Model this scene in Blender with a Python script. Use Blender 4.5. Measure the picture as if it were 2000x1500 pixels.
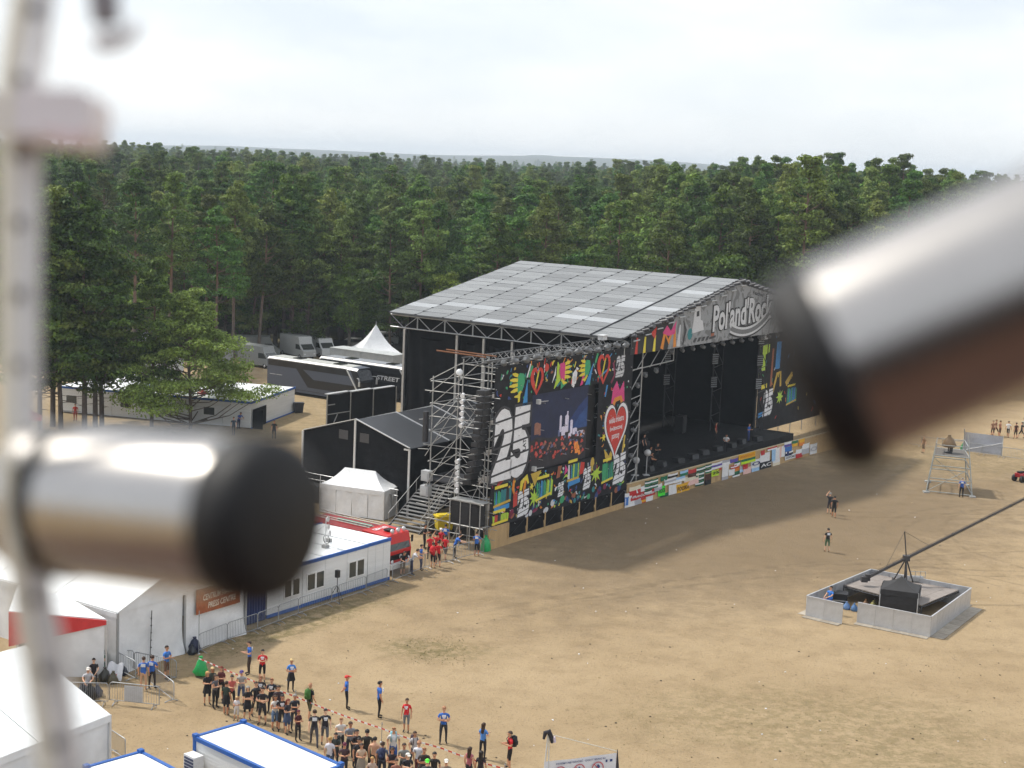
import bpy, bmesh, math, random
import numpy as np
from mathutils import Vector, Matrix

R_ = math.radians
for _o in list(bpy.data.objects):
    bpy.data.objects.remove(_o)
scene = bpy.context.scene
COL = scene.collection

# ------------------------------------------------------------------ camera
CAM = Vector((0, 0, 27.0))
FPX = 3020.0                      # focal length for a 2000 px wide frame
PITCH, ROLL = R_(8.15), R_(2.5)
_fw = Vector((0, math.cos(PITCH), -math.sin(PITCH)))
_r0 = Vector((1, 0, 0)); _u0 = _r0.cross(_fw)
RT = math.cos(ROLL) * _r0 + math.sin(ROLL) * _u0
UP = -math.sin(ROLL) * _r0 + math.cos(ROLL) * _u0
cd = bpy.data.cameras.new('camera'); cam = bpy.data.objects.new('camera', cd); COL.objects.link(cam)
M3 = Matrix((RT, UP, -_fw)).transposed()
cam.matrix_world = Matrix.Translation(CAM) @ M3.to_4x4()
cd.sensor_width = 36; cd.lens = 36 * FPX / 2000
cd.clip_start = 0.05; cd.clip_end = 20000
cd.dof.use_dof = True; cd.dof.focus_distance = 112; cd.dof.aperture_fstop = 5.2
scene.camera = cam

# ------------------------------------------------------------------ sky and sun
SUN_EL = R_(52)
SH = Vector((0.90, -0.43, 0)).normalized()          # direction in which shadows fall
w = bpy.data.worlds.new('World'); scene.world = w; w.use_nodes = True
nt = w.node_tree; nt.nodes.clear()
def N(tree, t, **kw):
    n = tree.nodes.new(t)
    for k, v in kw.items(): setattr(n, k, v)
    return n
out = N(nt, 'ShaderNodeOutputWorld'); bg = N(nt, 'ShaderNodeBackground')
sky = N(nt, 'ShaderNodeTexSky', sky_type='NISHITA'); sky.sun_disc = False
sky.sun_elevation = SUN_EL
to_sun = Vector((-SH.x * math.cos(SUN_EL), -SH.y * math.cos(SUN_EL), math.sin(SUN_EL)))
sky.sun_rotation = math.atan2(to_sun.x, to_sun.y)
sky.air_density = 1.0; sky.dust_density = .6; sky.altitude = 60
tc = N(nt, 'ShaderNodeTexCoord'); mp = N(nt, 'ShaderNodeMapping'); mp.inputs['Scale'].default_value = (1, 1, 3.2)
nz = N(nt, 'ShaderNodeTexNoise'); nz.inputs['Scale'].default_value = 3.2; nz.inputs['Detail'].default_value = 7; nz.inputs['Roughness'].default_value = 0.55
cr = N(nt, 'ShaderNodeValToRGB'); cr.color_ramp.elements[0].position = 0.36; cr.color_ramp.elements[0].color = (6.9, 7.35, 7.9, 1)
cr.color_ramp.elements[1].position = 0.62; cr.color_ramp.elements[1].color = (9.0, 9.1, 9.3, 1)
mx = N(nt, 'ShaderNodeMix', data_type='RGBA'); mx.inputs['Factor'].default_value = .82
L = nt.links.new
L(tc.outputs['Generated'], mp.inputs['Vector']); L(mp.outputs['Vector'], nz.inputs['Vector']); L(nz.outputs['Fac'], cr.inputs['Fac'])
L(cr.outputs['Color'], mx.inputs['B']); L(sky.outputs['Color'], mx.inputs['A']); L(mx.outputs['Result'], bg.inputs['Color'])
bg.inputs['Strength'].default_value = 0.1
L(bg.outputs['Background'], out.inputs['Surface'])
sl = bpy.data.lights.new('sun', 'SUN'); sun = bpy.data.objects.new('sun', sl); COL.objects.link(sun)
sl.energy = 3.1; sl.angle = R_(4); sl.color = (1, .95, .86)
sun.rotation_euler = (-to_sun).to_track_quat('-Z', 'Y').to_euler()
scene.view_settings.view_transform = 'Standard'; scene.view_settings.look = 'None'
scene.view_settings.exposure = 0.42; scene.view_settings.gamma = 1.0
scene.view_settings.use_curve_mapping = False
scene.cycles.use_denoising = True
scene.cycles.max_bounces = 4; scene.cycles.diffuse_bounces = 2; scene.cycles.glossy_bounces = 2; scene.cycles.transparent_max_bounces = 4
scene.cycles.use_adaptive_sampling = True; scene.cycles.adaptive_threshold = .03
scene.cycles.volume_bounces = 0

# ------------------------------------------------------------------ helpers
def G(px, py, z=0.0):
    """point of the survey: place on the level z seen at that spot of the photograph"""
    d = (px - 1000) / FPX * RT - (py - 750) / FPX * UP + _fw
    return CAM + d * ((z - CAM.z) / d.z)

def lin(h):
    if isinstance(h, (tuple, list)): return tuple(h)
    h = h.lstrip('#'); v = [int(h[i:i + 2], 16) / 255 for i in (0, 2, 4)]
    return tuple(c / 12.92 if c <= .04045 else ((c + .055) / 1.055) ** 2.4 for c in v)

MATS = {}
def mat(name, col=(.5, .5, .5), rough=.6, metal=0.0, var=.12, scale=3.0, bump=0.0, bscale=20.0, rand=0.0, emit=0.0, spec=.4, stretch=None):
    if name in MATS: return MATS[name]
    m = bpy.data.materials.new(name); m.use_nodes = True; t = m.node_tree; b = t.nodes['Principled BSDF']
    c = lin(col)
    b.inputs['Roughness'].default_value = rough; b.inputs['Metallic'].default_value = metal
    b.inputs['Specular IOR Level'].default_value = spec
    tc = N(t, 'ShaderNodeTexCoord'); vec = tc.outputs['Object']
    if stretch:
        mpn = N(t, 'ShaderNodeMapping'); mpn.inputs['Scale'].default_value = stretch
        t.links.new(vec, mpn.inputs['Vector']); vec = mpn.outputs['Vector']
    nz = N(t, 'ShaderNodeTexNoise'); nz.inputs['Scale'].default_value = scale; nz.inputs['Detail'].default_value = 5; nz.inputs['Roughness'].default_value = .65
    t.links.new(vec, nz.inputs['Vector'])
    mr = N(t, 'ShaderNodeMapRange'); mr.inputs['From Min'].default_value = .25; mr.inputs['From Max'].default_value = .75
    mr.inputs['To Min'].default_value = 1 - var; mr.inputs['To Max'].default_value = 1 + var
    t.links.new(nz.outputs['Fac'], mr.inputs['Value'])
    val = mr.outputs['Result']
    if rand:
        oi = N(t, 'ShaderNodeObjectInfo'); mr2 = N(t, 'ShaderNodeMapRange')
        mr2.inputs['To Min'].default_value = 1 - rand; mr2.inputs['To Max'].default_value = 1 + rand
        t.links.new(oi.outputs['Random'], mr2.inputs['Value'])
        mm = N(t, 'ShaderNodeMath', operation='MULTIPLY'); t.links.new(val, mm.inputs[0]); t.links.new(mr2.outputs['Result'], mm.inputs[1]); val = mm.outputs[0]
    vm = N(t, 'ShaderNodeVectorMath', operation='SCALE'); vm.inputs[0].default_value = c
    t.links.new(val, vm.inputs['Scale']); t.links.new(vm.outputs['Vector'], b.inputs['Base Color'])
    if bump:
        n2 = N(t, 'ShaderNodeTexNoise'); n2.inputs['Scale'].default_value = bscale; n2.inputs['Detail'].default_value = 4
        t.links.new(vec, n2.inputs['Vector'])
        bp = N(t, 'ShaderNodeBump'); bp.inputs['Strength'].default_value = bump; bp.inputs['Distance'].default_value = .05
        t.links.new(n2.outputs['Fac'], bp.inputs['Height']); t.links.new(bp.outputs['Normal'], b.inputs['Normal'])
    if emit:
        t.links.new(vm.outputs['Vector'], b.inputs['Emission Color']); b.inputs['Emission Strength'].default_value = emit
    MATS[name] = m
    return m

def hexmat(h, rough=.75, **kw):
    return mat('cloth_' + h.lstrip('#'), h, rough, var=.1, scale=2.5, **kw)

class MB:
    """collects shapes for ONE mesh; cur = material slot"""
    def __init__(s): s.v = []; s.f = []; s.m = []; s.cur = 0; s.sm = []
    def add(s, vs, fs, smooth=False):
        o = len(s.v); s.v += [tuple(p) for p in vs]
        for f in fs: s.f.append([i + o for i in f]); s.m.append(s.cur); s.sm.append(smooth)
        return s
    def box(s, c, size, rz=0.0, mtx=None):
        x, y, z = (k / 2 for k in size); vs = []
        for dx, dy, dz in ((-x, -y, -z), (x, -y, -z), (x, y, -z), (-x, y, -z), (-x, -y, z), (x, -y, z), (x, y, z), (-x, y, z)):
            if mtx is not None: p = mtx @ Vector((dx, dy, dz)); vs.append((c[0] + p.x, c[1] + p.y, c[2] + p.z))
            else:
                ca, sa = math.cos(rz), math.sin(rz); vs.append((c[0] + dx * ca - dy * sa, c[1] + dx * sa + dy * ca, c[2] + dz))
        return s.add(vs, [(0, 3, 2, 1), (4, 5, 6, 7), (0, 1, 5, 4), (1, 2, 6, 5), (2, 3, 7, 6), (3, 0, 4, 7)])
    def b2(s, a, b):
        return s.box([(p + q) / 2 for p, q in zip(a, b)], [abs(q - p) for p, q in zip(a, b)])
    def tube(s, p, q, r, n=6, r2=None, caps=True, smooth=True):
        p, q = Vector(p), Vector(q); d = (q - p)
        if d.length < 1e-6: return s
        d.normalize(); a = d.orthogonal().normalized(); b = d.cross(a); r2 = r if r2 is None else r2
        vs = []
        for c, rr in ((p, r), (q, r2)):
            for i in range(n):
                t = 2 * math.pi * i / n; vs.append(c + a * (math.cos(t) * rr) + b * (math.sin(t) * rr))
        fs = [(i, (i + 1) % n, n + (i + 1) % n, n + i) for i in range(n)]
        s.add(vs, fs, smooth)
        if caps: s.add(vs[:n], [tuple(range(n - 1, -1, -1))]); s.add(vs[n:], [tuple(range(n))])
        return s
    def path(s, pts, rad, n=6, smooth=True):
        pts = [Vector(p) for p in pts]
        if not isinstance(rad, (list, tuple)): rad = [rad] * len(pts)
        vs = []; prev = None
        for i, p in enumerate(pts):
            d = (pts[min(i + 1, len(pts) - 1)] - pts[max(i - 1, 0)]).normalized()
            if prev is None: a = d.orthogonal().normalized()
            else: a = (prev - d * prev.dot(d)).normalized()
            prev = a; b = d.cross(a)
            for k in range(n):
                t = 2 * math.pi * k / n; vs.append(p + a * (math.cos(t) * rad[i]) + b * (math.sin(t) * rad[i]))
        m = len(pts)
        fs = [(i * n + k, i * n + (k + 1) % n, (i + 1) * n + (k + 1) % n, (i + 1) * n + k) for i in range(m - 1) for k in range(n)]
        s.add(vs, fs, smooth)
        s.add(vs[:n], [tuple(range(n - 1, -1, -1))]); s.add(vs[-n:], [tuple(range(n))])
        return s
    def lathe(s, prof, c=(0, 0, 0), axis=(0, 0, 1), n=16, smooth=True):
        ax = Vector(axis).normalized(); a = ax.orthogonal().normalized(); b = ax.cross(a); c = Vector(c); vs = []
        for r, h in prof:
            for k in range(n):
                t = 2 * math.pi * k / n; vs.append(c + ax * h + a * (math.cos(t) * r) + b * (math.sin(t) * r))
        fs = [(i * n + k, i * n + (k + 1) % n, (i + 1) * n + (k + 1) % n, (i + 1) * n + k) for i in range(len(prof) - 1) for k in range(n)]
        s.add(vs, fs, smooth)
        if prof[0][0] > 1e-4: s.add(vs[:n], [tuple(range(n - 1, -1, -1))])
        if prof[-1][0] > 1e-4: s.add(vs[-n:], [tuple(range(n))])
        return s
    def poly(s, pts): return s.add(pts, [tuple(range(len(pts)))])
    def prism(s, pts, ext):
        n = len(pts); e = Vector(ext); a = [Vector(p) for p in pts]; b = [p + e for p in a]
        s.add(a + b, [tuple(range(n - 1, -1, -1)), tuple(range(n, 2 * n))] + [(i, (i + 1) % n, n + (i + 1) % n, n + i) for i in range(n)])
        return s
    def sheet(s, fn, nu, nv, smooth=True):
        vs = [fn(i / nu, j / nv) for j in range(nv + 1) for i in range(nu + 1)]
        return s.add(vs, [(j * (nu + 1) + i, j * (nu + 1) + i + 1, (j + 1) * (nu + 1) + i + 1, (j + 1) * (nu + 1) + i) for j in range(nv) for i in range(nu)], smooth)
    def mesh(s, name, mats):
        me = bpy.data.meshes.new(name); me.from_pydata(s.v, [], s.f)
        for m in (mats if isinstance(mats, (list, tuple)) else [mats]): me.materials.append(m)
        me.polygons.foreach_set('material_index', s.m); me.polygons.foreach_set('use_smooth', s.sm); me.update()
        return me
    def build(s, name, mats, parent=None):
        return obj(name, s.mesh(name, mats), parent)

def obj(name, me, parent=None, loc=None, rz=None):
    o = bpy.data.objects.new(name, me); COL.objects.link(o)
    if parent is not None: o.parent = parent
    if loc is not None: o.location = loc
    if rz is not None: o.rotation_euler = (0, 0, rz)
    return o
def tag(o, label=None, cat=None, group=None, kind=None):
    if label: o['label'] = label
    if cat: o['category'] = cat
    if group: o['group'] = group
    if kind: o['kind'] = kind
    return o
def thing(name, label, cat, loc=(0, 0, 0), rz=0.0, group=None):
    o = obj(name, None, None, loc, rz); o.empty_display_size = .3
    return tag(o, label, cat, group)
def dup(root, loc=None, rz=None, label=None, group=None):
    r = root.copy(); COL.objects.link(r)
    if loc is not None: r.location = loc
    if rz is not None: r.rotation_euler = (0, 0, rz)
    if label: r['label'] = label
    if group: r['group'] = group
    for ch in list(root.children):
        c = ch.copy(); COL.objects.link(c); c.parent = r
        for g in list(ch.children):
            d = g.copy(); COL.objects.link(d); d.parent = c
    return r

_txt = {}
def text_polys(body, offset=0.0):
    """flat lettering: (verts, faces) of a text about 1 unit high"""
    k = (body, offset)
    if k in _txt: return _txt[k]
    cu = bpy.data.curves.new('t', 'FONT'); cu.body = body; cu.size = 1; cu.offset = offset; cu.resolution_u = 3
    cu.align_x = 'CENTER'; cu.align_y = 'CENTER'
    o = bpy.data.objects.new('t', cu); COL.objects.link(o)
    dg = bpy.context.evaluated_depsgraph_get(); dg.update()
    me = bpy.data.meshes.new_from_object(o.evaluated_get(dg))
    vs = [v.co.copy() for v in me.vertices]; fs = [tuple(p.vertices) for p in me.polygons]
    bpy.data.objects.remove(o); bpy.data.meshes.remove(me); bpy.data.curves.remove(cu)
    xs = [v.x for v in vs] or [0, 1]; ys = [v.y for v in vs] or [0, 1]
    cx, cy, wd, ht = (max(xs) + min(xs)) / 2, (max(ys) + min(ys)) / 2, max(xs) - min(xs), max(ys) - min(ys)
    vs = [((v.x - cx) / wd, (v.y - cy) / ht) for v in vs]
    _txt[k] = (vs, fs); return _txt[k]
def put_text(mb, body, c, width, height, ux, uy, offset=0.0, shear=0.0, rot=0.0, pad=0.0):
    vs, fs = text_polys(body, offset); c = Vector(c); ux = Vector(ux); uy = Vector(uy)
    ca, sa = math.cos(rot), math.sin(rot); P = []
    for x, y in vs:
        x, y = x * (width + pad) + y * height * shear, y * (height + pad)
        P.append(c + ux * (x * ca - y * sa) + uy * (x * sa + y * ca))
    mb.add(P, fs)

# common materials
steel = mat('galvanised_steel', (.42, .43, .44), .42, .75, var=.2, scale=6)
scaff_m = mat('scaffold_tube', (.40, .40, .39), .5, .55, var=.25, scale=5)
dark_metal = mat('dark_metal', (.045, .045, .05), .5, .4)
black_cloth = mat('black_cloth', (.008, .008, .009), .85, var=.4, scale=1.2, bump=.35, bscale=1.5, spec=.12)
black_paint = mat('black_paint', (.012, .012, .013), .5, spec=.2)
white_pvc = mat('white_pvc', (.70, .71, .72), .5, var=.14, scale=.9, bump=.45, bscale=1.6)
white_roof = mat('white_roof', (.78, .80, .80), .45, var=.08, scale=1.0)
blue_trim = mat('blue_trim', (.02, .10, .36), .45, var=.15)
ply = mat('plywood', (.46, .31, .15), .7, var=.15, scale=2.0, stretch=(1, 1, .2), rand=.06)
glass_dark = mat('window_glass', (.05, .055, .05), .12, var=.3, scale=1, spec=.6)
rubber = mat('black_rubber', (.012, .012, .013), .6)

# ------------------------------------------------------------------ terrain
def sstep(a, b, x):
    t = min(max((x - a) / (b - a), 0), 1); return t * t * (3 - 2 * t)
def terrain(x, y):
    d = math.hypot(x, y)
    z = 3.0 * sstep(300, 650, y) + 2.5 * sstep(1.0, 1.6, (x + 20) / (.14 * y + 1)) * sstep(200, 300, y) + 1.2 * math.sin(x * .011 + y * .006) * sstep(250, 500, d)
    z += 3.0 * sstep(188, 232, y) * sstep(4, 40, x) * (1 - sstep(75, 125, x))
    z += 36 * sstep(2800, 5600, d) * (1.0 + .35 * math.sin(x * .0016 + 1.2) + .15 * math.sin(x * .0047))
    return z

def ground_material():
    m = bpy.data.materials.new('sandy_ground'); m.use_nodes = True; t = m.node_tree; b = t.nodes['Principled BSDF']
    b.inputs['Roughness'].default_value = .95; b.inputs['Specular IOR Level'].default_value = .1
    lk = t.links.new
    tc = N(t, 'ShaderNodeTexCoord'); P = tc.outputs['Object']
    def noise(scale, detail=5, rough=.6, stretch=None, rz=0):
        v = P
        if stretch:
            mpn = N(t, 'ShaderNodeMapping'); mpn.inputs['Scale'].default_value = stretch; mpn.inputs['Rotation'].default_value = (0, 0, rz)
            lk(P, mpn.inputs['Vector']); v = mpn.outputs['Vector']
        n = N(t, 'ShaderNodeTexNoise'); n.inputs['Scale'].default_value = scale; n.inputs['Detail'].default_value = detail; n.inputs['Roughness'].default_value = rough
        lk(v, n.inputs['Vector']); return n.outputs['Fac']
    def ramp(f, p0, p1):
        r = N(t, 'ShaderNodeMapRange', interpolation_type='SMOOTHSTEP'); r.inputs['From Min'].default_value = p0; r.inputs['From Max'].default_value = p1
        lk(f, r.inputs['Value']); return r.outputs['Result']
    def mixc(f, a, bcol):
        x = N(t, 'ShaderNodeMix', data_type='RGBA')
        if isinstance(f, float): x.inputs['Factor'].default_value = f
        else: lk(f, x.inputs['Factor'])
        for k, c in (('A', a), ('B', bcol)):
            if isinstance(c, tuple): x.inputs[k].default_value = c + (1,)
            else: lk(c, x.inputs[k])
        return x.outputs['Result']
    def math_(op, a, bb):
        x = N(t, 'ShaderNodeMath', operation=op)
        for i, c in enumerate((a, bb)):
            if isinstance(c, (float, int)): x.inputs[i].default_value = c
            else: lk(c, x.inputs[i])
        return x.outputs[0]
    def blob(cx, cy, rx, ry, soft, rz=0.0):
        mpn = N(t, 'ShaderNodeMapping', vector_type='TEXTURE'); mpn.inputs['Location'].default_value = (cx, cy, 0); mpn.inputs['Scale'].default_value = (rx, ry, 1000); mpn.inputs['Rotation'].default_value = (0, 0, rz)
        lk(P, mpn.inputs['Vector'])
        ln = N(t, 'ShaderNodeVectorMath', operation='LENGTH'); lk(mpn.outputs['Vector'], ln.inputs[0])
        w_ = math_('ADD', ln.outputs['Value'], math_('MULTIPLY', math_('SUBTRACT', noise(.35, 6, .7), .5), 1.3))
        r = N(t, 'ShaderNodeMapRange', interpolation_type='SMOOTHSTEP'); r.inputs['From Min'].default_value = 1 + soft; r.inputs['From Max'].default_value = 1 - soft
        lk(w_, r.inputs['Value']); return r.outputs['Result']
    big = noise(.06, 4); mid = noise(.5, 6, .7); fine = noise(5.5, 6, .75)
    col = mixc(ramp(big, .35, .66), (.335, .248, .146), (.385, .290, .176))
    col = mixc(math_('MULTIPLY', ramp(mid, .42, .68), .42), col, (.21, .150, .085))
    # trampled darker soil in front of the stage
    soil = blob(22, 120, 34, 15, .45, R_(52))
    col = mixc(math_('MULTIPLY', soil, .62), col, (.128, .094, .062))
    # thin dry grass
    for (cx, cy, rx, ry, k) in ((-3.8, 83, 3.2, 1.6, .75), (16, 74, 9, 5, .45), (-12, 86.5, 9, 1.6, .8), (-22, 158, 30, 14, .4), (45, 150, 16, 9, .35), (22, 66, 8, 4, .45)):
        gsp = math_('MULTIPLY', blob(cx, cy, rx, ry, .6, R_(57) if cy == 86.5 else 0), math_('MULTIPLY', ramp(noise(1.6, 6, .75), .36, .62), k))
        col = mixc(gsp, col, (.115, .100, .040))
    # speckle: clods, straw, droppings
    col = mixc(math_('MULTIPLY', ramp(fine, .53, .68), .6), col, (.120, .086, .052))
    col = mixc(math_('MULTIPLY', ramp(noise(2.6, 5, .7, (1, .35, 1), .3), .60, .72), .45), col, (.135, .10, .062))
    col = mixc(math_('MULTIPLY', ramp(noise(9, 3, .6), .66, .74), .5), col, (.45, .36, .24))
    # wheel tracks across the field
    brk = ramp(noise(.9, 5, .7), .38, .6)
    for cx, cy, r, wd, x0, x1 in ((45, 113, 14.5, .22, 28, 60), (45, 113, 16.2, .22, 28, 60), (47, 116, 13.0, .2, 30, 60), (30, 190, 66, .25, 24, 60), (30, 190, 67.7, .25, 24, 60), (26, 205, 99, .22, 22, 60), (26, 205, 100.7, .22, 22, 60), (60, 20, 92, .25, -2, 34), (60, 20, 93.6, .25, -2, 34), (55, 40, 74, .2, 2, 60)):
        mpn = N(t, 'ShaderNodeMapping'); mpn.inputs['Location'].default_value = (-cx, -cy, 0); mpn.inputs['Scale'].default_value = (1, 1, 0); lk(P, mpn.inputs['Vector'])
        ln = N(t, 'ShaderNodeVectorMath', operation='LENGTH'); lk(mpn.outputs['Vector'], ln.inputs[0])
        ds = math_('ABSOLUTE', math_('ADD', math_('SUBTRACT', ln.outputs['Value'], float(r)), math_('MULTIPLY', math_('SUBTRACT', noise(.12, 2), .5), 2.5)), 0.0)
        rr = N(t, 'ShaderNodeMapRange', interpolation_type='SMOOTHSTEP'); rr.inputs['From Min'].default_value = wd * 1.6; rr.inputs['From Max'].default_value = wd * .3; lk(ds, rr.inputs['Value'])
        sx_ = N(t, 'ShaderNodeSeparateXYZ'); lk(P, sx_.inputs[0])
        lim = math_('MULTIPLY', ramp(sx_.outputs['X'], x0 - 2, x0 + 4), ramp(sx_.outputs['X'], x1 + 2, x1 - 4))
        col = mixc(math_('MULTIPLY', math_('MULTIPLY', rr.outputs['Result'], lim), math_('MULTIPLY', brk, .38)), col, (.125, .092, .058))
    # forest floor and far land
    sep = N(t, 'ShaderNodeSeparateXYZ'); lk(P, sep.inputs[0])
    ff = ramp(sep.outputs['Y'], 190, 240)
    col = mixc(ff, col, (.040, .048, .022))
    lk(col, b.inputs['Base Color'])
    bp = N(t, 'ShaderNodeBump'); bp.inputs['Strength'].default_value = .75; bp.inputs['Distance'].default_value = .09
    lk(math_('ADD', fine, math_('MULTIPLY', mid, 1.5)), bp.inputs['Height']); lk(bp.outputs['Normal'], b.inputs['Normal'])
    return m

def graded(vals):
    o = []
    for a, b, n in vals: o += list(np.linspace(a, b, n, endpoint=False))
    return o + [vals[-1][1]]
gx = graded([(-6500, -1200, 14), (-1200, -200, 20), (-200, 200, 80), (200, 1200, 20), (1200, 6500, 14)])
gy = graded([(-300, 40, 6), (40, 400, 72), (400, 1500, 22), (1500, 6600, 26)])
gv = [(x, y, terrain(x, y)) for y in gy for x in gx]
nx_ = len(gx)
gf = [(j * nx_ + i, j * nx_ + i + 1, (j + 1) * nx_ + i + 1, (j + 1) * nx_ + i) for j in range(len(gy) - 1) for i in range(nx_ - 1)]
gm = bpy.data.meshes.new('ground'); gm.from_pydata(gv, [], gf); gm.materials.append(ground_material())
gm.polygons.foreach_set('use_smooth', [True] * len(gf)); gm.update()
tag(obj('ground', gm), 'trampled sandy festival field rising to the forest', kind='structure')

# ------------------------------------------------------------------ trees
def leaf_mat(name, c1, c2, c3):
    m = bpy.data.materials.new(name); m.use_nodes = True; t = m.node_tree; b = t.nodes['Principled BSDF']
    b.inputs['Roughness'].default_value = .65; b.inputs['Specular IOR Level'].default_value = .25
    lk = t.links.new
    geo = N(t, 'ShaderNodeNewGeometry'); oi = N(t, 'ShaderNodeObjectInfo'); tc = N(t, 'ShaderNodeTexCoord')
    nz = N(t, 'ShaderNodeTexNoise'); nz.inputs['Scale'].default_value = .9; nz.inputs['Detail'].default_value = 3; lk(tc.outputs['Object'], nz.inputs['Vector'])
    cr = N(t, 'ShaderNodeValToRGB'); e = cr.color_ramp.elements
    e[0].position = .3; e[0].color = c1 + (1,); e[1].position = .75; e[1].color = c2 + (1,)
    lk(nz.outputs['Fac'], cr.inputs['Fac'])
    x = N(t, 'ShaderNodeMix', data_type='RGBA'); x.inputs['B'].default_value = c3 + (1,)
    lk(cr.outputs['Color'], x.inputs['A'])
    mr = N(t, 'ShaderNodeMapRange'); mr.inputs['From Min'].default_value = .45; mr.inputs['To Max'].default_value = .75; lk(oi.outputs['Random'], mr.inputs['Value']); lk(mr.outputs['Result'], x.inputs['Factor'])
    hs = N(t, 'ShaderNodeHueSaturation'); lk(x.outputs['Result'], hs.inputs['Color'])
    mr2 = N(t, 'ShaderNodeMapRange'); mr2.inputs['To Min'].default_value = .55; mr2.inputs['To Max'].default_value = 1.5; lk(geo.outputs['Random Per Island'], mr2.inputs['Value'])
    r7 = N(t, 'ShaderNodeMath', operation='MULTIPLY'); r7.inputs[1].default_value = 7.31; lk(oi.outputs['Random'], r7.inputs[0])
    rf7 = N(t, 'ShaderNodeMath', operation='FRACT'); lk(r7.outputs[0], rf7.inputs[0])
    mr3 = N(t, 'ShaderNodeMapRange'); mr3.inputs['To Min'].default_value = .75; mr3.inputs['To Max'].default_value = 1.75; lk(rf7.outputs[0], mr3.inputs['Value'])
    mv = N(t, 'ShaderNodeMath', operation='MULTIPLY'); lk(mr2.outputs['Result'], mv.inputs[0]); lk(mr3.outputs['Result'], mv.inputs[1])
    r3 = N(t, 'ShaderNodeMath', operation='MULTIPLY'); r3.inputs[1].default_value = 3.77; lk(oi.outputs['Random'], r3.inputs[0])
    rf3 = N(t, 'ShaderNodeMath', operation='FRACT'); lk(r3.outputs[0], rf3.inputs[0])
    mr4 = N(t, 'ShaderNodeMapRange'); mr4.inputs['To Min'].default_value = .475; mr4.inputs['To Max'].default_value = .53; lk(rf3.outputs[0], mr4.inputs['Value']); lk(mr4.outputs['Result'], hs.inputs['Hue'])
    lk(mv.outputs[0], hs.inputs['Value'])
    lk(hs.outputs['Color'], b.inputs['Base Color'])
    tr = N(t, 'ShaderNodeBsdfTranslucent'); lk(hs.outputs['Color'], tr.inputs['Color'])
    ms = N(t, 'ShaderNodeMixShader'); ms.inputs['Fac'].default_value = .25
    lk(b.outputs['BSDF'], ms.inputs[1]); lk(tr.outputs['BSDF'], ms.inputs[2]); lk(ms.outputs['Shader'], t.nodes['Material Output'].inputs['Surface'])
    return m
pine_leaf = leaf_mat('pine_needles', (.028, .064, .017), (.120, .190, .030), (.14, .165, .040))
pine_bright = leaf_mat('young_pine_needles', (.075, .135, .026), (.165, .225, .042), (.15, .20, .044))
leaf_green = leaf_mat('broad_leaves', (.034, .090, .018), (.125, .220, .034), (.17, .22, .042))
leaf_yellow = leaf_mat('yellow_leaves', (.12, .17, .03), (.20, .25, .05), (.16, .22, .05))
def bark_mat(name, low, high, z0, z1):
    m = bpy.data.materials.new(name); m.use_nodes = True; t = m.node_tree; b = t.nodes['Principled BSDF']; lk = t.links.new
    b.inputs['Roughness'].default_value = .9
    tc = N(t, 'ShaderNodeTexCoord'); sp = N(t, 'ShaderNodeSeparateXYZ'); lk(tc.outputs['Object'], sp.inputs[0])
    mr = N(t, 'ShaderNodeMapRange'); mr.inputs['From Min'].default_value = z0; mr.inputs['From Max'].default_value = z1; lk(sp.outputs['Z'], mr.inputs['Value'])
    nz = N(t, 'ShaderNodeTexNoise'); nz.inputs['Scale'].default_value = 3; nz.inputs['Detail'].default_value = 6; lk(tc.outputs['Object'], nz.inputs['Vector'])
    x = N(t, 'ShaderNodeMix', data_type='RGBA'); x.inputs['A'].default_value = low + (1,); x.inputs['B'].default_value = high + (1,); lk(mr.outputs['Result'], x.inputs['Factor'])
    hs = N(t, 'ShaderNodeHueSaturation'); lk(x.outputs['Result'], hs.inputs['Color']); mr2 = N(t, 'ShaderNodeMapRange'); mr2.inputs['To Min'].default_value = .4; mr2.inputs['To Max'].default_value = 1.6
    lk(nz.outputs['Fac'], mr2.inputs['Value']); lk(mr2.outputs['Result'], hs.inputs['Value']); lk(hs.outputs['Color'], b.inputs['Base Color'])
    return m
pine_bark = bark_mat('pine_bark', (.115, .092, .076), (.19, .115, .078), 4, 12)
grey_bark = bark_mat('grey_bark', (.11, .10, .085), (.16, .15, .13), 2, 12)
pale_bark = bark_mat('pale_bark', (.42, .38, .32), (.36, .31, .25), 2, 12)

def leaf_mesh(name, centres, radii, per, size, m, rng, up=.55):
    """many small needle or leaf faces spread through clumps"""
    n = len(centres) * per
    c = np.repeat(np.array(centres), per, 0); r = np.repeat(np.array(radii), per, 0)
    d = rng.normal(size=(n, 3)); d /= np.linalg.norm(d, axis=1)[:, None]
    rr = rng.random(n) ** .45
    d[:, 2] = np.where(rng.random(n) < up, np.abs(d[:, 2]), d[:, 2])
    p = c + d * rr[:, None] * r
    nrm = d * .8 + rng.normal(size=(n, 3)) * .7 + np.array([0, 0, .5]); nrm /= np.linalg.norm(nrm, axis=1)[:, None]
    a = np.cross(nrm, rng.normal(size=(n, 3))); a /= np.linalg.norm(a, axis=1)[:, None]; b = np.cross(nrm, a)
    s = size * (.6 + .8 * rng.random(n))[:, None]; a = a * s; b = b * s * .55
    V = np.stack([p - a - b * .4, p + a * .2 - b, p + a, p + a * .1 + b], 1).reshape(-1, 3)
    me = bpy.data.meshes.new(name)
    me.vertices.add(n * 4); me.vertices.foreach_set('co', V.ravel())
    me.loops.add(n * 4); me.loops.foreach_set('vertex_index', np.arange(n * 4))
    me.polygons.add(n); me.polygons.foreach_set('loop_start', np.arange(n) * 4); me.polygons.foreach_set('loop_total', np.full(n, 4))
    me.update(calc_edges=True); me.materials.append(m)
    return me

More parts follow.
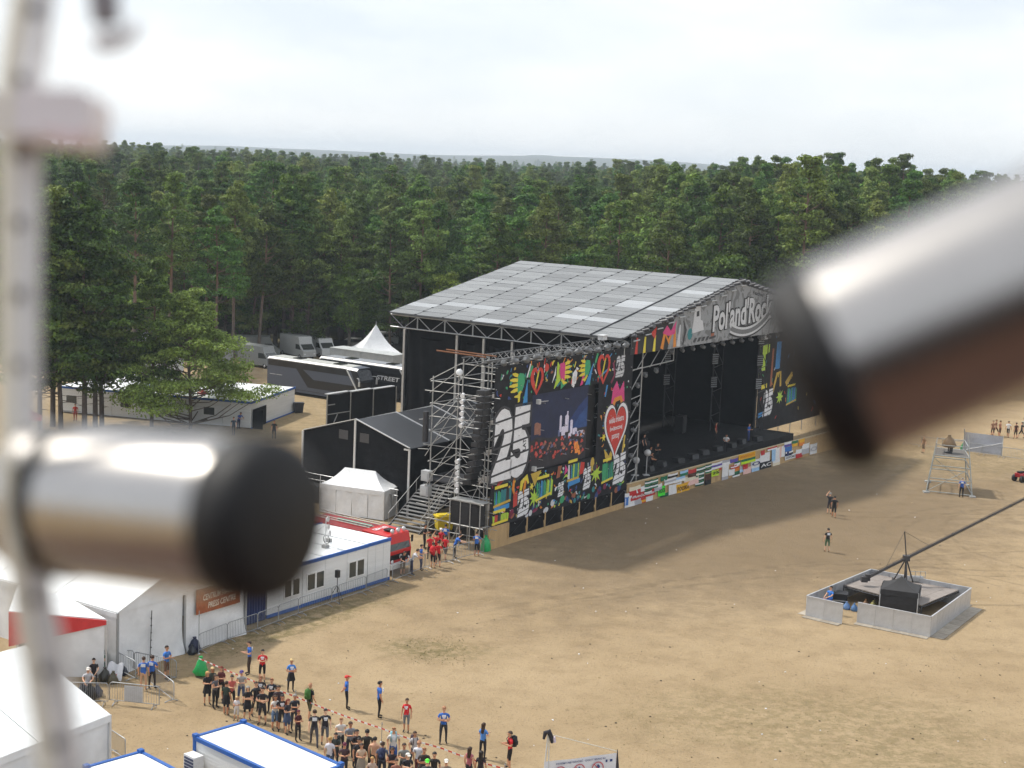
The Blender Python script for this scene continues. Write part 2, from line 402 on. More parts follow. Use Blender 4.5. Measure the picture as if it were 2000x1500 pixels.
def pine_proto(seed, h, base, rad, nc, per, lm=pine_leaf, low=False, bark=pine_bark, size=.19):
    rng = np.random.default_rng(seed); tb = MB()
    bend = rng.normal(size=2) * .35
    def axis(z):
        t = z / h; return np.array([bend[0] * math.sin(t * 3) * t, bend[1] * math.sin(t * 2.4) * t, z])
    zs = np.linspace(0, h * .97, 8); r0 = .011 * h + .04
    tb.path([axis(z) for z in zs], [r0 * (1 - .82 * z / h) for z in zs], 6)
    cs, rs = [], []
    for i in range(nc):
        t = (i + rng.random()) / nc; z = base + (h - base) * t
        prof = (math.sin(min(1, (1 - t) * 1.05 + .06) * math.pi * .62) if not low else (1 - t) ** .75 + .1)
        R = rad * prof * (.35 + .85 * rng.random()); an = i * 2.4 + rng.random() * 2.2
        c = axis(z) + np.array([math.cos(an) * R, math.sin(an) * R, .12 * R + rng.normal() * .45])
        cs.append(c); k = (.8 + .6 * rng.random()) * (1.2 - .6 * t); rs.append((1.2 * k * (rad / 3.2) ** .5, 1.2 * k * (rad / 3.2) ** .5, (.40 + .5 * rng.random() ** 2 + .35 * t ** 3) * k))
        if i % 2 == 0 or low:
            s0 = axis(max(z - .35 * R, .5)); tb.path([s0, (s0 + c) / 2 + np.array([0, 0, -.1 * R]), c], [.07, .05, .02], 4)
    if not low:                        # dead lower limbs
        for i in range(7):
            z = base * (.45 + .5 * rng.random()); an = rng.random() * 6.3; q = axis(z); l = .7 + 1.5 * rng.random()
            tb.path([q, q + np.array([math.cos(an) * l, math.sin(an) * l, -.1 * l])], [.045, .015], 4)
    return tb.mesh('trunk', bark), leaf_mesh('crown', cs, rs, per, size, lm, rng)

def broad_proto(seed, h, base, rad, nc, per, lm=leaf_green, bark=grey_bark, size=.21):
    rng = np.random.default_rng(seed); tb = MB(); cs, rs = [], []
    lean = rng.normal(size=2) * .5
    ax = lambda z: np.array([lean[0] * z / h, lean[1] * z / h, z])
    tb.path([ax(z) for z in np.linspace(0, h * .8, 6)], list(np.linspace(.02 * h, .04, 6)), 6)
    mid = (base + h) / 2; hz = (h - base) / 2
    for i in range(nc):
        d = rng.normal(size=3); d /= np.linalg.norm(d); q = rng.random() ** .4
        c = np.array([0, 0, mid]) + d * np.array([rad, rad, hz]) * q * .85 + np.array([lean[0] * .6, lean[1] * .6, 0])
        cs.append(c); k = .7 + .7 * rng.random(); rs.append((1.25 * k, 1.25 * k, .85 * k))
        if i % 4 == 0:
            z0 = base * .7 + (c[2] - base * .7) * .35; tb.path([ax(z0), (ax(z0) + c) / 2 + np.array([0, 0, .3]), c], [.12, .07, .02], 4)
    return tb.mesh('trunk', bark), leaf_mesh('crown', cs, rs, per, size, lm, rng)

PINES = [pine_proto(s, h, b, r, 50, 190) for s, h, b, r in ((1, 21, 10.5, 3.0), (2, 23, 11.5, 3.3), (3, 19.5, 9, 3.4), (4, 22, 13, 2.8), (5, 24, 12, 3.0), (6, 20.5, 8, 3.6))]
EDGE = [pine_proto(s, h, b, r, 80, 210) for s, h, b, r in ((11, 21, 4.5, 4.2), (12, 22, 5.5, 4.4), (13, 20, 4.0, 4.0))]
BROAD = [broad_proto(s, h, b, r, 70, 170) for s, h, b, r in ((21, 15, 3, 4.2), (22, 17, 4, 4.0), (23, 12.5, 2.2, 3.8))]
YELL = [broad_proto(24, 18, 5, 3.8, 60, 150, leaf_yellow)]
THIN = [broad_proto(25, 19, 8, 2.6, 26, 45, leaf_green, pale_bark, .25)]

def tree(kind, proto, x, y, s=1.0, label='', group=None, rz=None, z=None, sz=None):
    o = thing(kind, label, 'tree', (x, y, (terrain(x, y) if z is None else z) - .05), random.random() * 6.28 if rz is None else rz, group)
    o.scale = (s, s, sz or s)
    obj('trunk', proto[0], o); obj('crown', proto[1], o)
    return o
random.seed(5)
FOREST_PTS = []          # far trees that only show as one green mass
near = []
def inframe(x, y, m=6):
    return abs(x) < .345 * y + m
# individual trees of the forest edge and the first rows behind it
cand = []
y = 190.0
while y < 420:
    step = 4.3 + (y - 190) * .012
    x = -.36 * y - 6
    while x < .36 * y + 6:
        cand.append((x + random.uniform(-1.6, 1.6), y + random.uniform(-1.8, 1.8))); x += step
    y += step * .95
def clearing(x, y):
    if y < 205 and -47 < x < -6: return True                      # buses and vans park here
    if y < 199 + 3 * math.sin(x * .2) : return True
    if x > 62 and y < 228 + (x - 62) * .9: return True
    if -8 < x < 52 and y < 203: return True
    return False
cand = [c for c in cand if not clearing(*c)]
cand.sort(key=lambda c: c[1])
random.seed(9)
for i, (x, y) in enumerate(cand):
    u = random.random(); front = y < 214
    mixed = -24 < x < 26 and y < 262
    k = 'pine'
    if mixed and u < (.62 if front else .35): k = 'broad'
    elif u < .24: k = 'broad'
    elif u > .985 and y > 250: k = 'yellow'
    elif u > .965 and y < 260: k = 'thin'
    if i < 292:
        if k == 'pine':
            pr = random.choice(PINES if (not front or x > 5 or random.random() < .5) else EDGE); nm = 'pine_tree'
            if front: lb = 'tall bare trunked pine in the forest edge row'; gr = 'pines along the forest edge'
            else: lb = 'dark pine top deeper in the forest'; gr = 'pines deeper in the forest'
        elif k == 'broad':
            pr = random.choice(BROAD); nm = 'broadleaf_tree'; lb = 'rounded green broadleaf tree among the pines'; gr = 'broadleaf trees in the forest'
        elif k == 'yellow': pr = YELL[0]; nm = 'yellow_green_tree'; lb = 'yellow green treetop out of the dark forest'; gr = 'yellow green treetops'
        else: pr = THIN[0]; nm = 'bare_tree'; lb = 'thin pale trunked tree with sparse leaves'; gr = 'pale trunked trees'
        u_ = x / y; where = ('left of the young pine', 'above the young pine', 'behind the silver coach', 'behind the pagoda tent', 'behind the left roof slope', 'behind the roof ridge', 'behind the gable lettering', 'above the right steel bar')[sum(u_ > e for e in (-.255, -.18, -.12, -.07, .0, .09, .17))]
        lb += ', ' + where; gr += ', ' + where
        sc = .80 + .20 * sstep(-.02, .075, x / y) - .16 * sstep(.235, .30, x / y) + .05 * sstep(300, 420, y)
        tree(nm, pr, x, y, sc * random.uniform(.82, 1.18), lb, gr)
    else: FOREST_PTS.append((x, y, k))
random.seed(3)
y = 421.0
while y < 3600:
    step = 5.2 + (y - 420) * .018
    x = -.37 * y
    while x < .37 * y:
        FOREST_PTS.append((x + random.uniform(-.45, .45) * step, y + random.uniform(-.5, .5) * step, 'pine' if random.random() < .5 else ('broad' if random.random() < .88 else 'yellow')))
        x += step
    y += step * (1.0 if y < 1500 else 1.6)

# far forest: one mass, instanced crowns and trunks
def far_forest(name, pts, proto, label):
    me = bpy.data.meshes.new(name)
    vs = [(x, y, terrain(x, y) - .3) for x, y, _ in pts]; me.from_pydata(vs, [], [])
    o = obj(name, me); tag(o, label, 'forest', kind='stuff')
    t = bpy.data.node_groups.new(name, 'GeometryNodeTree')
    t.interface.new_socket('Geometry', in_out='INPUT', socket_type='NodeSocketGeometry'); t.interface.new_socket('Geometry', in_out='OUTPUT', socket_type='NodeSocketGeometry')
    gi = N(t, 'NodeGroupInput'); go = N(t, 'NodeGroupOutput'); m2p = N(t, 'GeometryNodeMeshToPoints'); t.links.new(gi.outputs[0], m2p.inputs[0])
    jn = N(t, 'GeometryNodeJoinGeometry'); rnd = N(t, 'FunctionNodeRandomValue', data_type='INT')
    ip = {s.identifier: s for s in rnd.inputs}
    ip['Min_002'].default_value = 0; ip['Max_002'].default_value = len(proto) - 1; ip['Seed'].default_value = 4
    for i, p in enumerate(proto):
        cmp_ = N(t, 'FunctionNodeCompare', data_type='INT', operation='EQUAL'); ci = {s.identifier: s for s in cmp_.inputs}
        t.links.new(rnd.outputs[2], ci['A_INT']); ci['B_INT'].default_value = i
        src = [q for q in bpy.data.objects if q.data is p[1]][0]; srt = [q for q in bpy.data.objects if q.data is p[0]][0]
        rot = N(t, 'FunctionNodeRandomValue', data_type='FLOAT_VECTOR'); rot.inputs['Max'].default_value = (.06, .06, 6.28); rot.inputs['Seed'].default_value = i + 7
        scl = N(t, 'FunctionNodeRandomValue', data_type='FLOAT'); si = {s.identifier: s for s in scl.inputs}; si['Min_001'].default_value = .78; si['Max_001'].default_value = 1.1; si['Seed'].default_value = i + 30
        for q in (src, srt):
            oi = N(t, 'GeometryNodeObjectInfo', transform_space='ORIGINAL'); oi.inputs['Object'].default_value = q; oi.inputs['As Instance'].default_value = True
            iop = N(t, 'GeometryNodeInstanceOnPoints'); t.links.new(m2p.outputs[0], iop.inputs['Points']); t.links.new(cmp_.outputs[0], iop.inputs['Selection'])
            t.links.new(oi.outputs['Geometry'], iop.inputs['Instance']); t.links.new(rot.outputs[0], iop.inputs['Rotation']); t.links.new(scl.outputs[1], iop.inputs['Scale'])
            t.links.new(iop.outputs[0], jn.inputs[0])
    t.links.new(jn.outputs[0], go.inputs[0])
    md = o.modifiers.new('instances', 'NODES'); md.node_group = t
    return o
placed = {id(o.data): 1 for o in bpy.data.objects if o.data}
far_forest('distant_pine_forest', [p for p in FOREST_PTS if p[2] in ('pine', 'thin')], [p for p in PINES if id(p[1]) in placed], 'dark pine forest stretching to the horizon as one mass')
far_forest('distant_broadleaf_forest', [p for p in FOREST_PTS if p[2] == 'broad'], [p for p in BROAD if id(p[1]) in placed], 'lighter green broadleaf treetops scattered through the far forest')
if not any(o.data is YELL[0][1] for o in bpy.data.objects):
    tree('yellow_green_tree', YELL[0], -58, 300, 1.15, 'yellow green treetop standing out of the dark forest', 'yellow green treetops')
far_forest('distant_yellow_treetops', [p for p in FOREST_PTS if p[2] == 'yellow'], YELL, 'few yellow green treetops dotted over the far forest')

for x, y, k, lb in ((-61, 332, 1.45, 'pale yellow green treetop on the left skyline'), (-14.5, 425, 1.3, 'pale yellow green treetop above the roof on the skyline')): tree('yellow_green_tree', YELL[0], x, y, k, lb)
# trees around the back yard on the left
random.seed(21)
YARD = 'trees in front of the long white site building'
for px, py, hs, k, lb in ((78, 842, 1.0, 0, 'pine nearest the steel pole, slim dark trunk'), (103, 833, 1.03, 1, 'thin dark pine second from the steel pole'),
                      (119, 838, .98, 2, 'leafy dark pine third from the steel pole'), (165, 838, 1.05, 0, 'thick trunked dark pine in front of the white site building'),
                      (186, 834, .92, 1, 'slim pine just right of the thickest trunk'), (199, 832, .97, 2, 'slightly leaning pine at the right of the yard trunks'),
                      (296, 833, .74, 1, 'dark pine standing behind the bright young pine')):
    p = G(px, py); tree('edge_pine', EDGE[k], p.x, p.y, hs, lb, YARD)
p = G(372, 838)
YP = pine_proto(41, 12.6, 1.6, 5.9, 110, 420, pine_bright, True, pine_bark, .13)
tree('young_pine', YP, p.x, p.y, 1.0, 'bright green bushy pine alone before the white site building', None, .6)
for i, (px, py, k) in enumerate(((553, 688, 1), (567, 690, 3), (585, 689, 4), (597, 690, 0), (505, 700, 2), (640, 668, 3), (690, 660, 0), (262, 720, 1), (330, 715, 4), (420, 712, 2), (455, 705, 3))):
    p = G(px, py); tree('pine_tree', PINES[k], p.x, p.y, random.uniform(.95, 1.08), 'bare trunked pine rising among the vans parked behind the buses', 'pines among the parked vans')
SH_ = [broad_proto(s, 5.5, .5, 3.0, 40, 60, leaf_green, grey_bark, .26) for s in (51, 52)]
for i in range(26):
    x = -8 + i * 2.9 + random.uniform(-1, 1); yy = 195 + random.uniform(-2, 5) + (8 if x < 0 else 0)
    o = tree('shrub', SH_[i % 2], x, yy, random.uniform(.8, 1.5), 'low leafy shrub at the forest edge behind the stage', 'shrubs behind the stage'); o['category'] = 'shrub'

# ------------------------------------------------------------------ the stage
SA = Vector((-1.18, 105.73, 0)); SROT = R_(56)       # front left corner of the screen wing, direction of the stage front
_c, _s = math.cos(SROT), math.sin(SROT)
def W(s, d, z=0.0): return Vector((SA.x + s * _c - d * _s, SA.y + s * _s + d * _c, z))
def stage_thing(name, label, cat, group=None): return thing(name, label, cat, SA, SROT, group)

roof_sheet = mat('roof_sheet', (.195, .203, .208), .55, var=.14, scale=1.2, rand=.20, stretch=(3, .5, 1))
roof_pale = mat('roof_sheet_new', (.33, .345, .36), .5, var=.06, scale=1.0, rand=.08)
st = stage_thing('festival_stage', 'huge black festival stage with grey sheet gable roof and lettered gable', 'stage')
S0, S1, SR = 17.3, 57.3, 37.3; ZE, ZR = 13.75, 17.6; D0, D1 = 0.0, 23.4
slope = math.hypot(SR - S0, ZR - ZE); ux = Vector((SR - S0, 0, ZR - ZE)) / slope
# roof: sheets laid in a grid, each a piece of its own
nr, ncol = 17, 8; ph, pd = slope / nr, (D1 - D0) / ncol
rf = MB(); 
rf.prism([(S0, D0 + .05, ZE - .03), (SR, D0 + .05, ZR - .03), (S1, D0 + .05, ZE - .03), (S1, D0 + .05, ZE - .10), (SR, D0 + .05, ZR - .12), (S0, D0 + .05, ZE - .10)], (0, D1 - D0 - .1, 0))
roof = rf.build('roof', mat('roof_underlay', (.10, .105, .11), .7), st)
pm = MB(); pm.box((0, 0, 0), (ph - .05, pd - .07, .025)); 
pme = pm.mesh('roof_panel', roof_sheet); pme2 = pme.copy(); pme2.materials[0] = roof_pale
random.seed(77)
pale = {(3, 5), (5, 5), (3, 6), (3, 1), (13, 4), (8, 6), (2, 0), (7, 7), (12, 7)}
ang = math.atan2(ZR - ZE, SR - S0)
for i in range(nr):
    for j in range(ncol):
        p = Vector((S0, 0, ZE)) + ux * (ph * (i + .5))
        o = obj('roof_panel', pme2 if (i, 7 - j) in pale or random.random() < .03 else pme, roof)
        o.location = (p.x, D0 + pd * (j + .5), p.z + .012 + random.uniform(0, .018)); o.rotation_euler = (random.uniform(-.006, .006), -ang, 0)
rk = MB(); rk.prism([(SR, D0, ZR + .03), (S1, D0, ZE + .03), (S1, D0, ZE - .02), (SR, D0, ZR - .02)], (0, D1 - D0, 0)); rk.build('far_slope', roof_sheet, roof)
bt = MB()                                              # clamps at the sheet corners
for i in range(nr + 1):
    for j in range(ncol + 1):
        p = Vector((S0, 0, ZE)) + ux * (ph * i); bt.box((p.x, D0 + pd * j, p.z + .06), (.16, .13, .06))
for j in (1,):
    a = Vector((S0, D0 + pd, ZE + .07)); b = Vector((SR, D0 + pd, ZR + .07)); bt.tube(a, b, .07, 5)
bt.build('clamps', dark_metal, roof)
# eave truss on the near side and posts
tr = MB()
for zz in (ZE - .2, ZE - 1.25): tr.tube((S0 + .3, D0, zz), (S0 + .3, D1, zz), .06, 5)
for j in range(ncol * 2):
    y0, y1 = D0 + (D1 - D0) * j / (ncol * 2), D0 + (D1 - D0) * (j + 1) / (ncol * 2)
    za, zb = (ZE - .2, ZE - 1.25) if j % 2 == 0 else (ZE - 1.25, ZE - .2)
    tr.tube((S0 + .3, y0, za), (S0 + .3, y1, zb), .035, 4)
    if j % 2 == 0: tr.tube((S0 + .3, y0, ZE - .15), (S0 + .3, y0, ZE - 1.3), .06, 5)
tr.build('eave_truss', steel, st)
PD = [22.9, 17.2, 14.4, 11.5, 8.6, 5.6, 2.4]
for d in PD:
    m = MB(); m.box((S0 + 1.7, d, 6.1), (.22, .22, 12.2)); m.build('side_post', steel, st)
for a, b in zip(PD, PD[1:]):
    m = MB(); wdt = a - b
    def fn(u, v, a=a, b=b, wdt=wdt):
        sag = .9 * (1 - (2 * u - 1) ** 2) * v ** 6
        fold = .10 * math.sin(u * wdt * 4.2 + v * 2) * (.35 + .65 * v) + .12 * math.sin(u * 3.1 * wdt + 9 * v * (1 - abs(2 * u - 1)))
        return (S0 + 1.82 + fold, a + (b - a) * u, .1 + (12.35 - sag - .1) * v)
    m.sheet(fn, 16, 22); m.build('side_curtain', black_cloth, st)
va = MB(); va.b2((S0 + 2.05, .6, 11.6), (S0 + 2.12, 22.8, ZE - .05)); va.build('eave_light_stop', black_cloth, st)  # dark panel added to stop light passing between side curtains and roof
bw = MB(); bw.b2((S0 + 2, 22.6, 0), (S1 - 2, 22.75, ZE)); bw.build('back_wall', black_cloth, st)
bw = MB(); bw.b2((53.6, 5.35, 0), (53.8, 22.5, ZE)); bw.build('far_side_wall', black_cloth, st)
dk = MB(); dk.b2((19.6, .9, 0), (53.5, 22.5, 1.75)); dk.build('deck', mat('stage_deck', (.018, .018, .019), .6, var=.4, scale=1.5, spec=.2), st)
# roof truss seen through the opening
rt = MB()
for d in (1.2, 7, 13, 19):
    for zz in (12.2, 13.0): rt.tube((S0 + 2, d, zz), (S1 - 2, d, zz), .05, 5)
    for k in range(36):
        xa = S0 + 2 + k; rt.tube((xa, d, 12.2 if k % 2 else 13), (xa + 1, d, 13 if k % 2 else 12.2), .03, 4)
rt.build('roof_truss', dark_metal, st)

# gable banner: grey graffiti print with the festival lettering
def graffiti(name, dark, light, scale, ridges):
    m = bpy.data.materials.new(name); m.use_nodes = True; t = m.node_tree; b = t.nodes['Principled BSDF']; lk = t.links.new; b.inputs['Roughness'].default_value = .7
    tc = N(t, 'ShaderNodeTexCoord'); nz = N(t, 'ShaderNodeTexNoise'); nz.inputs['Scale'].default_value = scale; nz.inputs['Detail'].default_value = 2; nz.inputs['Distortion'].default_value = 1.4
    lk(tc.outputs['Object'], nz.inputs['Vector'])
    mu = N(t, 'ShaderNodeMath', operation='MULTIPLY'); mu.inputs[1].default_value = ridges; lk(nz.outputs['Fac'], mu.inputs[0])
    pp = N(t, 'ShaderNodeMath', operation='PINGPONG'); pp.inputs[1].default_value = 1; lk(mu.outputs[0], pp.inputs[0])
    cr = N(t, 'ShaderNodeValToRGB'); e = cr.color_ramp.elements; e[0].position = .25; e[0].color = dark + (1,); e[1].position = .6; e[1].color = light + (1,)
    lk(pp.outputs[0], cr.inputs['Fac']); lk(cr.outputs['Color'], b.inputs['Base Color']); return m
gray_art = graffiti('grey_graffiti_print', (.15, .155, .16), (.27, .28, .29), .62, 6)
GZ = 12.38
def gz(s): return (ZE + (ZR - ZE) * (1 - abs(s - SR) / (SR - S0))) - .25
gb = MB(); YF = D0 - .05
gb.prism([(18.6, YF, GZ), (56, YF, GZ), (56, YF, gz(56)), (SR, YF, gz(SR)), (18.6, YF, gz(18.6))], (0, .04, 0))
gob = gb.build('gable_banner', gray_art, st)
DARKP = mat('print_black', (.025, .025, .028), .7, var=.2); GREYP = mat('print_grey', (.56, .57, .59), .7, var=.06); MIDP = mat('print_mid', (.16, .165, .17), .7)
dk = MB(); dk.prism([(18.6, YF - .006, GZ), (24.6, YF - .006, GZ), (25.6, YF - .006, gz(25.6)), (18.6, YF - .006, gz(18.6))], (0, .004, 0)); dk.build('dark_end', DARKP, gob)
tx = MB(); X, Z = (1, 0, 0), (0, 0, 1)
tx.cur = 0; put_text(tx, "Pol'and'Rock", (38.4, YF - .02, 14.72), 12.2, 2.6, X, Z, .09, .05, .045)
tx.cur = 1; put_text(tx, "Pol'and'Rock", (38.4, YF - .035, 14.72), 11.8, 2.4, X, Z, .03, .05, .045)
tx.cur = 0; put_text(tx, 'Festival', (41.2, YF - .02, 16.2), 2.2, .35, X, Z, .03, 0, -.15)
def arc(mb, c, r0, r1, a0, a1, y, n=18, sx=1.0):
    P = [(c[0] + math.cos(a0 + (a1 - a0) * i / n) * r * sx, y, c[1] + math.sin(a0 + (a1 - a0) * i / n) * r) for r in (r0, r1) for i in range(n + 1)]
    mb.add(P, [(i, i + 1, n + 2 + i, n + 1 + i) for i in range(n)])
for k, (r0, r1) in enumerate(((5.0, 6.1), (5.15, 5.95), (5.35, 5.75))):
    tx.cur = (0, 1, 2)[k]; arc(tx, (39.0, 18.45), r0, r1, R_(246), R_(312), YF - .02 - .008 * k, sx=1.3)
tx.build('lettering', [DARKP, GREYP, MIDP], gob)
# pictures left of the lettering
P_ = {k: mat('print_' + k, v, .65, var=.12, scale=2) for k, v in dict(red=(.55, .05, .035), pink=(.62, .06, .22), yellow=(.72, .60, .06), green=(.05, .34, .15), lime=(.42, .60, .06), blue=(.05, .25, .55), orange=(.66, .24, .03), white=(.74, .74, .76), teal=(.03, .20, .22), brown=(.30, .10, .05), navy=(.03, .06, .20), grey=(.42, .43, .45), dark=(.045, .045, .05), gold=(.56, .38, .06), maroon=(.20, .02, .06)).items()}
PK = list(P_); PM = [P_[k] for k in PK]
def ci(k): return PK.index(k)
def shape(mb, col, pts, y, off=(0, 0), sc=(1, 1), rot=0.0):
    ca, sa = math.cos(rot), math.sin(rot); mb.cur = ci(col)
    if not isinstance(sc, tuple): sc = (sc, sc)
    mb.poly([(off[0] + x * sc[0] * ca - z * sc[1] * sa, y, off[1] + x * sc[0] * sa + z * sc[1] * ca) for x, z in pts])
def ell(n=14, a=1.0, b=1.0): return [(a * math.cos(6.2832 * i / n), b * math.sin(6.2832 * i / n)) for i in range(n)]
def heart_pts(n=40):
    o = []
    for i in range(n):
        t = 2 * math.pi * i / n; o.append((16 * math.sin(t) ** 3 / 16, (13 * math.cos(t) - 5 * math.cos(2 * t) - 2 * math.cos(3 * t) - math.cos(4 * t)) / 15))
    return o
def stroke(mb, col, pts, wdt, y):
    mb.cur = ci(col); L_ = []; R2 = []
    for i, (x, z) in enumerate(pts):
        a = pts[max(i - 1, 0)]; b = pts[min(i + 1, len(pts) - 1)]; dx, dz = b[0] - a[0], b[1] - a[1]; l = math.hypot(dx, dz) or 1
        wv = wdt[i] if isinstance(wdt, (list, tuple)) else wdt
        L_.append((x - dz / l * wv, y, z + dx / l * wv)); R2.append((x + dz / l * wv, y, z - dx / l * wv))
    n = len(pts); mb.add(L_ + R2, [(i, n + i, n + i + 1, i + 1) for i in range(n - 1)])
def hand(mb, palm, fing, c, s, y, flip=1):
    cx, cz = c
    shape(mb, palm, [(0, -.75), (.55, -.55), (.85, .1), (.7, .7), (.1, .8), (-.25, .4), (-.25, -.4)], y, c, (s * flip, s))
    for k, (z0, l) in enumerate(((.62, .75), (.28, 1.05), (-.08, 1.1), (-.42, .9))):
        stroke(mb, fing, [(cx - .1 * s * flip, cz + z0 * s), (cx - (.1 + l * .5) * s * flip, cz + (z0 * 1.15) * s), (cx - (.1 + l) * s * flip, cz + z0 * 1.3 * s)], [.13 * s, .15 * s, .05 * s], y - .004)
    stroke(mb, fing, [(cx + .35 * s * flip, cz - .6 * s), (cx, cz - .95 * s), (cx - .5 * s * flip, cz - .95 * s)], [.12 * s, .14 * s, .04 * s], y - .004)
def twenty5(mb, c, wdt, hgt, y, rot=0.0, col='white'):
    mb.cur = ci('dark'); put_text(mb, '25', (c[0], y, c[1]), wdt * 1.12, hgt * 1.08, X, Z, .10, .05, rot)
    mb.cur = ci(col); put_text(mb, '25', (c[0], y - .006, c[1]), wdt, hgt, X, Z, .065, .05, rot)
    for k in range(5):
        zz = c[1] + hgt * (-.36 + .18 * k); stroke(mb, 'dark', [(c[0] - wdt * .54, zz - wdt * .05), (c[0] + wdt * .54, zz + wdt * .05 + math.tan(rot) * wdt)], hgt * .014, y - .012)
    mb.cur = ci('dark'); put_text(mb, 'LAT', (c[0] + wdt * .36, y - .014, c[1] - hgt * .06), hgt * .16, wdt * .09, (0, 0, 1), (-1, 0, 0), .03)
def spark(mb, col, c, s, y, n=9, seed=0):
    rg = random.Random(seed); pts = []
    for i in range(n * 2):
        r = s * (1 if i % 2 == 0 else .42) * rg.uniform(.8, 1.15); a = math.pi * i / n; pts.append((math.cos(a) * r, math.sin(a) * r))
    shape(mb, col, pts, y, c)
def books(mb, c, wdt, hgt, y, seed, cols=('green', 'blue', 'lime', 'teal', 'white', 'dark')):
    rg = random.Random(seed); x = c[0]
    while x < c[0] + wdt:
        bwid = wdt * rg.uniform(.06, .14); col = rg.choice(cols)
        shape(mb, col, [(0, 0), (bwid * .85, 0), (bwid * .8 + rg.uniform(-.05, .1), hgt * rg.uniform(.75, 1)), (rg.uniform(-.05, .05), hgt)], y, (x, c[1])); x += bwid
    stroke(mb, 'gold' if seed % 2 else 'yellow', [(c[0] - .1, c[1] - .12), (c[0] + wdt, c[1] - .05 + .12 * (seed % 3))], .09, y - .004)
    stroke(mb, 'yellow', [(c[0], c[1] + hgt + .22), (c[0] + wdt * .8, c[1] + hgt + .26)], .11, y - .004)
ga = MB(); y = YF - .012
for x, c1 in ((19.4, 'red'), (20.7, 'yellow'), (22.3, 'yellow')): stroke(ga, c1, [(x, GZ), (x + .1, GZ + 1.3)], [.22, .12], y)
stroke(ga, 'orange', [(23.6, GZ + .1), (24.0, GZ + 1.4), (24.7, GZ + .6), (25.6, GZ + 1.9), (25.8, GZ + .1)], .26, y)
shape(ga, 'pink', [(23.6, GZ + 1.4), (24.3, GZ + 2.0), (25.0, GZ + 1.5), (25.9, GZ + 2.3), (25.7, GZ + 1.2), (24.6, GZ + 1.1)], y - .004)
shape(ga, 'red', [(21.6, GZ + 1.5), (22.6, GZ + 2.0), (22.4, GZ + 1.0)], y - .004)
for k in range(4): shape(ga, 'dark', [(0, 0), (.45, 0), (.75, .35), (.3, .35)], y, (29.0 + .75 * k, GZ + .25))
shape(ga, 'grey', [(0, 0), (2.3, .2), (2.0, 1.0), (1.6, 1.1), (1.4, 2.6), (.5, 2.6), (.3, 1.0)], y, (28.6, GZ + 1.0)); shape(ga, 'dark', [(0, 0), (.5, .05), (.45, .5), (0, .45)], y - .004, (29.4, GZ + 2.4))
shape(ga, 'teal', ell(10, .45, .5), y, (28.4, GZ + 1.0)); shape(ga, 'brown', [(0, 0), (.6, .05), (.55, 2.0), (.05, 1.9)], y, (32.3, GZ + .5)); shape(ga, 'dark', [(-.2, 0), (1.0, .1), (1, .3), (-.2, .2)], y - .004, (32.2, GZ + .3))
stroke(ga, 'dark', [(27.2, GZ + .2), (27.6, GZ + 1.4), (27.1, GZ + 2.2)], [.12, .2, .06], y); stroke(ga, 'grey', [(26.4, GZ + .1), (26.6, GZ + 1.9)], [.3, .1], y)
ga.build('pictures', PM, gob)['kind'] = 'stuff'
# lamps along the raked gable edge
lampm = mat('lamp_housing', (.10, .10, .105), .45, .3); lens_m = mat('lamp_lens', (.62, .64, .68), .2, .2)
kf = MB(); kf.tube((0, -.35, .05), (0, .25, -.12), .13, 8); kf.box((0, -.05, .12), (.06, .3, .16)); kme = kf.mesh('edge_lamp', lampm)
ks = MB(); ks.tube((-.1, 0, 0), (.75, -.06, .06), .06, 6); kse = ks.mesh('lamp_bar', steel)
for i in range(22):
    s = S0 + 1.2 + i * .93; z = gz(s) + .22
    o = obj('edge_lamp', kme, st, (s, YF - .2, z), random.uniform(-.4, .4)); o.scale = [random.uniform(.8, 1.4)] * 3
    if i % 2 == 0: obj('lamp_bar', kse, st, (s, YF - .3, z - .45))
for i in range(9): obj('edge_lamp', kme, st, (SR + 1 + i * 1.0, YF - .2, gz(SR + 1 + i) + .2), random.uniform(-.5, .5))
# stage opening: left scaffold leg, cross arm, blinder towers
lg = MB()
for s in (19.35, 21.35):
    for d in (.4, 2.4): lg.tube((s, d, .3), (s, d, 12.4), .055, 6)
for k, z in enumerate((2.6, 4.6, 6.6, 8.6, 10.9)):
    lg.tube((19.35, .4, z), (21.35, .4, z + .25), .04, 5); lg.tube((19.35, .4, z - 1.9), (21.35, .4, z), .04, 5); lg.tube((19.35, 2.4, z), (21.35, 2.4, z), .04, 5)
lg.tube((19.35, .4, 11), (26.6, .4, 11.25), .05, 5); lg.tube((26.6, .4, 11.25), (26.6, .4, 12.3), .04, 5)
for s in (20.5, 22.6, 24.3): lg.tube((s, .4, 11.02), (s + 1.5, .4, 12.3), .035, 5)
lg.build('opening_scaffold', scaff_m, st)
bl = MB(); bl.b2((-.42, -.06, -.55), (.42, .06, .55)); bl.cur = 1
for i in range(5):
    for j in range(5): bl.box((-.32 + .16 * i, -.075, -.42 + .21 * j), (.085, .02, .11))
blm = bl.mesh('blinder', [black_paint, mat('blinder_cells', (.34, .37, .40), .4, rand=.3)])
for ti, (s, d) in enumerate(((51.0, 4.0), (48.3, 7.5), (46.0, 11.5))):
    tw = MB(); tw.tube((s, d, 1.75), (s, d, 12.2), .07, 6); tw.tube((s + 2, d, 1.75), (s + 2, d, 12.2), .05, 5)
    for z in (3.2, 5.6, 8.0, 10.2): tw.tube((s, d, z), (s + 2, d, z + .2), .04, 5); tw.tube((s + 2, d, z - 2), (s, d, z), .035, 4)
    tw.build('light_tower', dark_metal, st)
    for z in (6.6, 8.9, 11.0): obj('blinder', blm, st, (s - .1, d - .15, z), R_(-18))
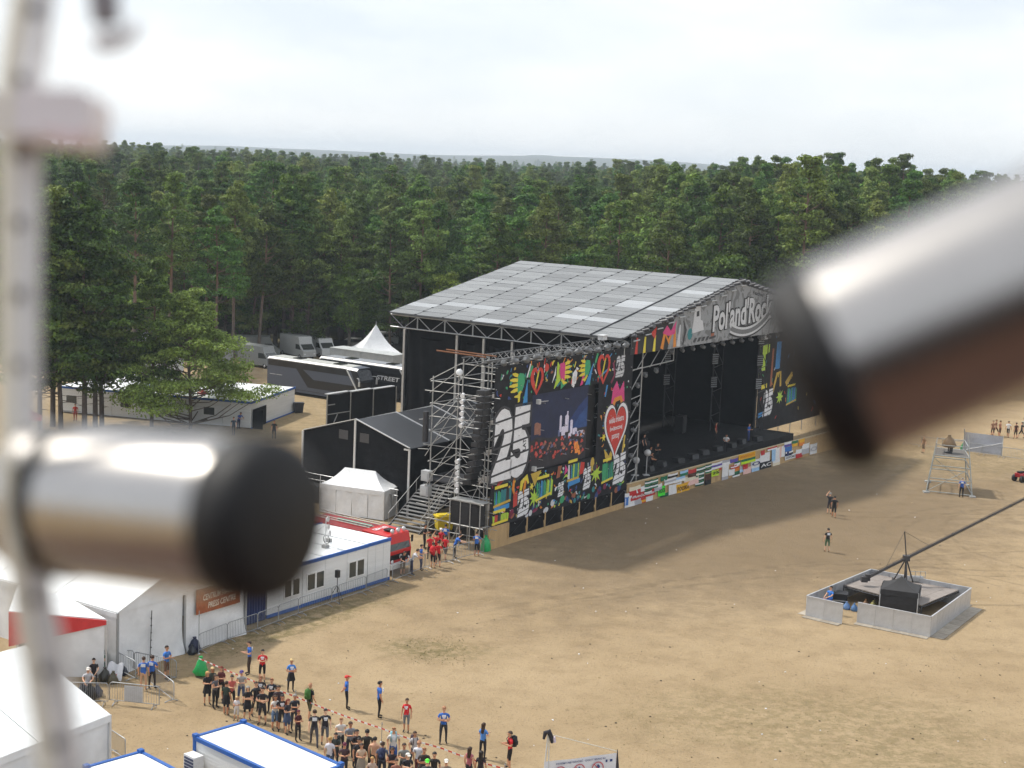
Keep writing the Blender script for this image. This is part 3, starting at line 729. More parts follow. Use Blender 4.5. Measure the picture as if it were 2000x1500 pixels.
# foh lamps hanging inside and along the lintel
spot = MB(); spot.lathe([(.10, -.22), (.16, -.12), (.17, .12), (.13, .22)], axis=(.3, -.9, -.4), n=8); spot.box((0, 0, .22), (.3, .06, .05)); spot.box((-.17, 0, .08), (.03, .05, .3)); spot.box((.17, 0, .08), (.03, .05, .3))
spm = spot.mesh('hanging_lamp', mat('lamp_grey', (.16, .165, .17), .5))
for i in range(13): obj('hanging_lamp', spm, st, (26.5 + i * 1.9, .6, 11.95), random.uniform(-.5, .5))
for s, d, z in ((22.1, .5, 10.4), (23.9, .5, 10.6), (20.6, .3, 9.7), (20.4, .3, 8.2), (20.3, .3, 6.1), (20.1, .3, 4.0)): obj('hanging_lamp', spm, st, (s, d, z), random.uniform(-1, 1))
# gear on the deck
gear = mat('gear_black', (.020, .020, .022), .5, rand=.4)
def deck_thing(name, label, s, d, mb, mats, rz=0, cat='equipment', group=None, z=1.75):
    o = mb.build(name, mats); o.location = W(s, d, z); o.rotation_euler = (0, 0, SROT + rz); return tag(o, label, cat, group)
random.seed(13)
for i in range(9):
    m = MB(); m.prism([(-.45, -.3, 0), (.45, -.3, 0), (.45, .3, 0), (-.45, .3, 0)], (0, .12, .42)); m.box((0, -.2, .2), (.7, .05, .25))
    deck_thing('wedge_monitor', 'black wedge monitor lying on the dark stage deck', 26 + i * 2.6, 1.6 + random.uniform(0, .5), m, gear, random.uniform(-.3, .3), 'speaker', 'wedge monitors on the deck')
for i, (s, d, hgt, wd) in enumerate(((29, 9, 1.3, 1.2), (31, 11, 1.8, 1.6), (34, 12, 1.2, 2.4), (37.5, 10, 1.6, 1.3), (41, 12, 1.1, 2.0), (45, 9, 1.7, 1.2), (25.5, 6, 1.4, 1.0))):
    m = MB(); m.b2((-wd / 2, -.4, 0), (wd / 2, .4, hgt)); m.box((0, -.42, hgt / 2), (wd * .86, .05, hgt * .8)); m.box((0, 0, hgt + .03), (wd * .4, .1, .06))
    deck_thing('backline_cabinet', ('low', 'tall', 'wide', 'square', 'long', 'narrow', 'small')[i] + ' black amplifier cabinet at the back of the stage', s, d, m, gear, random.uniform(-.3, .3), 'amplifier')
m = MB()
for x, yv, r, hh in ((0, -.5, .3, .5), (-.6, 0, .2, .3), (.6, 0, .24, .4), (-.3, .1, .17, .25), (.25, .1, .17, .25)): m.lathe([(r, 0), (r, hh)], (x, yv, .25 if r < .3 else 0), (0, 0, 1), 14)
for x, z in ((-.9, 1.1), (.9, 1.2), (-.5, 1.25)): m.tube((x, .1, 0), (x, .1, z), .02, 5); m.lathe([(.02, .04), (.26, 0), (.27, -.01)], (x, .1, z), (0.2, -.3, 1), 14)
deck_thing('drum_kit', 'dark drum kit with cymbals on the stage', 36, 8.2, m, gear, 0, 'drums')
for i, (s, d) in enumerate(((23.3, 1.6), (23.6, 3.0), (24.1, 1.0), (22.9, 4.2))):
    m = MB(); m.lathe([(.12, -.25), (.26, -.1), (.3, .1), (.22, .25)], (0, 0, 1.3 + .3 * i), (.7, -.6, -.1), 10); m.tube((0, 0, 0), (0, 0, 1.2 + .3 * i), .04, 6); m.box((0, 0, .03), (.5, .5, .06))
    deck_thing('followspot', ('low', 'second', 'short', 'tall')[i] + ' white headed lamp on a stand inside the left stage wing', s, d, m, mat('lamp_white', (.5, .5, .5), .5), .4 * i, 'lamp')

# ------------------------------------------------------------------ screen wing
wg = stage_thing('scaffold_wing', 'tall tube scaffold tower beside and behind the big screen', 'scaffold')
m = MB()
dl = [.35, 2.8, 5.4]; sl_ = [.1, 3.2, 6.4, 9.6, 12.8, 16, 18.8]
tops = {.35: 13.1, 2.8: 13.1, 5.4: 11.6}
for s in sl_:
    for d in dl: m.tube((s, d, .05), (s, d, tops[d] + .15), .05, 6)
m.build('standards', scaff_m, wg)
m = MB()
for z in (1.4, 3.6, 5.6, 7.8, 9.8, 11.4, 12.9):
    for d in dl:
        if z < tops[d] + .1: m.tube((sl_[0] - .3, d, z), (sl_[-1], d, z), .030, 5)
    for s in sl_:
        m.tube((s, -.1, z), (s, 5.6 if z < 11.6 else 2.95, z), .030, 5)
for s in (sl_[0] - .25,):
    for z in (1.4, 3.6, 5.6, 7.8): m.tube((s + .2, .3, z), (s + .2, 2.9, z + 2.1), .027, 5); m.tube((s + .15, 5.45, z), (s + .15, 2.8, z + 2.1), .027, 5)
    m.tube((s, -.8, 1.6), (s, 5.4, 1.5), .030, 5); m.tube((s, 2.7, 13), (s, 5.5, 11.5), .030, 5); m.tube((s, 5.45, 9.6), (s, 1.5, 12.9), .030, 5)
for k, z in enumerate((.6, 2.5, 4.6, 6.7, 8.8, 10.6)):
    m.tube((-.15, -.6, z + .25), (-.15, 5.9, z + .1), .026, 5); m.tube((-.25, 5.4, z), (-.2, 2.8, z + 2.0), .026, 5)
    if k < 5: m.tube((-.22, 2.8, z + 2.1), (-.2, .2, z), .026, 5)
for d0_, z0_, d1_, z1_ in ((5.5, .3, 2.9, 5.4), (5.5, 3.8, .4, 11.2), (5.6, 6.0, 3.0, 9.8), (2.9, .4, .3, 5.6), (5.5, 1.5, 4.2, 4.0)): m.tube((-.3, d0_, z0_), (-.3, d1_, z1_), .028, 5)
for z in (2.4, 6.5, 8.7): m.tube((-.2, 5.4, z), (2.8, 8.6, z - .8), .03, 5)
for d in dl:
    for i in range(len(sl_) - 1): m.tube((sl_[i], d, 9.8 if i % 2 else 7.8), (sl_[i + 1], d, 7.8 if i % 2 else 9.8), .027, 5)
m.build('ledgers', scaff_m, wg)
m = MB()                                             # box truss on top
for s in [x * .8 for x in range(0, 24)]:
    m.tube((s, .6, 13.35), (s, 1.5, 13.0), .028, 4); m.tube((s, .6, 13.0), (s + .8, .6, 13.35), .028, 4); m.tube((s, 1.5, 13.0), (s + .8, .6, 13.35), .028, 4)
    m.tube((s, 1.5, 13.05), (s + .8, 2.6, 13.4), .028, 4); m.tube((s, 2.6, 13.05), (s + .8, 2.6, 13.4), .028, 4)
for d, z in ((.6, 13.35), (.6, 13.0), (1.5, 13.0), (2.6, 13.4)): m.tube((-.4, d, z), (18.9, d, z), .05, 5)
m.cur = 1; m.tube((.5, 1.2, 13.5), (.1, 5.2, 13.6), .06, 5); m.tube((1.5, 1.0, 13.5), (1.0, 5.0, 13.62), .06, 5)
m.build('top_truss', [mat('truss_grey', (.16, .16, .16), .5, .4), mat('rusty_tube', (.20, .085, .04), .8)], wg)
for i, z in enumerate((1.42, 3.62, 5.62, 7.82, 9.82)):
    m = MB(); m.b2((3.3, 3.4, z + .06), (9.2, 4.6, z + .11)); m.build('platform', mat('deck_board', (.12, .11, .10), .8), wg)
m = MB(); m.b2((7, 1.8, .2), (18.6, 1.86, 12.6)); m.build('backing_sheet', black_cloth, wg)
for s, d, z in ((.0, 5.55, 4.5), (.0, 5.6, 3.4)):
    m = MB(); m.b2((s - .3, d - .35, z - .35), (s + .2, d + .35, z + .4)); m.box((s - .32, d, z), (.03, .5, .5)); m.build('junction_box', mat('grey_box', (.42, .43, .44), .5), wg)
m = MB(); m.tube((-.2, 5.7, 7.0), (-.2, 5.7, 9.2), .22, 8); m.build('cable_drum', dark_metal, wg)
m = MB(); m.lathe([(.02, 0), (.22, .04), (.25, .09), (.2, .15), (.02, .16)], (-.2, 2.9, 12.3), (-.7, -.4, .2), 12); m.tube((0, 2.9, 11.8), (0, 2.9, 12.3), .03, 5); m.build('dish_antenna', mat('dish_white', (.72, .73, .74), .5), wg)

# big printed cloth round the screen
bn = stage_thing('wing_banner', 'black banner full of colourful doodles with giant white 25 around the screen', 'banner')
YB = -.02
m = MB(); m.b2((0, YB, 1.55), (4.8, YB + .03, 13.0)); m.b2((14.0, YB, 1.55), (19.1, YB + .03, 13.0)); m.b2((4.8, YB, 10.55), (14.0, YB + .03, 13.0)); m.b2((4.8, YB, 1.55), (14.0, YB + .03, 4.85))
m.build('cloth', mat('banner_black', (.022, .022, .025), .75, var=.4, scale=1.5, bump=.5, bscale=1.2, spec=.15), bn)
ar = MB(); y = YB - .006
random.seed(31)
hand(ar, 'green', 'yellow', (2.9, 11.55), .95, y); hand(ar, 'pink', 'yellow', (8.9, 11.9), .9, y, -1); hand(ar, 'green', 'yellow', (11.9, 11.85), .85, y)
for cx, cz, sc in ((5.3, 11.6, .85), (14.6, 11.7, 1.0)):
    hp = heart_pts(36); n = len(hp)
    stroke(ar, 'red', [(cx + x * sc * .8, cz + z * sc * 1.15) for x, z in hp[19:35]], [.06 + .15 * math.sin(i / 15 * 3.14) for i in range(16)], y)
    stroke(ar, 'red', [(cx + x * sc * .8, cz + z * sc * 1.15) for x, z in hp[2:17]], [.05 + .1 * math.sin(i / 14 * 3.14) for i in range(15)], y)
    for k in range(4): shape(ar, 'yellow', [(-.05, -.2), (.12, -.15), (.1, .22), (-.08, .18)], y, (cx - .2 + .1 * k, cz - .5 + .35 * k), 1, -.4)
shape(ar, 'red', ell(10, .3, .3), y, (6.5, 12.4))
stroke(ar, 'lime', [(7.6, 10.75), (8.15, 11.4), (8.1, 12.3), (7.95, 12.7)], [.04, .3, .22, .03], y); stroke(ar, 'white', [(7.3, 11.2), (7.65, 11.8), (7.75, 12.4)], [.02, .1, .02], y)
shape(ar, 'green', [(0, -.4), (.9, .02), (0, .45)], y, (8.5, 11.0)); shape(ar, 'white', [(0, 0), (.6, .1), (.75, .9), (.5, 1.2), (.1, .9)], y, (10.0, 10.75)); shape(ar, 'grey', ell(8, .2, .25), y - .004, (10.4, 11.2))
shape(ar, 'blue', [(0, 0), (.7, 0), (1.15, 1.7)], y, (11.9, 10.6)); shape(ar, 'blue', [(0, 0), (.65, 0), (.55, 1.9)], y, (3.5, 9.9)); shape(ar, 'pink', [(0, 0), (.4, .1), (.7, 1.0), (.3, .7)], y, (11.2, 10.6))
shape(ar, 'blue', [(0, 0), (1.4, .6), (1.5, .8), (.2, .25)], y, (13.9, 10.9)); shape(ar, 'yellow', [(0, 0), (.25, .05), (.3, .8), (.05, .75)], y, (2.9, 10.2)); stroke(ar, 'green', [(4.2, 11.9), (4.6, 12.7)], .13, y); stroke(ar, 'white', [(3.95, 11.9), (4.3, 12.7)], .07, y); stroke(ar, 'green', [(13.3, 12.2), (13.6, 12.9)], .12, y)
twenty5(ar, (2.35, 7.35), 4.5, 5.2, y)
# print around the lower part
books(ar, (.5, 3.15), 2.0, 1.0, y, 1); books(ar, (5.9, 2.75), 2.0, 1.3, y, 2, ('green', 'lime', 'teal', 'blue', 'green')); books(ar, (10.1, 3.6), 1.6, 1.1, y, 3); books(ar, (15.2, 2.7), 1.6, 1.4, y, 4, ('green', 'teal', 'green', 'blue')); books(ar, (.4, 1.9), 1.9, .5, y, 6, ('lime', 'red', 'dark'))
shape(ar, 'blue', [(0, 0), (1.9, .15), (1.9, .5), (0, .4)], y, (.5, 2.55)); shape(ar, 'blue', [(0, 0), (1.7, .15), (1.7, .5), (0, .4)], y, (10.2, 3.0)); 
twenty5(ar, (4.2, 2.75), 1.5, 1.9, y, .08); twenty5(ar, (9.2, 3.0), .8, 1.1, y, .05); twenty5(ar, (12.9, 3.3), 1.1, 1.7, y, .08); twenty5(ar, (17.8, 3.4), 1.9, 2.4, y, .06)
spark(ar, 'lime', (5.6, 2.9), .75, y, 8, 1); spark(ar, 'lime', (14.2, 3.5), .85, y, 8, 2); shape(ar, 'dark', ell(9, .3, .3), y - .005, (14.0, 4.0)); spark(ar, 'yellow', (5.2, 3.8), .35, y, 6, 3)
stroke(ar, 'yellow', [(3.6, 2.9), (3.9, 4.3), (4.5, 4.6), (4.75, 4.1)], [.08, .2, .22, .1], y); stroke(ar, 'orange', [(3.1, 3.2), (2.8, 4.0), (2.9, 4.8)], [.05, .16, .12], y); shape(ar, 'orange', [(0, 0), (.35, .1), (.5, 1.1), (.2, 1.1)], y, (4.0, 3.3))
shape(ar, 'gold', [(0, 1), (1.4, 1.1), (.6, 0)], y, (5.0, 3.75)); shape(ar, 'red', [(0, 0), (.7, .1), (.75, .9), (.2, 1.0)], y, (11.7, 3.7)); shape(ar, 'red', [(0, 0), (.5, .1), (.45, 1.2), (-.05, 1.0)], y, (2.9, 2.6)); shape(ar, 'pink', [(0, 0), (.5, .3), (.1, .8)], y, (9.6, 4.0)); shape(ar, 'gold', ell(9, .3, .55), y, (13.6, 4.3)); shape(ar, 'brown', [(0, 0), (.5, .05), (.7, .9), (.2, .9)], y, (8.5, 3.9)); shape(ar, 'blue', [(0, .9), (.45, 1.1), (.6, .5), (.2, 0)], y, (3.7, 4.9)); shape(ar, 'red', [(0, 0), (.9, .35), (.2, .5)], y, (.7, 4.4)); shape(ar, 'yellow', [(.2, .5), (.9, .35), (.55, .75)], y, (.7, 4.4))
for i in range(34):
    x = random.uniform(.4, 18.6); z = random.uniform(1.65, 2.3)
    shape(ar, random.choice(['maroon', 'navy', 'green', 'brown', 'grey', 'teal', 'red']), ell(8, random.uniform(.15, .4), random.uniform(.1, .28)), y + .001, (x, z), 1, random.random())
for i in range(75):
    x = random.uniform(.2, 18.7); z = random.choice([random.uniform(2.1, 4.7), random.uniform(10.7, 12.9)])
    if x > 14.2 or x < .1: z = random.uniform(2.2, 12.7)
    shape(ar, random.choice(['white', 'red', 'yellow', 'blue', 'green', 'orange', 'teal', 'navy', 'grey']), [(-.04, -.2), (.06, -.2), (.08, .2), (-.02, .22)], y + .0015, (x, z), random.uniform(.6, 1.3), random.uniform(-.9, .9))
for i in range(230):
    x = random.uniform(.15, 18.9); z = random.choice([random.uniform(1.7, 4.75), random.uniform(1.7, 4.75), random.uniform(10.65, 12.9)])
    if x > 14.2 or (x > .1 and x < 4.6 and random.random() < .3): z = random.uniform(1.8, 12.8)
    c_ = random.choice(['red', 'yellow', 'blue', 'green', 'orange', 'teal', 'navy', 'grey', 'maroon', 'brown', 'gold', 'lime', 'white', 'navy', 'teal']); a_ = random.uniform(0, 6.28); l_ = random.uniform(.15, .5); bend_ = random.uniform(-1.2, 1.2)
    pp_ = [(x + l_ * k / 3 * math.cos(a_ + bend_ * k / 3), z + l_ * k / 3 * math.sin(a_ + bend_ * k / 3)) for k in range(4)]
    if all(.1 < q[0] < 18.95 and 1.6 < q[1] < 12.95 and not (4.75 < q[0] < 14.05 and 4.85 < q[1] < 10.55) for q in pp_): stroke(ar, c_, pp_, [random.uniform(.02, .1), random.uniform(.04, .13), random.uniform(.04, .1), .01], y + .002 - i * .000005)
# right strip with the red heart
shape(ar, 'pink', [(0, 0), (.25, 1.6), (.8, 2.2), (1.3, 1.4), (1.9, 2.1), (2.2, 0), (1.6, .6), (1.1, .9), (.6, .6)], y, (15.9, 8.3)); stroke(ar, 'orange', [(16.1, 8.3), (16.6, 9.0), (17.4, 9.1), (17.9, 8.3)], .2, y - .003)
hp = heart_pts()
shape(ar, 'dark', hp, y - .006, (16.9, 6.75), (1.95, 2.55)); shape(ar, 'white', hp, y - .010, (16.9, 6.75), (1.82, 2.4)); shape(ar, 'dark', hp, y - .013, (16.9, 6.75), (1.56, 2.08)); shape(ar, 'red', hp, y - .016, (16.9, 6.75), (1.5, 2.0))
for k, (tt, wd) in enumerate((('wielka orkiestra', 2.25), ('świątecznej', 1.9), ('pomocy', 1.15))):
    ar.cur = ci('white'); put_text(ar, tt, (16.9, y - .022, 7.45 - .72 * k), wd, .5, X, Z, .015, 0, .04)
stroke(ar, 'gold', [(15.3, 5.2), (15.9, 4.35), (16.3, 4.6), (16.9, 5.4)], [.05, .3, .25, .12], y); spark(ar, 'yellow', (15.1, 6.2), .4, y, 6, 8); spark(ar, 'yellow', (15.3, 8.0), .4, y, 7, 9); stroke(ar, 'gold', [(18.1, 4.4), (18.4, 6.0)], .12, y)
twenty5(ar, (17.1, 11.6), 1.3, 1.7, y, 0, 'grey')
stroke(ar, 'maroon', [(16.0, 12.0), (16.3, 11.0), (15.8, 10.4)], .12, y); stroke(ar, 'blue', [(15.0, 9.4), (15.25, 10.3)], .1, y)
ar.build('artwork', PM, bn)
# plywood foot of the wing
ft = stage_thing('wing_skirt', 'plywood and black mesh skirt along the foot of the screen wing', 'skirting')
m = MB(); m.b2((.0, -.05, 0), (2.35, -.01, 1.62)); m.build('plywood_panel', ply, ft)
m = MB(); m.b2((-.08, -.1, 0), (.0, .02, 1.62)); m.build('corner_post', ply, ft)
for i in range(7):
    x0 = 2.35 + i * 2.39
    m = MB(); m.b2((x0 + .01, -.05, 0), (x0 + 2.38, -.01, .46)); m.build('plywood_panel', ply, ft)
    m = MB(); m.b2((x0 + .08, .0, .46), (x0 + 2.3, .02, 1.56)); m.cur = 1; m.tube((x0 + .2, -.02, .5), (x0 + 2.1, -.02, 1.5), .012, 4); m.build('mesh_panel', [black_cloth, dark_metal], ft)
    m = MB(); m.b2((x0 - .06, -.09, .47), (x0 + .07, -.055, 1.6)); m.build('post', ply, ft)
# LED screen
ls = stage_thing('led_screen', 'large LED screen showing a castle at night in the doodle banner', 'screen')
m = MB(); m.b2((4.75, .25, 4.75), (14.0, .5, 10.6)); m.build('housing', black_paint, ls)
def emat(name, c, e):
    mm = mat(name, c, .5, emit=e, var=.35, scale=2.2); return mm
E_ = [emat('screen_' + k, c, e) for k, c, e in (('night', (.004, .007, .022), .8), ('blue', (.008, .024, .075), .9), ('pale', (.27, .25, .30), .7), ('red', (.20, .03, .024), .7), ('orange', (.33, .11, .02), .75), ('dark', (.012, .011, .014), .6), ('brown', (.11, .05, .035), .7), ('dusk', (.006, .015, .055), .8), ('steel', (.05, .06, .11), .7))]
def sk(mb, c, pts, yy): mb.cur = c; mb.poly([(x, yy, z) for x, z in pts])
m = MB(); random.seed(8)
sk(m, 0, [(4.85, 6.0), (12.9, 6.0), (12.9, 10.5), (4.85, 10.5)], .24); sk(m, 5, [(4.85, 4.85), (12.9, 4.85), (12.9, 6.0), (4.85, 6.0)], .24)
sk(m, 7, [(9.4, 7.3), (12.9, 7.2), (12.9, 9.7), (11.6, 9.0)], .236); sk(m, 1, [(10.8, 7.4), (12.9, 7.3), (12.9, 8.9), (11.8, 8.3)], .232)
sk(m, 5, [(4.85, 6.0), (12.9, 5.9), (12.9, 7.3), (10, 7.3), (8, 7.0), (6, 7.3), (4.85, 7.0)], .230)
for x, z0, wd, hh, c in ((9.0, 7.3, .28, 1.3, 2), (9.75, 7.2, .5, 1.35, 2), (10.0, 8.4, .16, .4, 2), (10.5, 7.0, .35, 1.1, 2), (9.3, 7.0, .5, .7, 2), (8.85, 7.0, .25, .5, 8), (5.6, 7.5, .6, .9, 6), (6.2, 7.4, .25, .9, 6), (10.9, 6.9, .6, .5, 2), (11.5, 6.7, .9, .4, 2), (12.1, 6.6, .5, .5, 2), (10.3, 6.7, .4, .4, 2)):
    sk(m, c, [(x, z0), (x + wd, z0), (x + wd, z0 + hh * .9), (x + wd * .5, z0 + hh), (x, z0 + hh * .92)], .226)
for i in range(150):
    x = random.uniform(4.9, 12.5); z = 5.3 + random.uniform(0, 1.6) * (.75 + .25 * x / 12); c = random.choice([3, 3, 3, 6, 8, 5, 4 if x > 9 else 3, 6, 5, 8]); q = random.uniform(.12, .42)
    if z < 5.6 and x < 8: c = 5
    sk(m, c, [(x, z), (x + q, z + .06), (x + q * .8, z + q * .6), (x + q * .3, z + q * .75)], .222 - i * .00012)
for i in range(8): x = 11.0 + random.uniform(0, 1.6); z = random.uniform(5.2, 6.0); sk(m, 4, [(x, z), (x + .35, z + .05), (x + .25, z + .4), (x, z + .35)], .198 - i * .0003)
m.build('picture', E_, ls)
for x, z in ((5.5, 10.0), (5.3, 5.1)): 
    m = MB(); m.box((x, -.1, z), (.22, .3, .34)); m.tube((x + .2, -.1, z), (x + 1.2, -.15, z - .05), .03, 5); m.build('bracket_lamp', mat('lamp_white', (.5, .5, .5)), ls)
for i in range(13):
    o = spot.mesh('wing_spot', mat('lamp_grey')); q = obj('wing_spot', o); q.location = W(.6 + i * 1.4, -.25, 13.25 + random.uniform(-.1, .12)); q.rotation_euler = (0, 0, random.random() * 6); q.scale = [1.25] * 3
    tag(q, 'grey spotlight on the top edge of the doodle banner', 'spotlight', 'spotlights on the banner top edge')
q = MB(); q.b2((-.6, -.4, 0), (.6, .4, .55)); q.b2((-.75, -.5, .55), (.75, .5, .65)); 
for x in (-.5, .5): q.tube((x, -.3, -.6), (x, .3, 0), .04, 4)
q.cur = 0; qo = q.build('camera_box', mat('pale_box', (.55, .56, .57), .5)); qo.scale = (.55, .55, .6); qo.location = W(15.2, .6, 13.75); qo.rotation_euler = (0, 0, SROT); tag(qo, 'small white equipment box on the wing top under the stage eave', 'equipment box')

# white strobe strings, line array, racks, stairs
stb = MB(); stb.lathe([(.07, -.2), (.12, -.12), (.13, .08), (.17, .2)], (0, 0, 0), (-.75, -.6, -.25), 10); stb.tube((0, 0, 0), (.3, .3, 0), .03, 5)
stm = stb.mesh('strobe_lamp', mat('strobe_white', (.78, .79, .80), .35, var=.05))
for k, (d, zt) in enumerate(((2.35, 10.8), (2.55, 6.1))):
    for i in range(6):
        q = obj('strobe_lamp', stm); q.location = W(-.45, d, zt - i * .42); q.rotation_euler = (0, random.uniform(-.15, .15), SROT - .5 + random.uniform(-.2, .2))
        tag(q, ('white strobe lamp in the upper string on the scaffold side', 'white strobe lamp in the lower string on the scaffold side')[k], 'strobe lamp', ('upper strobe string', 'lower strobe string')[k])
la = stage_thing('line_array', 'black hanging line array of loudspeakers left of the banner', 'loudspeakers')
for i in range(15):
    z = 11.2 - i * .46; d = .55 + .0045 * i * i
    m = MB(); m.prism([(-.8, -.36, -.19), (-.8, .36, -.14), (-.8, .36, .14), (-.8, -.36, .19)], (.9, 0, 0)); m.box((-.82, 0, 0), (.03, .5, .2))
    o = m.build('speaker_cabinet', gear, la); o.location = (-.1, d, z); o.rotation_euler = (-.012 * i, 0, 0)
m = MB(); m.tube((-.6, .55, 11.4), (-.6, .55, 13.0), .03, 5); m.build('chain', steel, la)
rkx = stage_thing('amp_rack', 'black amplifier racks in a tube frame at the wing foot', 'equipment rack')
for i in range(3): m = MB(); m.b2((-.9, .25 + i * .85, 1.75), (-.15, 1.0 + i * .85, 3.3)); m.box((-.92, .62 + i * .85, 2.5), (.03, .6, 1.2)); m.build('rack_case', gear, rkx)
m = MB()
for x in (-1.0, -.05):
    for d in (.1, .95, 1.8, 2.7): m.tube((x, d, .1), (x, d, 3.5), .04, 5)
    for z in (1.7, 3.4): m.tube((x, -.2, z), (x, 2.9, z), .04, 5)
for d in (.1, .95, 1.8, 2.7):
    for z in (1.7, 3.4): m.tube((-1.1, d, z), (.1, d, z), .04, 5)
m.b2((-1.05, .1, 3.42), (0, 2.7, 3.47)); m.build('frame', scaff_m, rkx)
sr = stage_thing('steel_stairs', 'wide steel stairs climbing beside the black tent to the stage', 'stairs')
for i in range(14):
    m = MB(); m.b2((.3 + i * .31, 6.3, .2 * i + .12), (.62 + i * .31, 9.2, .2 * i + .17)); m.build('tread', mat('tread_grey', (.22, .22, .22), .6, .3), sr)
for d in (6.25, 9.25):
    m = MB(); m.prism([(.1, d, 0), (.4, d, 0), (4.7, d, 2.6), (4.7, d, 2.9)], (0, .05, 0)); m.build('stringer', dark_metal, sr)
    m = MB(); m.tube((.3, d, 1.1), (4.7, d, 3.8), .025, 5)
    for i in range(5): m.tube((.35 + i * 1.08, d, .2 + i * .66), (.35 + i * 1.08, d, 1.15 + i * .66), .02, 5)
    m.build('handrail', scaff_m, sr)
m = MB(); m.b2((4.6, 5.8, 3.0), (8, 9.5, 3.1)); m.build('landing', dark_metal, sr)
yb = MB(); yb.prism([(-.55, -.4, 0), (.55, -.4, 0), (.62, -.4, .85), (-.62, -.4, .85)], (0, .8, 0)); yb.b2((-.7, -.48, .85), (.7, .48, .93)); yb.b2((-.5, -.35, .93), (.5, .35, 1.0))
for x in (-.45, .45): yb.b2((x - .05, -.4, -.12), (x + .05, .4, 0))
yo = yb.build('yellow_crate', mat('yellow_plastic', (.62, .47, .02), .45)); p = G(866, 1046); yo.location = (p.x, p.y, .12); yo.rotation_euler = (0, 0, .35); yo.location.z = .6; tag(yo, 'yellow plastic storage bin by the scaffold foot', 'bin')
st2 = MB(); st2.b2((-.6, -.4, 0), (.6, .4, .06))
for x in (-.5, .5):
    for yy in (-.3, .3): st2.tube((x, yy, -.45), (x, yy, 0), .04, 5)
s2 = st2.build('low_trolley', dark_metal); s2.location = (p.x, p.y, .42); s2.rotation_euler = (0, 0, .35); tag(s2, 'dark low trolley under the yellow bin', 'trolley')
random.seed(4)
for i, (px, py, sx, sy, sz, lb) in enumerate(((900, 1052, .8, .6, .9, 'black flight case nearest the amp racks'), (884, 1046, .7, .6, .7, 'small black flight case behind the volunteers'), (917, 1050, .6, .5, 1.1, 'upright dark case by the wing corner'), (840, 1040, .7, .6, .8, 'dark case beside the fire engine lane'))):
    m = MB(); m.b2((-sx / 2, -sy / 2, .08), (sx / 2, sy / 2, sz)); m.cur = 1
    for x in (-1, 1):
        for yy in (-1, 1): m.b2((x * sx / 2 - .02, yy * sy / 2 - .02, .05), (x * sx / 2 + .02, yy * sy / 2 + .02, sz + .01)); 
    for x in (-1, 1): m.box((x * sx * .35, 0, .04), (.08, sy * .8, .08))
    o = m.build('flight_case', [gear, steel]); p = G(px, py); o.location = (p.x, p.y, 0); o.rotation_euler = (0, 0, random.random()); tag(o, lb, 'flight case')

# right hand wing, mostly hidden by the steel bar
rw = stage_thing('far_wing_banner', 'black doodle banner with white 25 on the far side of the stage', 'banner')
rd = 5.2; m = MB(); m.b2((53.9, rd, 1.2), (70, rd + .04, 12.6)); m.build('cloth', MATS['banner_black'], rw)
ar = MB(); y = rd - .006
twenty5(ar, (56.4, 4.0), 2.2, 2.7, y, .05); spark(ar, 'lime', (59.2, 4.3), .9, y, 8, 12); books(ar, (61, 3.4), 2.4, 1.6, y, 5, ('green', 'blue', 'teal', 'green')); stroke(ar, 'yellow', [(54.6, 5.7), (55.9, 5.8)], .22, y)
shape(ar, 'lime', [(0, 0), (.8, 0), (.7, 1.6), (1.6, 1.8), (1.6, 2.6), (0, 2.6)], y, (54.4, 7.4)); shape(ar, 'blue', [(0, 0), (1.1, 0), (1.2, 2.8), (.1, 2.8)], y, (57.6, 7.3)); stroke(ar, 'gold', [(57.4, 5.0), (58.2, 6.8), (59.0, 6.9), (59.2, 5.4)], .2, y); stroke(ar, 'brown', [(56.8, 5.6), (56.9, 9.5)], .22, y); stroke(ar, 'gold', [(60.5, 5.5), (62, 6.5)], .3, y)
twenty5(ar, (55.1, 11.2), 1.1, 1.3, y, 0, 'grey'); shape(ar, 'blue', [(0, 0), (1.4, .2), (1.4, .6), (0, .5)], y, (54.3, 2.6))
for i in range(40): shape(ar, random.choice(['white', 'red', 'yellow', 'blue', 'green', 'orange', 'teal']), [(-.04, -.2), (.06, -.2), (.08, .2), (-.02, .22)], y + .0015, (random.uniform(54.2, 69), random.uniform(2, 12)), random.uniform(.7, 1.6), random.uniform(-.9, .9))
ar.build('artwork', PM, rw)
m = MB()
for s in (54, 57, 60, 63, 66, 69.8):
    for d in (5.5, 9): m.tube((s, d, 0), (s, d, 12.7), .05, 5)
m.tube((54, 5.5, 12.6), (69.8, 5.5, 12.6), .05, 5); m.build('frame', scaff_m, rw)

# ------------------------------------------------------------------ fence with flags in front of the stage
FA, FB = W(19.15, -.05), W(60.0, -1.75); FD = (FB - FA).normalized(); FL = (FB - FA).length; FROT = math.atan2(FD.y, FD.x)
fe = thing('stage_front_fence', 'plywood fence below the stage hung with fan flags', 'fence', FA, FROT)
npan = 17
for i in range(npan):
    m = MB(); m.b2((i * FL / npan + .01, 0, 0), ((i + 1) * FL / npan - .01, .04, 1.85)); m.build('plywood_panel', ply, fe)
m = MB(); m.b2((0, -.04, 1.85), (FL, .14, 1.91)); m.build('top_rail', mat('pale_timber', (.55, .44, .28), .7), fe)
def fx(px):   # distance along the fence for a spot of the photograph
    d = (px - 1000) / FPX * RT - (930 - 750) / FPX * UP + _fw
    n = Vector((-FD.y, FD.x, 0)); t_ = ((FA - CAM).dot(n)) / d.dot(n); return ((CAM + d * t_) - FA).dot(FD)
FLG = 'flags hung along the stage front fence'
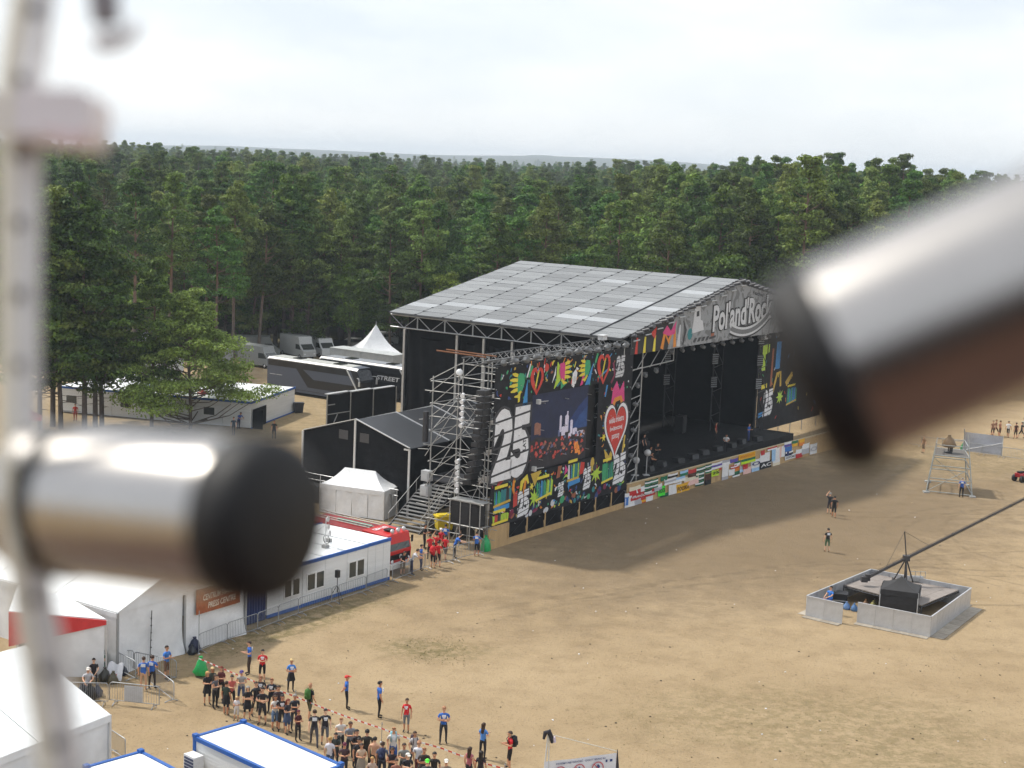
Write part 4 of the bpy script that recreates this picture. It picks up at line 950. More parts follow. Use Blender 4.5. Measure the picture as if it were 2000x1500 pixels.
CL = dict(white='#dadada', green='#1f6a4a', darkgreen='#124a38', red='#b42a2a', yellow='#d9a520', lime='#4be03a', acid='#b6d625', pink='#e0b8b0', blue='#3a72b8', lightblue='#9cc0e0', black='#17171b', brown='#4a2c22', cream='#d8cfb8', navy='#2a3566', orange='#d07828', purple='#5a4a9a', grey='#a8a8ae')
_fk = [0]
def flag(px, z1, wdt, h, cols, label, stripes='h', cat='flag', text=None, tcol='white'):
    wdt *= 1.22; h *= 1.15; z1 = min(z1 + .04, 2.0)
    _fk[0] += 1; m = MB(); x0 = fx(px) - wdt / 2; rg = random.Random(_fk[0]); ph_ = rg.random() * 6; lift = .035 + .006 * (_fk[0] % 7)
    n = len(cols); sk_ = rg.uniform(-.06, .06)
    for k in range(n):
        m.cur = k
        if stripes == 'h': u0, u1, v0, v1 = 0, 1, k / n, (k + 1) / n
        else: u0, u1, v0, v1 = k / n, (k + 1) / n, 0, 1
        def fn(u, v, u0=u0, u1=u1, v0=v0, v1=v1):
            uu = u0 + (u1 - u0) * u; vv = v0 + (v1 - v0) * v
            return (x0 + uu * wdt + sk_ * vv, -lift - .018 - .018 * math.sin(uu * 9 + ph_) * vv - .03 * vv * vv, z1 - h * vv - .05 * math.sin(uu * 3.14) * (1 - vv) + sk_ * uu * .5)
        m.sheet(fn, 6, 4)
    mats_ = [hexmat(CL[c]) for c in cols]
    if text:
        m.cur = n; mats_.append(hexmat(CL[tcol])); put_text(m, text, (x0 + wdt / 2, -lift - .09, z1 - h * .5), wdt * .88, h * .42, (1, 0, 0), (0, 0, 1), .02)
    o = m.build('fan_flag', mats_); o.location = FA; o.rotation_euler = (0, 0, FROT)
    return tag(o, label, cat, FLG)
flag(1256, .95, 3.1, .5, ['red'], 'red banner with white slogan at the left fence end', text='#MuremZaOwsiakiem')
flag(1240, 1.55, 1.4, .6, ['cream', 'red'], 'cream and red flag above the slogan banner')
flag(1228, 1.15, .9, 1.1, ['white'], 'white and blue flag at the very left end of the fence'); flag(1225, .85, .5, .6, ['blue'], 'small blue cloth on the leftmost white flag')
flag(1240, .42, 1.8, .42, ['white', 'grey'], 'white printed flag low at the left fence end', 'v'); flag(1257, .42, .6, .5, ['red', 'yellow', 'red'], 'red yellow red striped flag low on the fence'); flag(1270, .5, .9, .62, ['white'], 'plain white flag low beside the striped flag')
flag(1252, 1.38, 1.2, .4, ['white'], 'white towel over the red slogan banner')
for i, px in enumerate((1266, 1277)):
    for k in range(3): flag(px, 1.75 - .4 * k, .95, .34, ['green' if (i + k) % 2 else 'darkgreen', 'white', 'green'], ('green flag with white stripe in the left green block, ' + ('left column', 'right column')[i] + ', ' + ('top', 'middle', 'bottom')[k]))
flag(1293, 1.0, .9, .75, ['lime'], 'neon green flag with dark print', text='ROCK', tcol='black'); flag(1299, .3, 1.2, .45, ['green', 'darkgreen', 'green'], 'green striped flag at the fence foot'); flag(1285, 1.2, 1.0, .5, ['white', 'grey'], 'grey white flag left of the neon green flag')
flag(1308, 1.45, 1.6, .45, ['white', 'grey', 'white'], 'white flag with grey band right of the neon flag'); flag(1318, .85, 1.7, .75, ['white'], 'large white sheet hanging beside the golden flag'); flag(1333, .72, 1.8, .72, ['yellow'], 'golden yellow flag with small lettering', text='POLSKA', tcol='brown')
flag(1296, 1.75, .9, .35, ['green'], 'small green flag at the fence top'); flag(1313, 1.8, 1.3, .3, ['white', 'black'], 'white and black narrow flag at the fence top'); flag(1326, 1.35, 1.5, .4, ['lightblue', 'white'], 'pale blue and white flag over the golden flag')
flag(1349, 1.2, 2.0, .75, ['cream', 'pink'], 'cream and pink patterned flag in the fence middle'); flag(1334, 1.8, 1.1, .4, ['lightblue', 'green'], 'pale blue and green flag at the fence top middle'); flag(1350, 1.75, 1.1, .6, ['red', 'brown'], 'dark red portrait flag at the fence top')
for k in range(4): flag(1366, 1.75 - .42 * k, 1.2, .36, ['green', 'white', 'darkgreen'], 'green white flag in the middle green column, ' + ('first', 'second', 'third', 'last')[k] + ' from the top')
flag(1382, .95, .95, .95, ['brown', 'black'], 'dark brown portrait flag hanging tall'); flag(1395, 1.15, 1.1, .5, ['acid'], 'acid yellow green flag with dark print', text='25', tcol='black')
for k in range(2): flag(1381, 1.8 - .4 * k, .9, .34, ['darkgreen', 'white', 'green'], 'green flag above the tall brown flag, ' + ('upper', 'lower')[k])
flag(1398, 1.75, 1.7, .5, ['white', 'purple', 'white'], 'white flag with violet band at the top'); flag(1401, 1.3, .8, .3, ['red'], 'small dark red flag beside the acid one'); flag(1415, 1.35, .95, 1.4, ['white', 'white', 'grey'], 'long white sheet reaching to the ground'); flag(1416, 1.8, 1.3, .45, ['grey', 'white'], 'grey and white flag over the long white sheet')
flag(1430, 1.7, 1.2, .3, ['purple'], 'violet flag at the fence top'); flag(1432, 1.1, 1.2, .3, ['red', 'white', 'red'], 'red and white striped flag'); flag(1427, .8, .9, .5, ['white'], 'small white flag right of the long sheet'); flag(1436, .85, 1.0, .3, ['orange'], 'small orange flag near the fence middle'); flag(1436, .45, 1.1, .45, ['green', 'darkgreen', 'white'], 'green striped flag low near the middle'); flag(1437, 1.4, .9, .35, ['green', 'white'], 'green and white flag under the violet one')
flag(1455, 1.9, 2.6, .45, ['yellow'], 'orange yellow banner on top of the fence', text='WOODSTOCK', tcol='orange'); flag(1458, 1.4, 2.2, .4, ['green', 'acid'], 'green and yellow flag below the orange banner'); flag(1453, .9, .8, .4, ['red'], 'bright red square flag'); flag(1457, .6, 1.2, .6, ['pink'], 'pale pink flag at the fence foot'); flag(1448, .8, .8, .5, ['grey', 'lightblue'], 'grey blue flag left of the red square')
flag(1473, 1.1, 1.5, .7, ['white'], 'white flag with round dark emblem', text='O', tcol='navy'); flag(1474, .45, 1.4, .45, ['lightblue'], 'pale blue flag at the fence foot'); flag(1490, 1.5, 1.6, .75, ['white', 'white'], 'white heraldic flag hanging crooked'); flag(1485, 1.75, .6, .4, ['red'], 'small red flag on the crooked white one'); flag(1492, .7, 1.9, .65, ['black'], 'black flag with white letters', text='AC', tcol='white')
flag(1510, 1.6, 1.3, 1.0, ['lightblue', 'white'], 'white and blue eagle flag', 'v'); flag(1522, 1.7, 1.1, .95, ['pink', 'white'], 'pale pink flag in the right half', 'v'); flag(1513, .55, 1.2, .55, ['white', 'cream'], 'cream flag touching the ground'); flag(1535, 1.5, 1.2, .8, ['blue', 'navy'], 'blue flag in the right half'); flag(1540, .65, 2.0, .4, ['white'], 'white banner with black town lettering', text='GOSTOMICE', tcol='black'); flag(1537, 1.0, 1.3, .3, ['white', 'black'], 'white and black flag over the town banner')
flag(1556, .95, 1.2, .75, ['white', 'red'], 'white flag with red spot near the right end'); flag(1568, 1.35, 1.3, .9, ['white', 'grey'], 'white grey flag at the right fence end'); flag(1584, 1.1, 1.3, .9, ['white'], 'white flag with grey ring at the far right', text='O', tcol='grey'); flag(1547, 1.9, 1.0, .5, ['green', 'yellow'], 'green and yellow flag on the right fence top'); flag(1560, 1.9, 1.0, .6, ['yellow', 'orange'], 'yellow orange flag at the right fence top'); flag(1533, 2.0, 1.2, .4, ['white', 'purple'], 'white and violet cloth over the right fence top'); flag(1503, 1.85, 1.6, .25, ['red', 'white'], 'narrow red and white scarf on the right fence top')

# ------------------------------------------------------------------ black tent, black fence, white gazebo
bt_ = stage_thing('black_marquee', 'black gabled marquee with white roof edges beside the stage', 'tent')
T0, T1, E0, E1, EZ, RZ = 3.76, 18.6, 10.1, 20.8, 5.3, 6.85; EM = (E0 + E1) / 2
roofm = mat('black_tarp', (.030, .032, .036), .45, var=.15, scale=1.5, bump=.15, bscale=1.5)
for k in range(3):
    a, b = T0 + (T1 - T0) * k / 3, T0 + (T1 - T0) * (k + 1) / 3
    for e in (E0, E1):
        m = MB(); m.prism([(a + .02, e, EZ), (b - .02, e, EZ), (b - .02, EM, RZ), (a + .02, EM, RZ)], (0, 0, .04)); m.build('roof_panel', roofm, bt_)
    m = MB(); m.b2((a + .03, E0 - .02, 0), (b - .03, E0 + .02, EZ - .05)); m.build('side_wall', black_cloth, bt_)
for e0, e1, z0, z1 in ((E0, EM, EZ, RZ), (EM, E1, RZ, EZ)):
    m = MB(); m.prism([(T0, e0 + .04, 0), (T0, e1 - .04, 0), (T0, e1 - .04, z1 - .05), (T0, e0 + .04, z0 - .05)], (.03, 0, 0)); m.build('gable_wall', black_cloth, bt_)
m = MB(); m.b2((T0 + .1, E1 - .02, 0), (T1, E1 + .02, EZ)); m.build('side_wall', black_cloth, bt_)
alu = mat('aluminium', (.62, .63, .64), .4, .5, var=.1)
for k in range(4):
    s = T0 + (T1 - T0) * k / 3 - .03
    for e in (E0, E1): m = MB(); m.prism([(s - .05, e, EZ + .05), (s + .06, e, EZ + .05), (s + .06, EM, RZ + .05), (s - .05, EM, RZ + .05)], (0, 0, .07)); m.build('rafter', alu, bt_)
for d, z in ((E0, EZ), (EM, RZ), (E1, EZ)): m = MB(); m.b2((T0 - .1, d - .09, 0), (T0 - .02, d + .09, z)); m.build('gable_post', alu, bt_)
m = MB(); m.b2((T0 - .12, E0 - .02, EZ - .12), (T0 - .02, E0 + .5, EZ)); m.build('eave_plate', alu, bt_)
for d in (EM - .9, EM + 1.2): m = MB(); m.b2((T0 - .03, d - .45, 5.2), (T0 - .005, d + .45, 5.9)); m.build('vent_window', mat('tent_vent', (.06, .06, .065), .3), bt_)
ra = stage_thing('handrail_platform', 'raised black platform with tube handrail in front of the black marquee', 'platform')
m = MB(); m.b2((2.7, 15.2, .0), (3.6, 24, 1.35)); m.build('deck', mat('platform_dark', (.06, .06, .06), .8), ra)
m = MB()
for z in (2.3, 1.85): m.tube((2.72, 10.3, z), (2.72, 24, z), .035, 5)
for d in (10.4, 13.2, 15.5, 18, 20.5, 23): m.tube((2.72, d, 0), (2.72, d, 2.35), .035, 5)
m.build('handrail', alu, ra)
bf = stage_thing('black_fence', 'black cloth fence with pale top edge behind the black marquee', 'fence')
for k, (a, b) in enumerate((((24.2, 36.1), (24.2, 29.5)), ((24.2, 29.5), (21.0, 23.6)))):
    pass
q0, q1 = Vector((24.2, 36.2, 0)), Vector((33.5, 35.2, 0))
for k in range(3):
    a = q0.lerp(q1, k / 3); b = q0.lerp(q1, (k + 1) / 3)
    m = MB(); m.sheet(lambda u, v, a=a, b=b: (a.x + (b.x - a.x) * u, a.y + (b.y - a.y) * u + .06 * math.sin(u * 12), .1 + (4.2 - .12 * math.sin(u * 3.14)) * v), 10, 4); m.build('cloth_panel', black_cloth, bf)
    m = MB(); m.b2((a.x, a.y - .25, 4.28), (b.x, a.y + .25, 4.36)); m.build('top_edge', mat('pale_edge', (.40, .41, .42), .6), bf)
m = MB()
for t_ in (0, .33, .66, 1): p = q0.lerp(q1, t_); m.tube((p.x, p.y - .1, 0), (p.x, p.y - .1, 4.3), .06, 5)
for z in (1.0, 2.4, 3.3): m.tube((q0.x - .1, q0.y - .3, z), (q0.x + .9, q0.y - .3, z), .05, 5)
m.tube((q0.x, q0.y - .3, .3), (q0.x + 1.2, q0.y - .4, 2.3), .05, 5); m.tube((q0.x, q0.y - .3, 2.4), (q0.x + 3.0, q0.y - .4, 2.4), .05, 5)
m.build('frame', scaff_m, bf)

def gazebo(name, label, org, rz, L_, Wd, eave, peak, ridge, cm, walls=True, val=.32, seams=4):
    g = thing(name, label, 'tent', org, rz)
    r0, r1 = Vector((L_ / 2 - ridge / 2, Wd / 2, peak)), Vector((L_ / 2 + ridge / 2, Wd / 2, peak))
    c = [Vector((0, 0, eave)), Vector((L_, 0, eave)), Vector((L_, Wd, eave)), Vector((0, Wd, eave))]
    def panel(a, b, t0, t1):
        m = MB()
        def fn(u, v):
            lo = a.lerp(b, u); hi = t0.lerp(t1, u); p = lo.lerp(hi, v); p.z -= .16 * math.sin(v * 3.14) * (peak - eave); return p
        m.sheet(fn, 8, 6); m.build('roof_panel', cm, g)
    if ridge > 0: panel(c[0], c[1], r0, r1); panel(c[2], c[3], r1, r0)
    else: panel(c[0], c[1], r0, r0); panel(c[2], c[3], r0, r0)
    panel(c[1], c[2], r1, r1); panel(c[3], c[0], r0, r0)
    for i in range(4):
        a, b = c[i], c[(i + 1) % 4]; nrm = Vector((b.y - a.y, a.x - b.x, 0)).normalized() * .03
        m = MB(); m.sheet(lambda u, v: a.lerp(b, u) + nrm * (1 + math.sin(u * 20) * .4) + Vector((0, 0, -val * v - .03 * v * abs(math.sin(u * 9)))), 14, 2); m.build('valance', cm, g)
    if walls:
        for i in range(4):
            a, b = c[i], c[(i + 1) % 4]; ns = max(1, round((b - a).length / (L_ / seams)))
            for k in range(ns):
                p, q = a.lerp(b, k / ns), a.lerp(b, (k + 1) / ns); nrm = Vector((b.y - a.y, a.x - b.x, 0)).normalized()
                m = MB(); ph_ = k * 1.7 + i
                m.sheet(lambda u, v: p.lerp(q, .01 + .98 * u) - nrm * (.03 + .05 * math.sin(u * 6 + ph_ + 4 * v) * (1 - v)) - Vector((0, 0, (eave - .25) * v + .2)) , 10, 8); m.build('wall_panel', cm, g)
    for q in c: m = MB(); m.b2((q.x - .03, q.y - .03, 0), (q.x + .03, q.y + .03, eave)); m.build('corner_post', alu, g)
    return g
p = G(749, 1018); gazebo('white_gazebo', 'white pop-up tent with closed walls before the black marquee', (p.x - 5.45 * .93, p.y + 5.45 * .37, 0), math.atan2(-.37, .93), 5.45, 2.5, 2.25, 3.45, 2.6, white_pvc)

# ------------------------------------------------------------------ fire engine
fe_ = stage_thing('fire_engine', 'red fire engine with ladder on its roof behind the white cabins', 'fire engine')
redp = mat('engine_red', (.52, .018, .014), .32, var=.06); redd = mat('engine_dark_red', (.28, .012, .012), .4)
X0, X1, Y0 = -10.15, -7.85, .75
m = MB(); m.prism([(X0, Y0 + .05, .75), (X0, Y0 + .0, 1.55), (X0, Y0 + .25, 2.62), (X0, Y0 + 2.35, 2.72), (X0, Y0 + 2.35, .75)], (X1 - X0, 0, 0)); m.build('cab', redp, fe_)
m = MB(); m.prism([(X0 + .12, Y0 - .0, 1.62), (X0 + .12, Y0 + .24, 2.5), (X0 + .12, Y0 + .29, 2.5), (X0 + .12, Y0 + .1, 1.62)], (X1 - X0 - .24, 0, 0)); wsn = m.build('windscreen', glass_dark, fe_)
m = MB()
for x in (X0 + .75, X1 - .75): m.tube((x - .4, Y0 + .02, 1.62), (x + .35, Y0 + .08, 1.95), .015, 4)
m.build('wiper', rubber, wsn)
m = MB(); m.b2((X0 + .15, Y0 - .03, 1.0), (X1 - .15, Y0 + .03, 1.35)); m.cur = 1; m.lathe([(.14, 0), (.14, .02)], ((X0 + X1) / 2, Y0 - .04, 1.17), (0, -1, 0), 14); m.build('grille', [black_paint, alu], fe_)
m = MB(); m.b2((X0 - .03, Y0 - .18, .45), (X1 + .03, Y0 + .1, .8)); m.build('bumper', mat('bumper_white', (.62, .62, .62), .5), fe_)
for x in (X0 + .3, X1 - .3): m = MB(); m.lathe([(.13, -.02), (.13, .03), (.05, .05)], (x, Y0 - .02, .92), (0, -1, 0), 12); m.build('headlight', mat('headlight', (.75, .76, .78), .15), fe_)
for x in (X0 - .18, X1 + .18): m = MB(); m.b2((x - .08, Y0 + .05, 1.9), (x + .08, Y0 + .12, 2.35)); m.tube((x, Y0 + .12, 2.1), ((X0 if x < X0 else X1), Y0 + .3, 2.2), .02, 4); m.build('mirror', rubber, fe_)
for x in (X0, X1):
    m = MB(); sx = -.01 if x == X0 else .01; m.b2((x + sx - .005, Y0 + .5, 1.7), (x + sx + .005, Y0 + 1.3, 2.4)); m.build('side_window', glass_dark, fe_)
for k, x in enumerate((X0 + .45, X0 + 1.05, X0 + 1.65)):
    m = MB(); m.lathe([(.1, 0), (.15, .05), (.15, .16), (.05, .18)], (x + .3, Y0 + .5, 2.8), (0, -1, .1), 12); m.build('roof_lamp', alu, fe_)
m = MB(); m.b2((X0 + .9, Y0 + .8, 2.70), (X0 + 1.5, Y0 + 1.25, 2.8)); m.build('roof_hatch', rubber, fe_)
m = MB(); put_text(m, 'GBA 302', ((X0 + X1) / 2, Y0 + 1.75, 2.735), 1.4, .36, (1, 0, 0.0), (0, 1, .045), .02); m.build('roof_lettering', mat('white_paint', (.78, .78, .78), .5), fe_)
m = MB(); m.b2((X0, Y0 + 2.42, .7), (X1, Y0 + 7.4, 2.55)); bo = m.build('body', redp, fe_)
for k in range(4):
    for x in (X0 - .012, X1 + .012): m = MB(); m.b2((x - .01, Y0 + 2.6 + k * 1.18, .9), (x + .01, Y0 + 3.65 + k * 1.18, 2.3)); m.build('shutter', alu, bo)
m = MB(); m.b2((X0 - .02, Y0 + 2.4, 2.55), (X1 + .02, Y0 + 7.4, 2.63)); m.build('roof_rim', redd, fe_)
m = MB()
for x in (X0 + .35, X0 + .8, X1 - .8, X1 - .35): m.tube((x, Y0 + 2.0, 2.86), (x, Y0 + 7.6, 2.9), .035, 5)
for k in range(14): yv = Y0 + 2.2 + k * .4; m.tube((X0 + .35, yv, 2.86), (X0 + .8, yv, 2.86), .02, 4); m.tube((X1 - .8, yv, 2.86), (X1 - .35, yv, 2.86), .02, 4)
m.build('ladder', mat('ladder_grey', (.33, .31, .28), .5, .3), fe_)
m = MB(); m.tube((X0 + 1.15, Y0 + 2.4, 2.75), (X0 + 1.15, Y0 + 5.4, 2.75), .1, 8); m.build('suction_hose', mat('hose_green', (.06, .22, .16), .6), fe_)
for x in (X0 + .12, X1 - .12):
    for yv in (Y0 + 1.3, Y0 + 5.8):
        m = MB(); m.lathe([(.3, -.14), (.48, -.13), (.5, 0), (.48, .13), (.3, .14)], (x, yv, .5), (1, 0, 0), 18); t_ = m.build('wheel', rubber, fe_)
        m = MB(); m.lathe([(.02, -.12), (.28, -.1), (.28, .1), (.02, .12)], (x, yv, .5), (1, 0, 0), 14); m.build('rim', alu, t_)

# ------------------------------------------------------------------ site cabins and containers
cabw = mat('cabin_white', (.68, .69, .69), .5, var=.12, scale=.8, bump=.35, bscale=3, stretch=(.2, .2, 6))
def window(parent, x0, x1, z0, z1, y):
    m = MB(); m.b2((x0 - .06, y - .05, z0 - .06), (x1 + .06, y + .0, z1 + .06)); f = m.build('window', mat('window_frame', (.74, .74, .73), .5), parent)
    xm = (x0 + x1) / 2
    for a, b in ((x0 + .03, xm - .09), (xm + .09, x1 - .03)): m = MB(); m.b2((a, y - .065, z0 + .03), (b, y - .052, z1 - .03)); m.build('pane', glass_dark, f)
def cabin(name, label, s0, s1, d0, d1, wins=(), roofseams=3, blue=True, h=2.78, group='site cabins in a row'):
    c = stage_thing(name, label, 'cabin', group); L_ = s1 - s0
    m = MB(); m.b2((s0 + .03, d0, .25), (s1 - .03, d1, h - .12)); m.build('wall', cabw, c)
    m = MB(); m.b2((s0 + .02, d0 - .03, .06), (s1 - .02, d0 + .06, .26)); m.b2((s1 - .1, d0 + .06, .06), (s1 - .0, d1, .26)); m.build('skirt', blue_trim, c)
    m = MB(); m.b2((s0, d0 - .05, h - .14), (s1, d0 + .07, h + .06)); m.b2((s0, d1 - .07, h - .14), (s1, d1 + .05, h + .06)); m.build('roof_edge', blue_trim, c)
    for k in range(roofseams):
        a, b = s0 + L_ * k / roofseams, s0 + L_ * (k + 1) / roofseams
        m = MB(); m.b2((a + .05, d0 + .08, h - .04), (b - .05, d1 - .08, h + .02)); m.build('roof_sheet', white_roof, c)
    m = MB(); m.b2((s0 + .04, d0 + .075, h - .13), (s1 - .04, d1 - .075, h - .05)); m.build('roof_base', mat('seam_blue', (.03, .06, .12), .6), c)
    for k in range(3):
        m = MB(); x = s0 + L_ * (k + .5) / 3; m.b2((x - L_ / 6 + .03, d0 - .018, .3), (x + L_ / 6 - .03, d0 - .004, h - .2)); m.build('wall_panel', cabw, c)
    for w0, w1 in wins: window(c, w0, w1, 1.0, 2.0, d0 - .02)
    return c
cabin('site_cabin', 'white site cabin at the right end with blank front wall', -13.1, -10.8, .15, 6.0, (), 1)
cabin('site_cabin', 'white site cabin with two double windows and aerials on its roof', -19.25, -13.15, .1, 6.0, ((-18.85, -17.35), (-15.0, -13.55)), 3)
cabin('site_cabin', 'white site cabin half hidden behind the near steel bar', -22.35, -19.3, .05, 6.0, ((-20.9, -19.6),), 2)
bc = stage_thing('blue_container', 'dark blue corrugated container between cabins and white marquee', 'container')
m = MB(); navy_c = mat('container_blue', (.012, .035, .13), .5, var=.15)
n = 22
pts = []
for k in range(n * 2): pts.append((-24.95 + 2.45 * k / (n * 2), (.0 if (k // 1) % 4 < 2 else -.05), .08))
pts.append((-22.5, 0, .08))
for a, b in zip(pts, pts[1:]): m.poly([a, b, (b[0], b[1], 2.6), (a[0], a[1], 2.6)])
m.build('front_wall', navy_c, bc)
m = MB(); m.b2((-24.95, .03, .05), (-22.5, 6, 2.58)); m.build('body', navy_c, bc); m = MB(); m.b2((-24.97, -.06, 2.58), (-22.45, 6.02, 2.68)); m.build('roof', navy_c, bc)
ae = stage_thing('aerial_mast', 'white aerial mast with small dishes on the cabin roof', 'antenna')
wp = mat('white_paint'); ax_, ay_ = -15.6, 1.5
m = MB(); m.tube((ax_, ay_, 2.85), (ax_, ay_, 4.7), .035, 6); m.tube((ax_, ay_, 4.3), (ax_ - 1.2, ay_ + 1.2, 2.9), .02, 4); m.tube((ax_, ay_, 4.3), (ax_ + 1.3, ay_ + .9, 2.9), .02, 4); m.build('mast', wp, ae)
for z, dx in ((4.65, .0), (4.15, .05), (3.7, .2)): m = MB(); m.lathe([(.02, 0), (.14, .03), (.19, .1)], (ax_ + dx, ay_ - .06, z), (.3, -1, .1), 12); m.build('dish', wp, ae)
for x, yv in ((ax_, ay_), (ax_ - 1.2, ay_ + 1.2), (ax_ + 1.3, ay_ + .9)): m = MB(); m.box((x, yv, 2.9), (.34, .34, .2)); m.build('ballast', mat('concrete', (.34, .34, .33), .9), ae)
m = MB(); m.path([(ax_ + .9 + .28 * math.cos(i * .5), ay_ + .7 + .1 * math.sin(i * .5), 3.05 + .25 * math.sin(i * .5)) for i in range(26)], .018, 4); o = m.build('cable_coil', rubber); o.location = SA; o.rotation_euler = (0, 0, SROT); tag(o, 'black cable coil on the white cabin roof', 'cable')

def iso_container(name, label, org, rz, L_=6.5, Wd=2.65, h=2.6):
    c = thing(name, label, 'container', org, rz)
    m = MB(); m.b2((.05, .05, .1), (L_ - .05, Wd - .05, h - .1)); m.build('wall', cabw, c)
    m = MB()
    for a, b in (((0, -.02), (L_, .12)), ((0, Wd - .12), (L_, Wd + .02)), ((-.02, .12), (.12, Wd - .12)), ((L_ - .12, .12), (L_ + .02, Wd - .12))): m.b2((a[0], a[1], h - .17), (b[0], b[1], h)); m.b2((a[0], a[1], 0), (b[0], b[1], .16))
    m.build('blue_frame', blue_trim, c)
    for x in (.08, L_ - .08):
        for yv in (.08, Wd - .08): m = MB(); m.b2((x - .11, yv - .11, h - .05), (x + .11, yv + .11, h + .09)); m.b2((x - .085, yv - .085, .1), (x + .085, yv + .085, h - .1)); m.build('corner_casting', blue_trim, c)
    m = MB(); m.sheet(lambda u, v: (.13 + (L_ - .26) * u, .13 + (Wd - .26) * v, h - .05 + .09 * math.sin(u * 3.14) ** .5 * math.sin(v * 3.14) ** .5), 16, 10); m.build('roof', mat('container_roof', (.80, .81, .80), .5, var=.06, scale=1.2), c)
    return c
def pt(px, py, z): return G(px, py, z)
a, b = pt(377, 1437, 2.6), pt(482, 1409, 2.6); rzA = math.atan2(-(b.x - a.x), (b.y - a.y)) ; rzA = -.735
cA = iso_container('office_container', 'white roofed container with blue frame and air conditioner in front', (a.x, a.y, 0), rzA)
m = MB(); m.b2((.12, -.55, 1.35), (.85, -.06, 2.0)); ac = m.build('air_conditioner', mat('ac_white', (.72, .72, .72), .45), cA)
m = MB()
for k in range(4): m.b2((.18, -.57, 1.41 + .14 * k), (.79, -.552, 1.5 + .14 * k)); m.b2((.1, -.5, 1.41 + .14 * k), (.118, -.1, 1.5 + .14 * k))
m.build('grille', mat('grille_grey', (.06, .07, .13), .5), ac)
a = pt(163, 1497, 2.6); iso_container('office_container', 'pale blue white roofed container cut by the bottom left edge', (a.x, a.y, 0), -.76)

# ------------------------------------------------------------------ white marquees on the left
mq = stage_thing('white_marquee', 'white gabled marquee with press banner on its front', 'tent')
A0, A1, AD, AE, AR = -34.4, -25.05, -.8, 3.25, 5.1; AM = (A0 + A1) / 2
for k, (s0, s1) in enumerate(((A0, AM), (AM, A1))):
    def fn(u, v, s0=s0, s1=s1): return (s0 + .08 + (s1 - s0 - .16) * u, AD - .05 * math.sin(u * 9 + v * 3) * (1 - v) - .18 * (1 - v) ** 6 * (1 + .4 * math.sin(u * 14)), .02 + 3.2 * v)
    m = MB(); m.sheet(fn, 20, 10); m.build('front_wall', white_pvc, mq)
    z0, z1 = (AE, AR) if k == 0 else (AR, AE)
    m = MB(); m.prism([(s0, AD - .03, 3.22), (s1, AD - .03, 3.22), (s1, AD - .03, z1), (s0, AD - .03, z0)], (0, .05, 0)); m.build('gable_sheet', white_pvc, mq)
    m = MB(); e = s0 if k == 0 else s1
    for j in range(3):
        m = MB(); m.prism([(e, AD - .1 + j * 5 + .02, AE), (AM, AD - .1 + j * 5 + .02, AR), (AM, AD + 4.9 + j * 5 - .02, AR), (e, AD + 4.9 + j * 5 - .02, AE)], (0, 0, .05)); m.build('roof_panel', white_roof, mq)
    m = MB()
    m.sheet(lambda u, v, e=e: (e + (-.03 if e == A0 else .03) * (1 + math.sin(u * 40) * .5), AD + 15 * u, 3.2 * v), 24, 3); m.build('side_wall', white_pvc, mq)
for s, z in ((A0, AE), (AM, AR), (A1, AE)): m = MB(); m.b2((s - .06, AD - .12, 0), (s + .06, AD - .02 if s != AM else AD - .06, z if s != AM else 3.2)); m.build('post', mat('grey_post', (.33, .34, .35), .5, .3), mq)
m = MB(); m.b2((A0 - .06, AD - .1, AE - .28), (A0 + .02, AD + 15, AE - .02)); m.build('eave_band', white_pvc, mq)
m = MB(); m.tube((-32.2, AD - .1, .1), (-32.1, AD - .1, 2.9), .02, 4)
for k in range(6): m.box((-32.15, AD - .12, .5 + k * .4), (.08, .04, .05))
m.build('zip', rubber, mq)
pb = stage_thing('press_banner', 'rust orange press centre banner on the white marquee front', 'banner')
m = MB(); m.b2((-28.95, AD - .16, 1.95), (-25.6, AD - .13, 3.35)); m.build('sheet', mat('rust_print', (.30, .085, .03), .6, var=.4, scale=2), pb)
m = MB(); put_text(m, 'CENTRUM PRASOWE', (-27.1, AD - .165, 2.85), 2.7, .34, X, Z, .02, .1, .03); put_text(m, 'PRESS CENTRE', (-27.0, AD - .165, 2.35), 2.1, .34, X, Z, .02, .1, .03); m.build('lettering', mat('print_cream', (.66, .60, .50), .6), pb)
an = stage_thing('red_fronted_tent', 'small white tent with red fascia left of the marquee', 'tent')
m = MB(); m.sheet(lambda u, v: (-35.3 - 2.6 * u, -.9 + 3.6 * u - .0, .05 + (2.7 + .25 * u) * v), 12, 4); m.build('front_wall', white_pvc, an)
m = MB(); m.prism([(-35.25, -1.0, 2.88), (-38.2, 2.9, 1.6), (-38.2, 2.9, 3.4), (-35.25, -1.0, 3.1)], (-.05, -.05, 0)); m.build('red_fascia', mat('red_pvc', (.55, .035, .035), .5, var=.15), an)
m = MB(); m.prism([(-35.2, -.9, 3.1), (-38.2, 2.9, 3.4), (-36.0, 5, 3.9), (-34.5, 3, 3.4)], (0, 0, .04)); m.build('roof', white_roof, an)
m = MB(); m.prism([(-37.0, 1.35, .03), (-37.9, 2.5, .03), (-37.9, 2.5, 2.2)], (-.04, -.04, 0)); m.build('entrance', mat('maroon_cloth', (.07, .012, .02), .8), an)
m = MB(); m.tube((-35.25, -1.0, 0), (-35.25, -1.0, 3.1), .05, 6); m.tube((-37.9, 2.5, 0), (-37.9, 2.5, 3.3), .05, 6); m.build('post', alu, an)
